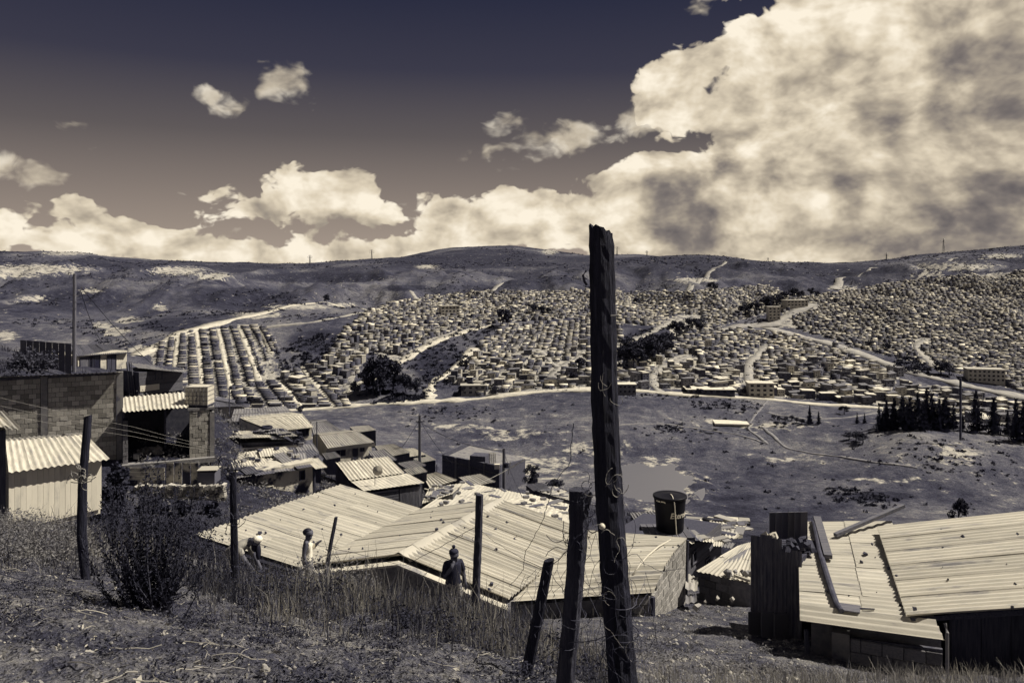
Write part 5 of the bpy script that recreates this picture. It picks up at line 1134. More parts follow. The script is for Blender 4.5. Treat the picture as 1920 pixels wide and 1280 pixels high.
cable('power_line', [P(152, 538, 51.6), P(260, 660, 60), P(420, 790, 66)], .015, .022, 'wire', 'black power line falling from the left pole over the shacks')
cable('power_line', [P(152, 548, 51.6), P(190, 640, 55.8)], .06, .018, 'wire', 'short drop line from the left pole to the tiled house')
cable('power_line', [P(787, 790, 71.8), P(945, 845, 56)], .03, .022, 'wire', 'power line between the two middle poles')
cable('power_line', [P(790, 792, 71.8), P(850, 870, 78)], .04, .018, 'wire', 'drop line from the tall thin pole to the brick building')
cable('power_line', [P(787, 785, 71.8), P(745, 850, 74)], .03, .018, 'wire', 'drop line from the tall thin pole to the shanty roofs')
cable('power_line', [P(945, 846, 56), P(1000, 960, 40)], .03, .016, 'wire', 'drop line from the transformer pole to the flat roofs')
cable('power_line', [P(951, 880, 55.6), P(880, 912, 52)], .02, .018, 'wire_pale', 'pale drop line left of the transformer pole')
cable('power_line', [P(670, 440+60, 1690), P(1157, 466, 1700)], .002, .35, 'wire', 'far transmission line between skyline pylons') if False else None
# ================================================================ NEAR HOUSES
def plane3(a, b, c): n = (b-a).cross(c-a).normalized(); return a, n
def onplane(pl, px, py):
    a, n = pl; k = Vector(((px-960)/F, 1, (YH-py)/F)); return k*(a.dot(n)/k.dot(n))
# ---- roof A: wide pale roof behind the boy
r = root_at('wide_roof_house', P(470, 1075, 21), 'wide house with broad pale sheet roof behind the boy', 'house', SG)
L_, T_, R_, B_ = P(361, 1003, 21.0), P(637, 909, 26.8), P(788, 955, 25.0), P(566, 1068, 19.4)
corr(r, [L_, T_, R_, B_], 11, 2, 'fibre_cement', .17, .022, jit=.006, over=.08)
prism_body(r, [L_, B_, R_, T_], -10.2, 'block_dark', inset=.25)
MB().tube([L_+Vector((0, -.02, -.08)), B_+Vector((0, -.02, -.08))], .06, 4).part('eaves_board', 'wood_dark', r)
# ---- roof B: ridged corrugated roof in the centre
r = root_at('ridged_roof_house', P(760, 1110, 20), 'house with big ridged corrugated roof in the centre', 'house', SG)
VL, VF = P(572, 1061, 19.5), P(786, 956, 24.9); K0, K1 = P(748, 1041, 19.25), P(938, 938, 24.2); E0, E1 = P(952, 1124, 18.65), P(1112, 1000, 22.9)
corr(r, [VL, VF, K1, K0], 8, 1, 'fibre_cement', .172, .032, jit=.004)
corr(r, [K0, K1, E1, E0], 8, 1, 'fibre_cement', .172, .036, jit=.004)
for i in range(9):           # overlapping ridge caps
    a, b = K0.lerp(K1, i/9), K0.lerp(K1, (i+1.12)/9); mb = MB(); lf = (VL-K0).normalized(); rt = (E0-K0).normalized(); V = []
    for p in (a, b):
        for s_, h in ((lf*.30, -.05), (lf*.16, .035), (Vector(), .085), (rt*.16, .035), (rt*.30, -.05)): V.append(p+s_+Vector((0, 0, h+.012*(i % 2))))
    mb.add(V, [(j, j+1, j+6, j+5) for j in range(4)]).part('ridge_cap', 'fibre_cement', r, True)
dn = Vector((0, 0, -1))
for a, b in ((VL, K0), (K0, E0)):
    o = Vector((0, -.32, -.10)); MB().prism([a+o+dn*.05, b+o+dn*.05, b+dn*.16, a+dn*.16], [a+o, b+o, b+dn*.11, a+dn*.11]).part('verge_board', 'plaster_cream', r)
wl_ = [VL+Vector((.15, .12, -.2)), K0+Vector((0, .12, -.2)), E0+Vector((-.05, .12, -.2))]; bk = [E1+Vector((-.3, -.2, -.2)), K1+Vector((0, -.2, -.2)), VF+Vector((.2, -.2, -.2))]
MB().prism([Vector((p.x, p.y, -10.4)) for p in wl_+bk], wl_+bk).part('wall', 'block_dark', r)
# ---- roof C: house under the tank
r = root_at('tank_house', P(1200, 1215, 20), 'block-walled house with curved sheet roof below the black tank', 'house', SG)
c1, c2 = P(956, 1130, 19.0), P(1224, 1114, 19.6); m1, m2 = P(1050, 1046, 21.2), P(1266, 1034, 21.4); f1, f2 = P(1100, 996, 23.4), P(1288, 1011, 23.2)
mm1, mm2 = (c1+m1)/2+Vector((0, 0, .12)), (c2+m2)/2+Vector((0, 0, .13))
for qa, qb, qc, qd, n_ in ((c1, mm1, mm2, c2, 2), (mm1, m1, m2, mm2, 2), (m1, f1, f2, m2, 3)):
    corr(r, [qa, qb, qc, qd], n_, 2, 'fibre_cement', .19, .036, jit=.004, over=.06)
wt = Wall(1224, 19.75, 1288, 23.2)
def ctop(u):
    if u < .25: return c2.z+(mm2.z-c2.z)*u/.25-.06
    if u < .52: return mm2.z+(m2.z-mm2.z)*(u-.25)/.27-.06
    return m2.z+(f2.z-m2.z)*(u-.52)/.48-.06
bricks(r, wt.at(1224, 0), wt.at(1287, 0), 0, -10.6, .33, .205, 'block_light', 'mortar_light', topf=ctop)
wf = Wall(1120, 19.35, 1224, 19.75); bricks(r, wf.at(1150, 0), wf.at(1221, 0), c2.z-.12, -10.4, .33, .205, 'block_light', 'mortar_light')
MB().tube([wt.at(1224, 1114)+Vector((0, -.02, -.05)), wt.at(1224, 1250)], .06, 6).part('corner_post', 'wood_dark', r); MB().tube([wt.at(1286, 1012)+Vector((.05, 0, 0)), wt.at(1284, 1180)], .05, 6).part('corner_post', 'wood_dark', r)
fl = [c1+Vector((.1, .15, -.12)), c2+Vector((-.35, .15, -.12)), f2+Vector((-.3, -.15, -.15)), f1+Vector((0, -.15, -.15))]; zl = min(p.z for p in fl)
MB().prism([Vector((p.x, p.y, -10.6)) for p in fl], [Vector((p.x, p.y, min(p.z, zl+.25))) for p in fl]).part('wall', 'block_dark', r)
plC = plane3(m2, m1, f2)
# ---- black tank with lettering
pc = onplane(plC, 1256, 1003); TZ = pc.z+.17
pal = root_at('tank_pallet', pc, 'grey plank platform under the black tank', 'platform')
for k in range(7): MB().box(pc+Vector((-.62+.2*k-.1, 0, .125)), (.18, 1.25, .03)).part('plank', 'wood_grey', pal)
for k in (-.45, .45): MB().box(pc+Vector((-.1, k, .06)), (1.5, .1, .1)).part('bearer', 'wood_dark', pal)
tk = root_at('water_tank', Vector((pc.x, pc.y, TZ)), 'black tapered plastic water tank with white lettering on the centre roof', 'tank')
def lathe(prof, c, n=40):
    v = []; f = []
    for (rr_, z) in prof:
        for i in range(n): a = 2*math.pi*i/n; v.append(Vector((c.x+rr_*math.cos(a), c.y+rr_*math.sin(a), c.z+z)))
    for k in range(len(prof)-1):
        for i in range(n): f.append((k*n+i, k*n+(i+1) % n, (k+1)*n+(i+1) % n, (k+1)*n+i))
    f.append(tuple(range(n-1, -1, -1))); f.append(tuple((len(prof)-1)*n+i for i in range(n))); return MB().add(v, f)
cT = Vector((pc.x, pc.y, TZ)); RB, RT, HT = .41, .485, 1.02
lathe([(RB*.94, 0), (RB, .04), (RB+.01, .3), (RT-.015, HT-.14), (RT-.01, HT-.12), (RT-.01, HT-.03), (RT-.03, HT)], cT).part('tank_body', 'black_plastic', tk, True)
lid = lathe([(RT-.01, HT-.035), (RT+.025, HT-.03), (RT+.025, HT+.025), (RT, HT+.035), (RT-.06, HT+.02), (.1, HT+.075), (.05, HT+.08)], cT).part('lid', 'black_plastic', tk, True)
def bent_text(s, size, z0, ang0, mtl, root, name, shear=.2, spacing=1.0, r_off=.004):
    cu = bpy.data.curves.new(name, 'FONT'); cu.body = s; cu.size = size; cu.shear = shear; cu.space_character = spacing; cu.resolution_u = 3; cu.offset = .006
    to = bpy.data.objects.new(name, cu); C.objects.link(to); dg = bpy.context.evaluated_depsgraph_get(); me = bpy.data.meshes.new_from_object(to.evaluated_get(dg)); bpy.data.objects.remove(to)
    for v in me.vertices:
        z = z0+v.co.y; rr_ = RB+(RT-RB)*z/HT+r_off; a = ang0+v.co.x/rr_; v.co = (cT.x+rr_*math.sin(a), cT.y-rr_*math.cos(a), cT.z+z)
    me.materials.clear(); me.materials.append(MATS[mtl]); return wpart(name, me, root)
vang = math.atan2(cT.x, cT.y)
bent_text('Eternit', .235, .47, vang*-1-.0, 'paint_white', tk, 'lettering', .25)
bent_text('eternit  1000 L', .055, HT-.095, vang*-1-.95, 'paint_white', tk, 'small_lettering', .1, r_off=.012)
pp = [onplane(plC, 1258, 1012)+Vector((0, -.05, .05))]
MB().tube([cT+Vector((0, -.12, HT+.09)), cT+Vector((.02, -.3, HT+.07)), cT+Vector((.03, -RT-.045, HT-.06)), cT+Vector((.1, -RB-.06, .05)), cT+Vector((.12, -RB-.1, -.1))], .016, 6).part('hose', 'white_plastic', tk, True)
hz = root_at('roof_hose', P(1200, 1060, 20.8), 'white hose snaking over the curved roof from the tank', 'hose')
plC2 = plane3(c2, c1, mm2); plC3 = plane3(mm2, mm1, m2); up = Vector((0, 0, .06))
MB().tube([cT+Vector((.12, -RB-.1, -.1)), onplane(plC, 1258, 1015)+up, onplane(plC3, 1235, 1028)+up, onplane(plC3, 1215, 1045)+up, onplane(plC2, 1200, 1062)+up, onplane(plC2, 1188, 1080)+up], .022, 6).part('pipe', 'white_plastic', hz, True)
# ---- block house further down, sloping roof
r = root_at('small_block_house', P(1360, 1150, 24), 'low block house with pale sloping roof left of the rusty sheet hut', 'house', SG)
q = [P(1306, 1071, 23.8), P(1409, 1096, 22.6), P(1424, 1012, 26.5), P(1384, 1024, 27.4)]
corr(r, q, 6, 2, 'fibre_cement', .17, .014); wb = Wall(1309, 24.0, 1409, 22.9); prism_body(r, [wb.back(p, .2) for p in (q[0]+Vector((.1, 0, -.05)), q[1]+Vector((-.1, 0, .0)))]+[q[2], q[3]], -11.0, 'block_dark', inset=.05)
bricks(r, wb.at(1311, 0), wb.at(1409, 0), 0, wb.at(1360, 1152).z, .36, .22, 'block_dark', 'mortar', topf=lambda u: (q[0].z*(1-u)+q[1].z*u)-.1)
w_ = root_at('drain_pipe', onplane(plane3(*q[:3]), 1395, 1085), 'tangle of cloth and pipe on the low block house roof', 'scrap'); lumps(9, onplane(plane3(*q[:3]), 1388, 1080)+Vector((0, 0, .08)), (.45, .12, .06), .09).part('cloth', 'metal_dull', w_); MB().tube([onplane(plane3(*q[:3]), 1378, 1085)+Vector((0, 0, .1)), onplane(plane3(*q[:3]), 1408, 1094)+Vector((0, 0, .08))], .05, 8).part('pipe', 'white_plastic', w_)
# ---- scrap shacks behind
r = root_at('scrap_shack', P(1330, 1060, 30), 'shack of scrap boards with dark window behind the tank house', 'shack', SG)
ws = Wall(1288, 27.5, 1352, 30.5); zb = ws.at(1320, 1075).z
f = [ws.back(ws.at(1288, 1015), .05), ws.back(ws.at(1352, 1035), .05), ws.back(ws.at(1345, 1035), 3), ws.back(ws.at(1285, 1015), 3)]
MB().prism([Vector((p.x, p.y, zb)) for p in f], [Vector((p.x, p.y, ws.at(1300, 1018).z-.1)) for p in f]).part('wall', 'wood_dark', r)
planks(r, ws.at(1288, 0), ws.at(1352, 0), ws.at(1300, 1016).z-.1, zb, 7, 'wood_flat', 'plank', True)
opening(r, ws.back(ws.at(1288, 1016), -.03), ws.back(ws.at(1352, 1030), -.03), .16, .25, .4, .45, 'window', 'wood_grey', 'shade_black', 0); opening(r, ws.back(ws.at(1288, 1016), -.03), ws.back(ws.at(1352, 1030), -.03), .55, .4, .5, .7, 'door', 'wood_grey', 'shade_black', 0)
q = [P(1284, 1018, 27.3), P(1372, 1030, 28.5), P(1400, 985, 36), P(1290, 978, 36)]
patch_roof(r, q, 5, 5, ['metal_light', 'metal_mid', 'metal_dull', 'fibre_cement'], 1.0)
for k in range(26): MB().box(bil(q, random.random(), random.random())+Vector((0, 0, .2)), (random.uniform(.3, 1.0), random.uniform(.1, .4), .03), random.uniform(0, 3)).part('scrap_board', random.choice(['wood_grey', 'metal_mid', 'metal_dull', 'wood_dark']), r)
wd_ = root_at('white_scrap', P(1370, 985, 38), 'bright heap of white boards and boxes beyond the scrap shack', 'scrap')
for k in range(22): MB().box(P(random.uniform(1335, 1400), random.uniform(975, 1000), random.uniform(36, 40)), (random.uniform(.3, 1.0), random.uniform(.2, .6), random.uniform(.03, .3)), random.uniform(0, 3)).part('board', random.choice(['paint_white', 'metal_light', 'metal_mid', 'metal_dull', 'wood_grey']), wd_)
br = root_at('small_barrel', P(1324, 990, 33), 'small black barrel on the scrap roofs', 'barrel'); lathe([(.13, 0), (.135, .02), (.15, .33), (.17, .34), (.17, .38), (.15, .39)], P(1324, 989, 33), 16).part('barrel_body', 'black_plastic', br, True)
# ---- rusty sheet hut
r = root_at('sheet_hut', P(1455, 1190, 18), 'narrow dark hut of rusty upright sheets left of the right roofs', 'hut', SG)
wh = Wall(1406, 18.0, 1502, 17.2); zb = wh.at(1450, 1195).z-.3; TOPS = [1003, 1001, 1008, 1032, 1030]
for k in range(5):
    a, b = 1406+96*k/5, 1406+96*(k+1)/5+2; corr(r, [wh.back(wh.at(a, TOPS[k]), -.01*k), wh.back(wh.at(b, TOPS[k]+3), -.01*k), Vector((wh.at(b, 0).x, wh.at(b, 0).y, zb))-wh.n*-.01*k, Vector((wh.at(a, 0).x, wh.at(a, 0).y, zb))-wh.n*-.01*k], 1, 1, 'metal_rust', .08, .012, name='wall_sheet')
f = [wh.back(wh.at(1408, 1010), .06), wh.back(wh.at(1499, 1036), .06), wh.back(wh.at(1494, 1036), 1.4), wh.back(wh.at(1409, 1036), 1.4)]
MB().prism([Vector((p.x, p.y, zb)) for p in f], [Vector((p.x, p.y, wh.at(1450, 1036).z)) for p in f]).part('wall', 'wood_dark', r)
for k in range(6): MB().box(wh.back(wh.at(1416+k*12, 1003), .9), (.155, .03, .62), .1).part('back_sheet', 'metal_rust', r)
lumps(16, wh.back(wh.at(1478, 1040), .45), (.35, .2, .15), .10).part('scrap_heap', 'wood_dark', r); lumps(4, wh.back(wh.at(1438, 1012), .25), (.14, .08, .05), .07).part('pale_rag', 'plaster_cream', r)
for k in range(3): MB().box(wh.back(wh.at(1420+26*k, 1168), -.12-.05*k), (.3, .04, .6), .1, ).part('leaning_board', 'metal_rust', r)
# ---- right house D: weathered sheets, logs on top
r = root_at('weathered_roof_house', P(1640, 1260, 14.2), 'block house with weathered sheet roof held down by logs, lower right', 'house', SG)
n1, n2, g1, g2 = P(1500, 1167, 14.9), P(1772, 1204, 13.9), P(1496, 979, 19.6), P(1672, 979, 19.4)
e1, e2 = n1.lerp(g1, .13), n2.lerp(g2, .13)
corr(r, [n1, e1, e2, n2], 1, 1, 'fibre_cement', .2, .035)
corr(r, [e1, g1, g2, e2], 7, 2, 'fibre_cement', .16, .014, jit=.006, seg=3, over=.1)
plD = plane3(e1, g1, e2)
wd2 = Wall(1506, 15.2, 1770, 14.3); zb = wd2.at(1640, 1300).z
f = [wd2.back(wd2.at(1520, 1180), .3), wd2.back(wd2.at(1768, 1205), .25), wd2.back(wd2.at(1700, 1100), 4.2), wd2.back(wd2.at(1525, 1100), 4.2)]
MB().prism([Vector((p.x, p.y, zb-.5)) for p in f], [Vector((p.x, p.y, n2.z-.12)) for p in f]).part('wall', 'block_dark', r)
wd2.slab(r, 1560, 1186, 1593, 1300, -.02, .25, 'concrete', 'column')
bricks(r, wd2.at(1594, 0), wd2.at(1768, 0), 0, zb, .36, .238, 'block_dark', 'mortar', topf=lambda u: wd2.at(1594+174*u, 1182+22*u).z-.12)
MB().tube([wd2.at(1512, 1180), wd2.at(1516, 1300)], .05, 6).part('prop_pole', 'wood_dark', r)
MB().tube([P(1772, 1168, 13.6), P(1776, 1185, 13.5), P(1776, 1300, 13.5)], .03, 8).part('down_pipe', 'steel', r)
def log(name, pts, rs, label, m='wood_grey', flat=None):
    o = root_at(name, pts[0], label, 'timber', 'timber on the weathered roof'); mb = MB()
    if flat: 
        a, b = Vector(pts[0]), Vector(pts[-1]); e = (b-a).normalized(); s_ = e.cross(Vector((0, 0, 1))).normalized(); R = Matrix((e, s_, e.cross(s_)*-1)).transposed(); mb.box((a+b)/2, ((b-a).length, flat[0], flat[1]), m=R)
    else: mb.tube(pts, rs, 9)
    mb.part('timber', m, o); return o
on = lambda x, y, h=.08: onplane(plD, x, y)+Vector((0, 0, h))
log('log', [on(1526, 986), on(1531, 1010), on(1537, 1040, .07), on(1547, 1075), on(1560, 1115, .07), on(1569, 1140), on(1578, 1151, .06)], [.055, .06, .06, .065, .06, .055, .05], 'crooked bark-covered log along the weathered roof', 'bark')
log('plank', [on(1532, 978, .1), on(1553, 1052, .1)], None, 'short thick grey plank beside the crooked log', 'wood_flat', (.17, .09))
log('beam', [on(1566, 1009, .08), on(1694, 969, .28)], None, 'weathered beam lying slantwise towards the ribbed roof', 'wood_flat', (.10, .08))
log('board', [on(1571, 1141, .05), on(1613, 1147, .05)], None, 'square grey board at the foot of the crooked log', 'wood_flat', (.34, .025))
log('stick', [on(1612, 1145, .05), on(1640, 1146, .05)], [.02, .012], 'thin stick on the weathered roof edge', 'bark')
# ---- right house E: ribbed roof
r = root_at('ribbed_roof_house', P(1850, 1260, 14), 'dark-walled house with large ribbed roof at the right edge', 'house', SG)
h1, j1 = onplane(plD, 1700, 1156)*.988, onplane(plD, 1645, 990)*.985; h2, j2 = P(2080, 1132, h1.y*1.0), P(2080, 944, j1.y*1.03)
corr(r, [h1, j1, j2, h2], 6, 1, 'fibre_cement', .172, .036, jit=.0, seg=4)
corr(r, [P(1905, 964, 17.8), P(1935, 958, 17.8)+Vector((0, 0, .1)), P(2100, 942, 18.3)+Vector((0, 0, .1)), P(2100, 950, 18.2)], 1, 1, 'fibre_cement', .172, .03) if False else None
we = Wall(1778, 15.3, 2080, 15.6); zb = we.at(1850, 1300).z
f = [we.at(1780, 1160), we.at(2060, 1160), we.back(we.at(1980, 1160), 3.5), we.back(we.at(1790, 1160), 3.2)]
MB().prism([Vector((p.x, p.y, zb-.4)) for p in f], [Vector((p.x, p.y, h1.z-.1)) for p in f]).part('wall', 'wood_dark', r)
planks(r, we.at(1782, 0), we.at(2060, 0), h1.z-.12, zb, 5, 'wood_dark', 'wall_panel', gap=.02)
MB().tube([h1+Vector((.1, .05, -.08)), h2+Vector((0, .05, -.08))], .045, 4).part('eaves_beam', 'wood_dark', r)
# loose things on the path between the houses
for i, (x, y, dd, s_, lb) in enumerate([(1306, 1143, 20.5, .16, 'large pale stone on the path below the block house'), (1322, 1132, 21, .13, 'broken block on the path beside the pale stone'), (1345, 1125, 22, .14, 'hollow block lying against the low block house'), (1372, 1128, 22, .14, 'second hollow block along the low block house')]):
    o = root_at('loose_block', P(x, y, dd), lb, 'stone', 'loose blocks on the path'); lumps(1, P(x, y-4, dd), (0, 0, 0), s_*.75).part('block', 'stone' if i < 2 else 'block', o)
q = [P(1286, 1130, 21.5), P(1306, 1130, 21.5), P(1305, 1090, 24), P(1288, 1085, 24)]; r = root_at('fallen_sheets', P(1296, 1130, 21.5), 'stack of ribbed sheets leaning between tank house and block house', 'sheets'); patch_roof(r, q, 1, 4, ['metal_mid', 'metal_dull'])
# small stones, chips and leaves lying on the big roofs
mbd = MB()
for q, n_ in (([L_, T_, R_, B_], 26), ([VL, VF, K1, K0], 14), ([K0, K1, E1, E0], 14), ([h1, j1, j2, h2], 16), ([e1, g1, g2, e2], 16), ([m1, f1, f2, m2], 10)):
    for _ in range(n_):
        p = bil([Vector(v) for v in q], random.random(), random.random()); mbd.v; t_ = lumps(1, p+Vector((0, 0, .05)), (0, 0, 0), random.uniform(.015, .045)); mbd.add(t_.v, t_.f)
tag(link('roof_chips', mbd.mesh('roof_chips', 'wood_dark')), 'dark chips and small stones strewn over the near roofs', 'debris', kind='stuff')
# ================================================================ PEOPLE
mat('skin', .075, .105, 4, 3, .6); mat('hair', .008, .016, 20, 3, .6); mat('cloth_white', .72, .80, 6, 4, .9, bump=.2, bscale=20); mat('cloth_dark', .016, .032, 6, 4, .9, bump=.2, bscale=20)
mat('cloth_print', .06, .34, 22, 3, .9, lo=.42, hi=.58); mat('cloth_grey', .26, .36, 6, 4, .9, bump=.2); mat('shoe', .05, .09, 5, 2, .7)
def figure(label, loc, yaw, J, E, clothes, hair, extra=None):
    """J: joint name -> (x fwd, y left, z, radius); E: edges; one skinned surface; clothes: (name, test(co), inflate, material)"""
    root = thing('person', loc, label, 'person', None, yaw)
    names = list(J); me = bpy.data.meshes.new('body'); me.from_pydata([J[n][:3] for n in names], [(names.index(a), names.index(b)) for a, b in E], []); me.update()
    ob = bpy.data.objects.new('body', me); C.objects.link(ob)
    sk = ob.modifiers.new('skin', 'SKIN'); sk.use_smooth_shade = True
    if not me.skin_vertices: me.skin_vertices.new() if hasattr(me.skin_vertices, 'new') else None
    for i, n in enumerate(names):
        rr_ = J[n][3]; rr_ = tuple(q*1.17 for q in rr_) if isinstance(rr_, tuple) else rr_*1.17; me.skin_vertices[0].data[i].radius = (rr_, rr_) if not isinstance(rr_, tuple) else rr_
        me.skin_vertices[0].data[i].use_root = (n == 'pelvis')
    ss_ = ob.modifiers.new('sub', 'SUBSURF'); ss_.levels = 2; ss_.render_levels = 2
    dg = bpy.context.evaluated_depsgraph_get(); dg.update(); bm_ = bpy.data.meshes.new_from_object(ob.evaluated_get(dg)); bpy.data.objects.remove(ob)
    bm_.materials.clear(); bm_.materials.append(MATS['skin']); bm_.name = 'body'
    b = link('body', bm_, root)
    V = [v.co.copy() for v in bm_.vertices]; N = [v.normal.copy() for v in bm_.vertices]
    for nm, test, infl, mt in clothes:
        fs = [tuple(p.vertices) for p in bm_.polygons if test(p.center)]
        if not fs: continue
        ids = sorted({i for f in fs for i in f}); mp_ = {i: k for k, i in enumerate(ids)}
        link(nm, mesh(nm, [V[i]+N[i]*infl for i in ids], [tuple(mp_[i] for i in f) for f in fs], mt, True), root)
    for nm, cs, mt in hair:
        mb = MB()
        for (x, y, z, rx, ry, rz_) in cs:
            v = []; f = []; nu, nv = 12, 8
            for k in range(nv+1):
                for i in range(nu): a, c_ = 2*math.pi*i/nu, math.pi*k/nv; j_ = 1+.05*math.sin(5*a+3*c_); v.append((x+rx*math.cos(a)*math.sin(c_)*j_, y+ry*math.sin(a)*math.sin(c_)*j_, z+rz_*math.cos(c_)))
            for k in range(nv):
                for i in range(nu): f.append((k*nu+i, (k+1)*nu+i, (k+1)*nu+(i+1) % nu, k*nu+(i+1) % nu))
            mb.add(v, f)
        link(nm, mb.mesh(nm, mt, True), root)
    return root
def hand(J, E, w_, base, d_, side, r=.011, s=1.0):
    """palm and five fingers from wrist joint w_, pointing along d_"""
    d_ = Vector(d_).normalized(); sd_ = d_.cross(Vector(side)).normalized(); up_ = Vector(side).normalized(); p = Vector(base)
    J[w_+'palm'] = (*(p+d_*.05*s), .026*s); E.append((w_, w_+'palm'))
    for k, (o, l) in enumerate(((-.024, .075), (-.008, .088), (.008, .083), (.024, .066))):
        a = p+d_*.085*s+sd_*o*s; b_ = a+d_*l*.5*s-up_*.006; c_ = b_+d_*l*.4*s-up_*.022*s
        for q, (nm, pt) in enumerate((('a', a), ('b', b_), ('c', c_))): J[w_+'f%d%s' % (k, nm)] = (*pt, r*s*(1-.15*q))
        E += [(w_+'palm', w_+'f%da' % k), (w_+'f%da' % k, w_+'f%db' % k), (w_+'f%db' % k, w_+'f%dc' % k)]
    t0 = p+d_*.045*s+sd_*-.034*s; t1 = t0+d_*.04*s-sd_*.016*s-up_*.01
    J[w_+'t0'] = (*t0, r*s*1.15); J[w_+'t1'] = (*t1, r*s*.9); E += [(w_+'palm', w_+'t0'), (w_+'t0', w_+'t1')]
def stand_at(px, d, py_top, H):
    X = (px-960)/F*d; return Vector((X, d, (YH-py_top)/F*d-H))
# ---- boy in a white vest walking to the right
s = 1.0
J = dict(pelvis=(0, 0, .68, (.105, .085)), spine=(.0, 0, .82, (.095, .075)), chest=(.01, 0, .98, (.115, .085)), neck=(.015, 0, 1.10, .045), hb=(.03, 0, 1.16, .06), head=(.035, 0, 1.245, .083), ht=(.02, 0, 1.315, .066), nose=(.128, 0, 1.225, .014), chin=(.10, 0, 1.165, .03), ear1=(.02, .088, 1.23, .016), ear2=(.02, -.088, 1.23, .016),
         rs=(0, -.125, 1.045, .05), re=(-.05, -.17, .84, .037), rw=(.0, -.185, .655, .026), ls=(0, .125, 1.045, .05), le=(.09, .17, .85, .037), lw=(.20, .12, .97, .026),
         rh=(0, -.075, .63, .075), rk=(.06, -.08, .36, .05), ra=(-.05, -.08, .07, .035), rt=(.07, -.085, .03, .032), lh=(0, .075, .63, .075), lk=(.10, .08, .37, .05), la=(.12, .08, .07, .035), lt=(.24, .085, .03, .032))
E = [('pelvis', 'spine'), ('spine', 'chest'), ('chest', 'neck'), ('neck', 'hb'), ('hb', 'head'), ('head', 'ht'), ('head', 'nose'), ('hb', 'chin'), ('head', 'ear1'), ('head', 'ear2'), ('chest', 'rs'), ('rs', 're'), ('re', 'rw'), ('chest', 'ls'), ('ls', 'le'), ('le', 'lw'), ('pelvis', 'rh'), ('rh', 'rk'), ('rk', 'ra'), ('ra', 'rt'), ('pelvis', 'lh'), ('lh', 'lk'), ('lk', 'la'), ('la', 'lt')]
hand(J, E, 'rw', (.0, -.185, .655), (.12, -.02, -1), (1, 0, .1), .0085, .82); hand(J, E, 'lw', (.20, .12, .97), (.7, -.2, .6), (0, -.4, .8), .0085, .82)
p = stand_at(576, 17.0, 987, 1.375)
figure('boy in a white vest and printed shorts walking right behind the grass', p, .12, J, E,
       [('vest', lambda c: .64 < c.z < 1.075 and abs(c.y) < .115+.02*(c.z < 1.0) and c.x < .16, .012, 'cloth_white'), ('shorts', lambda c: .34 < c.z < .70 and abs(c.y) < .165, .016, 'cloth_print'), ('shoes', lambda c: c.z < .075, .012, 'shoe')],
       [('hair', [(.010, 0, 1.292, .083, .080, .052), (-.028, 0, 1.262, .066, .080, .070)], 'hair'), ('eyes', [(.108, .032, 1.245, .012, .012, .008), (.108, -.032, 1.245, .012, .012, .008)], 'hair'), ('mouth', [(.115, 0, 1.188, .008, .025, .006)], 'hair')])
# ---- person in dark shirt and bobble hat, hand at the mouth
J = dict(pelvis=(0, 0, .86, (.13, .10)), spine=(.0, 0, 1.0, (.125, .10)), chest=(.02, 0, 1.2, (.145, .105)), neck=(.03, 0, 1.35, .055), hb=(.05, 0, 1.42, .07), head=(.065, 0, 1.50, .095), ht=(.05, 0, 1.58, .075), nose=(.168, 0, 1.475, .016), chin=(.13, 0, 1.41, .035), ear1=(.05, .1, 1.485, .017), ear2=(.05, -.1, 1.485, .017),
         rs=(.0, -.17, 1.28, .062), re=(.10, -.23, 1.04, .047), rw=(.22, -.10, 1.27, .033), ls=(0, .17, 1.28, .062), le=(-.02, .24, 1.02, .047), lw=(.04, .27, .80, .033),
         rh=(0, -.09, .82, .095), rk=(.05, -.11, .46, .065), ra=(-.02, -.12, .08, .045), rt=(.13, -.13, .035, .038), lh=(0, .09, .82, .095), lk=(.10, .12, .47, .065), la=(.08, .13, .08, .045), lt=(.23, .14, .035, .038))
E = [('pelvis', 'spine'), ('spine', 'chest'), ('chest', 'neck'), ('neck', 'hb'), ('hb', 'head'), ('head', 'ht'), ('head', 'nose'), ('hb', 'chin'), ('head', 'ear1'), ('head', 'ear2'), ('chest', 'rs'), ('rs', 're'), ('re', 'rw'), ('chest', 'ls'), ('ls', 'le'), ('le', 'lw'), ('pelvis', 'rh'), ('rh', 'rk'), ('rk', 'ra'), ('ra', 'rt'), ('pelvis', 'lh'), ('lh', 'lk'), ('lk', 'la'), ('la', 'lt')]
hand(J, E, 'rw', (.22, -.10, 1.27), (-.2, .5, .8), (1, 0, .3), .010, .95); hand(J, E, 'lw', (.04, .27, .80), (.1, .05, -1), (1, 0, 0), .010, .95)
p = stand_at(850, 18.0, 1027, 1.62)
hat_p = figure('person in dark shirt and bobble hat, hand raised to the mouth, beside the thin post', p, math.radians(-70), J, E,
       [('shirt', lambda c: .78 < c.z < 1.335 and (abs(c.y) < .20 or c.z > 1.10) and not (c.x > .15 and c.z > 1.1), .016, 'cloth_dark'), ('trousers', lambda c: .10 < c.z < .86 and abs(c.y) < .215, .018, 'cloth_print'), ('shoes', lambda c: c.z < .09, .014, 'shoe')],
       [('hat', [(.045, 0, 1.555, .118, .112, .075)], 'cloth_dark'), ('bobble', [(.03, 0, 1.665, .042, .042, .042)], 'cloth_dark'), ('hat_brim', [(.045, 0, 1.525, .122, .116, .022)], 'cloth_dark'), ('eyes', [(.148, .035, 1.50, .012, .014, .009), (.148, -.035, 1.50, .012, .014, .009)], 'hair'), ('mouth', [(.152, 0, 1.435, .008, .028, .007)], 'hair')])
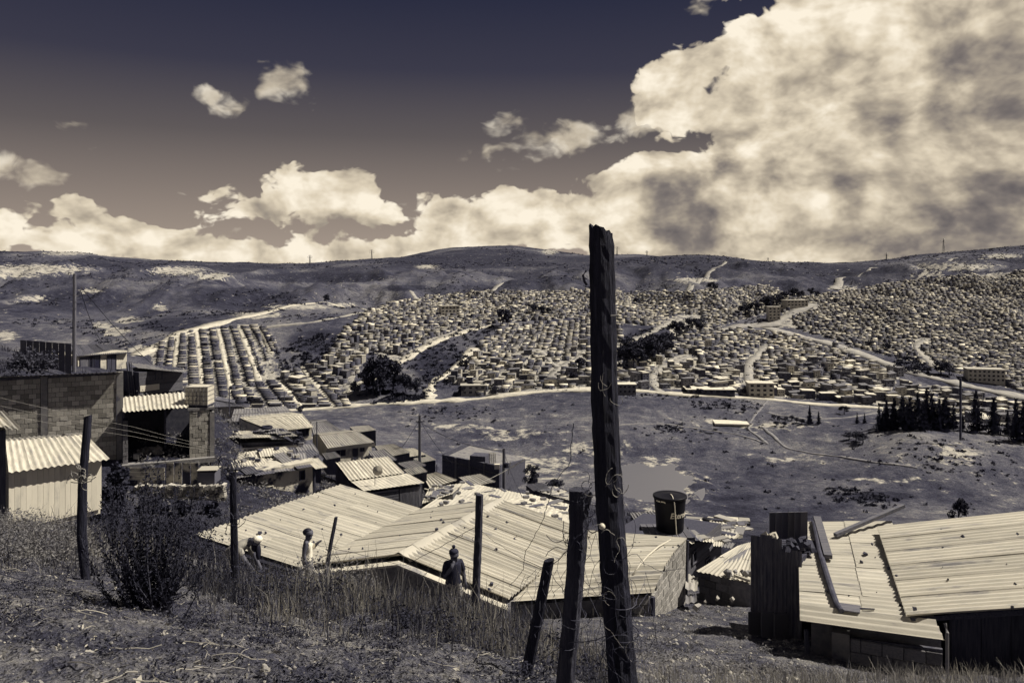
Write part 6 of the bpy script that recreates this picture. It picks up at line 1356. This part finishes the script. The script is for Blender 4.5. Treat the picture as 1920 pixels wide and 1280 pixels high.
# ---- person bending down by the post
J = dict(pelvis=(-.18, 0, .80, (.13, .10)), spine=(-.02, 0, .92, (.12, .10)), chest=(.16, 0, 1.02, (.14, .10)), neck=(.29, 0, 1.08, .055), hb=(.35, 0, 1.09, .07), head=(.42, 0, 1.10, .092), ht=(.48, 0, 1.13, .075), nose=(.44, 0, .985, .016), ear1=(.39, .1, 1.09, .016), ear2=(.39, -.1, 1.09, .016),
         rs=(.15, -.17, .98, .058), re=(.30, -.20, .78, .045), rw=(.46, -.17, .62, .032), ls=(.15, .17, .98, .058), le=(.26, .19, .76, .045), lw=(.40, .14, .58, .032),
         rh=(-.18, -.09, .77, .095), rk=(-.02, -.11, .44, .065), ra=(-.16, -.12, .08, .045), rt=(-.02, -.13, .035, .038), lh=(-.18, .09, .77, .095), lk=(.02, .12, .45, .065), la=(-.08, .13, .08, .045), lt=(.06, .14, .035, .038))
E2 = [e for e in E if 'rw' not in e[0] and 'lw' not in e[0] and 'rw' not in e[1] and 'lw' not in e[1] and 'chin' not in e]+[('re', 'rw'), ('le', 'lw')]
hand(J, E2, 'rw', (.46, -.17, .62), (.6, 0, -.8), (.8, 0, .6), .010, .95); hand(J, E2, 'lw', (.40, .14, .58), (.6, 0, -.8), (.8, 0, .6), .010, .95)
p = stand_at(444, 15.5, 1001, 1.2)
figure('person bending forward in a white cap beside the left fence post', p, -.25, J, E2,
       [('blouse', lambda c: c.z > .70 and c.x < .27 and c.z < 1.16, .016, 'cloth_grey'), ('trousers', lambda c: .10 < c.z < .80 and c.x < .12 and abs(c.y) < .23, .018, 'cloth_grey'), ('shoes', lambda c: c.z < .09, .014, 'shoe')],
       [('cap', [(.455, 0, 1.14, .09, .098, .072)], 'cloth_white'), ('hair', [(.40, 0, 1.02, .06, .10, .13), (.47, 0, .90, .045, .07, .16)], 'hair')])
# ================================================================ FOREGROUND
mat('post_wood', .008, .035, 5, 9, .9, stretch=(6, 6, .5), bump=1.0, bscale=9, stain=(.05, 3, .60, .72))
mat('post_grey', .022, .085, 5, 9, .9, stretch=(6, 6, .5), bump=1.0, bscale=9, stain=(.12, 3, .58, .72))
mat('grass_dry', .07, .40, .9, 5, .85, coord='World', trans=.30, lo=.38, hi=.62)
mat('grass_dark', .02, .11, .9, 5, .85, coord='World', trans=.25)
mat('weed_leaf', .05, .26, 3, 4, .8, coord='World', trans=.25)
mat('shrub_leaf', .010, .040, 6, 4, .8, coord='World', trans=.12)
mat('pebble', .10, .45, 3, 4, .9, coord='World'); mat('litter', .12, .5, 2, 4, .9, coord='World', trans=.2)
def post(pts, label, m='post_wood', n=14, seg=26, crack=.12, slant=0.0, seed=0, jag=0.0):
    """weathered fence post through (px, py, depth, width px) stations, uneven and cracked"""
    rg = np.random.default_rng(seed); st = [(P(x, y, d), wd/F*d/2) for x, y, d, wd in pts]
    root = root_at('fence_post', st[-1][0], label, 'post', 'posts of the wire fence'); V = []; f = []
    L = [0.0]
    for (a, _), (b, _) in zip(st[:-1], st[1:]): L.append(L[-1]+(b-a).length)
    gro = 1+crack*(rg.random(n)-.5)*1.6
    for k in range(seg+1):
        t = L[-1]*k/seg; i = min(len(st)-2, int(np.searchsorted(L, t, 'right')-1)); u = (t-L[i])/(L[i+1]-L[i]); c_ = st[i][0].lerp(st[i+1][0], u); r_ = st[i][1]*(1-u)+st[i+1][1]*u
        r_ *= 1+.05*(rg.random()-.5); kn = rg.random(n)*.08
        for j in range(n):
            a = 2*math.pi*j/n; h = 0.0
            if k == 0: h = slant*math.cos(a)*r_+jag*r_*(rg.random()-.6)
            V.append(c_+Vector((math.cos(a)*r_*(gro[j]-kn[j]), math.sin(a)*r_*(gro[j]-kn[j]), h)))
    for k in range(seg):
        for j in range(n): f.append((k*n+j, (k+1)*n+j, (k+1)*n+(j+1) % n, k*n+(j+1) % n))
    cc = st[0][0]+Vector((0, 0, -.3*st[0][1] if jag else 0)); V.append(cc); f += [(len(V)-1, j, (j+1) % n) for j in range(n)]
    MB().add(V, f).part('shaft', m, root); return root, st
def gy(px, d): return YH-gz((px-960)/F*d, d)/d*F      # photo row of the ground at that column and depth
bp, _ = post([(1126, 428, 3.6, 47), (1128, 470, 3.6, 50), (1131, 620, 3.6, 51), (1133, 750, 3.6, 53), (1143, 950, 3.6, 55), (1155, 1120, 3.6, 56), (1168, 1280, 3.6, 57), (1178, gy(1178, 3.6)+40, 3.6, 58)], 'tall charred post with a broken top in the middle foreground', 'post_wood', 18, 60, .14, -.35, 1, .55)
p2, _ = post([(1085, 917, 4.4, 40), (1084, 1000, 4.4, 38), (1074, 1130, 4.4, 37), (1058, 1290, 4.4, 37), (1052, gy(1052, 4.4)+30, 4.4, 38)], 'thick sawn-off post just left of the tall charred post', 'post_grey', 16, 34, .1, 0, 2)
p3, _ = post([(1030, 1049, 5.2, 21), (1012, 1140, 5.2, 23), (988, 1260, 5.2, 25), (982, gy(982, 5.2)+20, 5.2, 25)], 'short leaning post left of the thick sawn-off post', 'post_wood', 12, 24, .12, .2, 3)
p4, _ = post([(899, 927, 8.6, 14), (897, 1000, 8.6, 14), (893, 1090, 8.6, 15), (890, gy(890, 8.6)+12, 8.6, 15)], 'slim straight post beside the person in the bobble hat', 'post_grey', 12, 24, .1, 0, 4)
p5, _ = post([(630, 969, 10.6, 7), (618, 1030, 10.6, 8), (604, gy(604, 10.6)+8, 10.6, 9)], 'thin leaning stick post right of the boy', 'post_grey', 8, 14, .1, 0, 5)
p6, _ = post([(437, 884, 8.8, 14), (438, 960, 8.8, 14), (440, 1040, 8.8, 15), (441, gy(441, 8.8)+12, 8.8, 15)], 'dark post with a tangled top in front of the stained house', 'post_wood', 12, 24, .14, 0, 6, .4)
p7, _ = post([(165, 779, 7.6, 13), (161, 830, 7.6, 14), (155, 900, 7.6, 15), (153, 1000, 7.6, 17), (162, gy(162, 7.6)+14, 7.6, 15)], 'crooked dark post in front of the cream panelled shed', 'post_wood', 12, 28, .16, .3, 7)
MB().tube([P(1097, 968, 4.35), P(1103, 940, 4.3), P(1108, 922, 4.3)], [.02, .017, .008], 7).part('side_branch', 'post_grey', p2)
lathe([(.006, 0), (.017, .004), (.018, .014), (.012, .018), (.017, .024), (.010, .032)], Vector((0, 0, 0)), 14)
kb = lathe([(.004, 0), (.013, .003), (.014, .012), (.009, .015), (.012, .020), (.006, .026)], Vector((0, 0, 0)), 14).mesh('insulator', 'white_plastic', True); ko = wpart('insulator', kb, bp); ko.location = P(1127, 981, 3.50)+Vector((0, -.03, 0)); ko.rotation_euler = (math.radians(90), 0, 0)
MB().tube([P(1099, 508, 3.58), P(1093, 516, 3.57), P(1096, 528, 3.57), P(1100, 534, 3.58)], .006, 5).part('hook', 'wire', bp); MB().tube([P(1145, 592, 3.54), P(1160, 591, 3.54)], .004, 5).part('nail', 'steel', bp)
def tangle(root, px, py, d, n, size, r, m, seed, name='wire_tangle'):
    """loose ends of wire wandering over the face of a post"""
    rg = random.Random(seed); mb = MB()
    for _ in range(n):
        p = P(px, py, d)+Vector((rg.gauss(0, .35), 0, rg.gauss(0, .45)))*size; a = rg.uniform(0, 6.28); da = rg.uniform(-.55, .55); pts = []; st = size*rg.uniform(.10, .24)
        for k in range(13): pts.append(p.copy()); a += da+rg.gauss(0, .25); p = p+Vector((math.cos(a)*st, rg.gauss(-.05, .25)*st, math.sin(a)*st*1.25))
        mb.tube(pts, r, 4, False)
    mb.part(name, m, root)['kind'] = 'stuff'
tangle(bp, 1138, 730, 3.52, 4, .045, .0009, 'wire_pale', 1); tangle(bp, 1146, 910, 3.52, 5, .035, .0016, 'wire_pale', 2); tangle(bp, 1152, 1010, 3.51, 3, .03, .0013, 'wire_pale', 3)
tangle(bp, 1165, 1080, 3.51, 10, .12, .0011, 'wire', 4); tangle(bp, 1150, 1200, 3.51, 14, .12, .0013, 'wire', 5); tangle(bp, 1135, 1100, 3.51, 2, .10, .0007, 'wire_pale', 6); tangle(bp, 1180, 1230, 3.51, 2, .09, .0007, 'wire_pale', 16)
tangle(p2, 1068, 1020, 4.3, 10, .05, .002, 'wire', 7); tangle(p2, 1100, 930, 4.3, 12, .06, .002, 'wire', 8); tangle(p6, 440, 885, 8.6, 12, .10, .004, 'wire', 9); tangle(p6, 438, 975, 8.6, 8, .08, .004, 'wire', 10); tangle(p7, 155, 890, 7.45, 14, .075, .004, 'wire_pale', 11)
for x, y, d, r_, root in ((1078, 1150, 4.4, .062, p2), (1062, 1205, 4.4, .06, p2), (1163, 1125, 3.6, .073, bp), (1168, 1185, 3.6, .074, bp), (893, 1010, 8.6, .046, p4), (1008, 1165, 5.2, .046, p3)):
    c_ = P(x, y, d); MB().tube([c_+Vector((math.cos(a)*r_, math.sin(a)*r_, .012*math.sin(a))) for a in np.linspace(0, 6.29, 15)], .0025, 4, False).part('wire_loop', 'wire', root)
# ---- wire netting between the posts
def hexnet(corners, nu, nv, r, jit, seed, fold=0.0):
    rg = random.Random(seed); q = [Vector(c_) for c_ in corners]; mb = MB(); pt = {}
    def g_(i, j):
        if (i, j) not in pt:
            u = i/nu+rg.uniform(-1, 1)*jit/nu; v = j/nv+rg.uniform(-1, 1)*jit/nv; pt[(i, j)] = bil(q, min(1, max(0, u)), min(1, max(0, v)))+Vector((0, fold*math.sin(9*u+5*v)+rg.uniform(-.01, .01), 0))
        return pt[(i, j)]
    for j in range(nv):
        for i in range(nu+1):
            sh_ = .5*(j % 2)
            a = g_(i+sh_, j+.0); b_ = g_(i+sh_, j+.35); mb.tube([a, b_], r, 3, False)
            for k in (-.5, .5): mb.tube([b_, g_(i+sh_+k, j+1.0)], r, 3, False)
    return mb
def net(label, corners, nu, nv, r, jit, seed, fold=.02):
    o = link('wire_netting', hexnet(corners, nu, nv, r, jit, seed, fold).mesh('wire_netting', 'wire')); return tag(o, label, 'netting', 'wire netting of the fence')
net('wire netting stretched between thick and tall charred posts', [P(1072, 1235, 4.35), P(1160, 1260, 3.65), P(1138, 985, 3.65), P(1096, 960, 4.35)], 3, 8, .0013, .22, 1)
net('wire netting stretched between short leaning and thick posts', [P(1000, 1200, 5.15), P(1062, 1215, 4.45), P(1078, 1010, 4.45), P(1024, 1060, 5.15)], 3, 6, .0014, .25, 2)
net('sagging wire netting left of the short leaning post', [P(925, 1165, 6.2), P(1003, 1190, 5.25), P(1026, 1052, 5.25), P(985, 1075, 5.7)], 3, 5, .0014, .35, 3, .05)
net('crumpled wire netting low right of the tall charred post', [P(1185, 1285, 3.6), P(1230, 1200, 4.6), P(1215, 1080, 4.4), P(1180, 1090, 3.6)], 2, 4, .0012, .5, 4, .06)
def strand(name, pts, r, m, label, sag=.02, kink=.0, seed=0):
    rg = random.Random(seed); mb = MB(); ps = []
    for a, b in zip(pts[:-1], pts[1:]):
        a, b = P(*a), P(*b); L = (b-a).length
        for t in np.linspace(0, 1, 12, endpoint=False): ps.append(a.lerp(b, t)-Vector((0, 0, sag*4*t*(1-t)*L))+Vector((rg.uniform(-1, 1), rg.uniform(-1, 1), rg.uniform(-1, 1)))*kink)
    ps.append(P(*pts[-1])); mb.tube(ps, r, 4, False)
    o = link(name, mb.mesh(name, m)); return tag(o, label, 'wire', 'fence wires')
strand('fence_wire', [(-20, 1068, 6.2), (160, 1112, 7.2), (441, 1090, 8.7)], .0035, 'wire', 'dark low fence wire from the left edge to the tangled post', .015, .004, 1)
strand('fence_wire', [(441, 1060, 8.7), (604, 1085, 10.5), (890, 1120, 8.6)], .003, 'wire', 'low fence wire between tangled and slim posts', .01, .006, 2)
strand('fence_wire', [(440, 965, 8.7), (600, 1022, 10.0), (760, 1060, 9.4), (897, 985, 8.6)], .003, 'wire', 'slack fence wire hanging from tangled post to slim post', .0, .008, 3)
strand('fence_wire', [(897, 990, 8.6), (1030, 1070, 5.2), (1078, 1130, 4.4)], .0022, 'wire', 'fence wire from slim post to thick post', .01, .005, 4)
strand('fence_wire', [(1075, 795, 4.3), (1068, 870, 4.4), (1038, 905, 4.8), (1018, 975, 5.2), (985, 1035, 5.6), (980, 1070, 5.8), (955, 1098, 6.2)], .0022, 'wire', 'kinked loose wire dangling over the big ridged roof', 0, .004, 5)
strand('fence_wire', [(890, 1172, 8.5), (985, 1250, 5.2), (1060, 1205, 4.4), (1165, 1185, 3.6), (1240, 1180, 4.2)], .0022, 'wire', 'lowest fence wire through short, thick and tall posts', .01, .004, 6)
strand('fence_wire', [(1096, 925, 4.3), (1146, 912, 3.55)], .002, 'wire_pale', 'pale twisted wire tying thick post to tall post', .03, .003, 7)
strand('fence_wire', [(1095, 985, 4.3), (1140, 975, 3.6)], .003, 'wire', 'dark doubled wire between thick and tall posts', .06, .004, 8)
for k in range(3): cable('yard_line', [P(-30, 738+k*16, 33), P(250, 800+k*9, 38), P(402, 838+k*4, 41)], .006, .005, 'wire_pale', ['top', 'middle', 'bottom'][k]+' of three pale wires crossing in front of the block building', 'wire', group='pale yard wires')
# ---- grass along the rim
def blades(name, X, Y, h, wid, m, label, lean=.35, seed=0, curve=.5):
    rg = np.random.default_rng(seed); n = len(X); Z = ground(X, Y)-.02
    a = rg.random(n)*6.283; ln = lean*rg.random(n)**.7; dx, dy = np.cos(a)*ln*h, np.sin(a)*ln*h; fa = rg.random(n)*3.14; wx, wy = np.cos(fa)*wid/2, np.sin(fa)*wid/2*.6
    b = np.stack([X, Y, Z], -1); m1 = b+np.stack([dx*curve*.5, dy*curve*.5, h*.55], -1); tp = b+np.stack([dx, dy, h*(1-.35*ln)], -1); w3 = np.stack([wx, wy, 0*wx], -1)
    V = np.stack([b-w3, b+w3, m1+w3*.75, m1-w3*.75, tp+w3*.15, tp-w3*.15], 1).reshape(-1, 3); i = np.arange(n)*6
    q = np.concatenate([np.stack([i, i+1, i+2, i+3], -1), np.stack([i+3, i+2, i+4, i+5], -1)])
    o = link(name, npmesh(name, V, q, m)); return tag(o, label, 'grass', kind='stuff')
BX = [-60, 0, 160, 350, 430, 600, 800, 900, 1000, 1100, 1160]; BY = [1060, 1062, 1075, 1112, 1140, 1170, 1205, 1232, 1262, 1300, 1310]
bd = []
for x, y in zip(BX, BY): p = hit(x, y, 2.5); bd.append(p.y if p else 5)
rg = np.random.default_rng(5); n = 90000
px = rg.uniform(-60, 1165, n); d0 = np.interp(px, BX, bd); d = d0+rg.random(n)**1.3*np.interp(px, [0, 500, 900, 1160], [6, 6, 5, 4])+rg.normal(size=n)*.35
X = (px-960)/F*d; den = fbm(X/.42, d/.42, 3, 90, .6)+.5*fbm(X/2, d/2, 2, 91); k = den > rg.random(n)*.55-.22+.15*(d < d0+.5); k &= (d > 3) & ~((np.hypot((px-262)/95, (d-7.6)/1.3) < 1)) & (rg.random(n) < .60)
X, d, den = X[k], d[k], den[k]; h = (.04+.16*rg.random(len(X))**2.0+.22*(rg.random(len(X)) < .05))*np.clip(.9+1.5*den, .4, 1.8)
s_ = rg.random(len(X)) < .52
blades('dry_grass', X[s_], d[s_], h[s_], np.full(s_.sum(), .008)*(d[s_]/8)**.5, 'grass_dry', 'dry pale grass along the crest of the foreground slope', .5, 1)
blades('dark_grass', X[~s_], d[~s_], h[~s_]*.85, np.full((~s_).sum(), .010)*(d[~s_]/8)**.5, 'grass_dark', 'dark grass and weeds along the crest of the foreground slope', .6, 2)
# lower right grass and grass on the path edges
n = 26000; px = rg.uniform(1185, 1960, n); d = rg.uniform(5.0, 11.5, n); X = (px-960)/F*d; den = fbm(X/.6, d/.6, 3, 95); k = den > rg.random(n)*.7-.12; X, d = X[k], d[k]
blades('verge_grass', X, d, .05+.22*rg.random(len(X))**2.2, np.full(len(X), .007), 'grass_dry', 'sparse dry grass along the bottom right edge', .6, 3)
n = 40000; px = rg.uniform(150, 1000, n); d = rg.uniform(10, 36, n); X = (px-960)/F*d; den = fbm(X/1.5, d/1.5, 3, 96); k = (den > rg.random(n)*.6-.2) & ~((px > 430) & (d > 18)); X, d = X[k], d[k]
blades('slope_grass', X, d, .12+.35*rg.random(len(X))**1.6, np.full(len(X), .016), 'grass_dark', 'rough dark grass on the slope above the near houses', .6, 4)
# bank behind the block building and ground between the middle houses
n = 30000; px = rg.uniform(-40, 1300, n); d = np.exp(rg.uniform(math.log(36), math.log(120), n)); X = (px-960)/F*d; den = fbm(X/4, d/4, 3, 97); k = den > rg.random(n)*.6-.15; X, d = X[k], d[k]
blades('bank_grass', X, d, .2+.6*rg.random(len(X))**1.5, np.full(len(X), .05), 'grass_dark', 'rough grass on the banks around the middle houses', .7, 6)
# ---- leafy weeds at the left rim, low weeds on the soil
def leafy(name, X, Y, R, H, nleaf, size, m, label, seed):
    rg = np.random.default_rng(seed); n = len(X); Z = ground(X, Y); t = rg.random((n, nleaf)); a = rg.random((n, nleaf))*6.283; rr_ = R[:, None]*np.sqrt(rg.random((n, nleaf)))
    p = np.stack([X[:, None]+np.cos(a)*rr_, Y[:, None]+np.sin(a)*rr_, Z[:, None]+t*H[:, None]], -1)
    u = rg.normal(size=(n, nleaf, 3)); u[..., 2] *= .6; u /= np.linalg.norm(u, axis=2)[..., None]; v = np.cross(u, rg.normal(size=(n, nleaf, 3))); v /= np.linalg.norm(v, axis=2)[..., None]
    s = (size*(.5+rg.random((n, nleaf))))[..., None]; V = np.stack([p-u*s, p-v*s*.4, p+u*s, p+v*s*.4], 2).reshape(-1, 3)
    o = link(name, npmesh(name, V, np.arange(len(V)).reshape(-1, 4), m)); return tag(o, label, 'weeds', kind='stuff')
n = 420; px = rg.uniform(-60, 170, n); d = rg.uniform(8.6, 13, n); X = (px-960)/F*d; leafy('rim_weeds', X, d, .06+.2*rg.random(n), .08+.30*rg.random(n)**1.7, 40, .018, 'weed_leaf', 'leafy pale weeds in front of the cream shed', 11)
n = 160; px = rg.uniform(560, 700, n); d = rg.uniform(9.0, 11.5, n); X = (px-960)/F*d; leafy('crest_weeds', X, d, .05+.12*rg.random(n), .15+.4*rg.random(n)**1.5, 30, .018, 'weed_leaf', 'leafy weeds on the crest around the stick post', 12)
n = 5200; px = rg.uniform(-80, 1150, n); d = 2.6+6.5*rg.random(n)**.8; X = (px-960)/F*d; k = fbm(X/.8, d/.8, 4, 51) > rg.random(n)*.7-.30; X, d = X[k], d[k]; leafy('soil_weeds', X, d, .02+.06*rg.random(len(X))**2, .008+.035*rg.random(len(X)), 9, .011, 'grass_dark', 'tiny dark weeds over the bare foreground soil', 13)
n = 90; px = rg.uniform(-40, 1100, n); d = 2.8+5.5*rg.random(n); X = (px-960)/F*d; leafy('soil_tufts', X, d, .05+.08*rg.random(n), .04+.08*rg.random(n), 90, .011, 'shrub_leaf', 'small dark weed tufts on the foreground soil', 14)
n = 3200; px = rg.uniform(-80, 1160, n); d = 2.6+6.5*rg.random(n)**.8; X = (px-960)/F*d; leafy('leaf_litter', X, d, np.full(n, .03), np.full(n, .012), 1, .011, 'litter', 'dry leaf litter and chips on the foreground soil', 15)
n = 110; px = rg.uniform(-60, 1100, n); d = 2.8+6*rg.random(n); X = (px-960)/F*d; leafy('dry_leaves', X, d, np.full(n, .02), np.full(n, .02), 2, .024, 'litter', 'larger pale dry leaves on the foreground soil', 18)
n = 260; px = rg.uniform(190, 430, n); d = rg.uniform(13, 36, n); X = (px-960)/F*d; leafy('slope_bushes', X, d, .2+.5*rg.random(n), .2+.5*rg.random(n), 90, .028, 'leaf_dark', 'dark bushes on the slope below the stone wall', 16)
# pebbles and clods
n = 2600; px = rg.uniform(-80, 1900, n); d = 2.6+7*rg.random(n)**.8; X = (px-960)/F*d; Z = ground(X, d); R_ = .004+.014*rg.random(n)**3
oc = np.array([(1, 0, 0), (-1, 0, 0), (0, 1, 0), (0, -1, 0), (0, 0, .7), (0, 0, -.7)]); V = (np.stack([X, d, Z], -1)[:, None]+oc[None]*(R_[:, None, None]*(.6+.8*rg.random((n, 6, 1))))).reshape(-1, 3)
tf_ = np.array([(0, 2, 4), (2, 1, 4), (1, 3, 4), (3, 0, 4), (2, 0, 5), (1, 2, 5), (3, 1, 5), (0, 3, 5)]); Q_ = (np.arange(n)[:, None, None]*6+tf_[None]).reshape(-1, 3)
tag(link('pebbles', npmesh('pebbles', V, Q_, 'pebble')), 'pebbles and clods scattered over the foreground soil', 'pebbles', kind='stuff')
# twigs
mb = MB()
for _ in range(170):
    x = random.uniform(-60, 1100); dd = random.uniform(2.8, 9); X = (x-960)/F*dd; L = random.uniform(.05, .28); a = random.uniform(0, 6.28); pts = []
    for t in np.linspace(-.5, .5, 5): xx, yy = X+math.cos(a)*L*t+random.uniform(-.01, .01), dd+math.sin(a)*L*t; pts.append((xx, yy, gz(xx, yy)+.012+random.uniform(0, .02)))
    mb.tube(pts, random.uniform(.0015, .0035), 4)
tag(link('twigs', mb.mesh('twigs', 'litter')), 'dry twigs strewn over the foreground soil', 'twigs', kind='stuff')
for i, (x, y, lb) in enumerate([(497, 1272, 'small upright pale stone at the bottom of the foreground soil'), (268, 1182, 'flat pale stone below the dark shrub'), (872, 1232, 'rounded pale stone on the soil left of the thick post'), (163, 1228, 'pale flat stone on the lower left soil')]):
    p = hit(x, y, 2.4); o = root_at('soil_stone', p, lb, 'stone', 'larger stones on the soil'); bm = bmesh.new(); bmesh.ops.create_icosphere(bm, subdivisions=3, radius=1)
    sc_ = [(.026, .024, .040), (.034, .03, .014), (.036, .03, .024), (.034, .028, .014)][i]
    for v in bm.verts: k_ = 1+.35*float(fbm(np.array([v.co.x*1.6+i*9]), np.array([v.co.y*1.6+v.co.z*2.1]), 3, 8)[0]); v.co = Vector((v.co.x*sc_[0]*k_, v.co.y*sc_[1]*k_, v.co.z*sc_[2]*k_))+p+Vector((0, 0, .012))
    me = bpy.data.meshes.new('stone'); bm.to_mesh(me); bm.free(); me.materials.append(MATS['pebble']); wpart('stone', me, o)
# ---- big dark shrub left of centre
pb = hit(285, 1138, 3); sh_ = root_at('dark_shrub', pb, 'large dark feathery shrub right of the crooked post', 'shrub'); mb = MB(); V = []; rg = np.random.default_rng(77)
for k in range(92):
    a = rg.random()*6.283; out = .06+.66*rg.random(); H = (.60+.72*rg.random())*(1.05-.45*out); b = Vector((rg.normal()*.10, rg.normal()*.08, -.03)); tip = Vector((math.cos(a)*out*.85, math.sin(a)*out*.6, H)); mid = b.lerp(tip, .5)+Vector((math.cos(a)*.06, math.sin(a)*.05, -.06))
    pts = [b.lerp(mid, t*2) if t < .5 else mid.lerp(tip, t*2-1) for t in np.linspace(0, 1, 7)]; mb.tube([pb+p for p in pts], [.007, .006, .005, .004, .003, .002, .001], 4)
    for t in np.linspace(.22, 1.0, 85):
        c_ = b.lerp(mid, t*2) if t < .5 else mid.lerp(tip, t*2-1); dr_ = (tip-mid).normalized(); w1 = Vector(rg.normal(size=3)).normalized(); lf = (dr_*.7+w1*.8).normalized()*(.040*(1.2-.5*t)); sd_ = lf.cross(Vector(rg.normal(size=3))).normalized()*.0065
        q0 = pb+c_+w1*.006; V += [q0-sd_*.5, q0+lf*.5+sd_, q0+lf, q0+lf*.5-sd_]
mb.part('stems', 'bark', sh_); wpart('foliage', npmesh('foliage', np.array([tuple(p) for p in V]), np.arange(len(V)).reshape(-1, 4), 'shrub_leaf'), sh_)
# bush against the block building
def leaf_bush(name, c, R, n, size, m, label, seed):
    o = root_at(name, c, label, 'bush', 'bushes on the slope'); rg = np.random.default_rng(seed); cs = [(c.x+rg.normal()*R[0]*.45, c.y+rg.normal()*R[1]*.45, c.z+R[2]*(.15+.75*rg.random()), R[0]*(.25+.2*rg.random())) for _ in range(16)]
    v, q = leaf_cloud(n, cs, size, rg); wpart('foliage', npmesh('foliage', v, q, m), o); MB().tube([c-Vector((0, 0, .3)), c+Vector((0, 0, R[2]*.6))], [.06, .03], 5).part('stem', 'bark', o)
leaf_bush('slope_bush', P(212, 965, 36.5), (.95, .7, 2.4), 2600, .09, 'leaf_dark', 'tall dark bush between cream shed and stone wall', 1)
leaf_bush('slope_bush', P(285, 968, 37.6), (.6, .4, .8), 900, .08, 'leaf_dark', 'dark weeds growing up the left of the stone wall', 2); leaf_bush('slope_bush', P(345, 968, 37.6), (.5, .4, .7), 800, .08, 'leaf_dark', 'dark weeds at the middle of the stone wall', 3); leaf_bush('slope_bush', P(400, 972, 37.6), (.5, .4, .7), 800, .08, 'leaf_dark', 'dark weeds at the right end of the stone wall', 4)
leaf_bush('slope_bush', P(60, 690, 47), (1.6, .8, .8), 1400, .10, 'leaf_mid', 'grassy bush on the bank above the block building', 5)
leaf_bush('round_tree', P(997, 912, 78), (.95, .8, 2.3), 1700, .085, 'leaf_dark', 'round dark tree right of the brick building', 6)
# rubble and dry weeds on the path between the right houses
n = 900; px = rg.uniform(1190, 1520, n); d = rg.uniform(9, 23, n); X = (px-960)/F*d; Z = ground(X, d); R_ = .015+.05*rg.random(n)**3
V = (np.stack([X, d, Z], -1)[:, None]+oc[None]*(R_[:, None, None]*(.6+.8*rg.random((n, 6, 1))))).reshape(-1, 3); Q_ = (np.arange(n)[:, None, None]*6+tf_[None]).reshape(-1, 3)
tag(link('path_rubble', npmesh('path_rubble', V, Q_, 'pebble')), 'rubble strewn on the path between the right houses', 'rubble', kind='stuff')
n = 700; px = rg.uniform(1180, 1530, n); d = rg.uniform(9, 22, n); X = (px-960)/F*d; k = fbm(X/1.1, d/1.1, 3, 64) > rg.random(n)*.6-.25; X, d = X[k], d[k]; leafy('path_weeds', X, d, .04+.14*rg.random(len(X)), .03+.14*rg.random(len(X)), 26, .022, 'weed_leaf', 'patchy weeds along the path between the right houses', 31)
n = 2200; px = rg.uniform(240, 1080, n); d = np.exp(rg.uniform(math.log(37), math.log(105), n)); X = (px-960)/F*d; leafy('bank_weeds', X, d, .2+.5*rg.random(n), .1+.45*rg.random(n)**2, 24, .075, 'weed_leaf', 'patchy weeds on the banks between the middle houses', 41)
n = 620; px = rg.uniform(330, 1120, n); d0 = np.interp(px, BX, bd); d = d0+.2+rg.random(n)*3.5; X = (px-960)/F*d; k = fbm(X/.9, d/.9, 3, 83) > rg.random(n)*.5-.15; X, d = X[k], d[k]; leafy('grass_weeds', X, d, .05+.14*rg.random(len(X)), .06+.22*rg.random(len(X))**1.5, 60, .016, 'shrub_leaf', 'dark leafy clumps among the crest grass', 51)
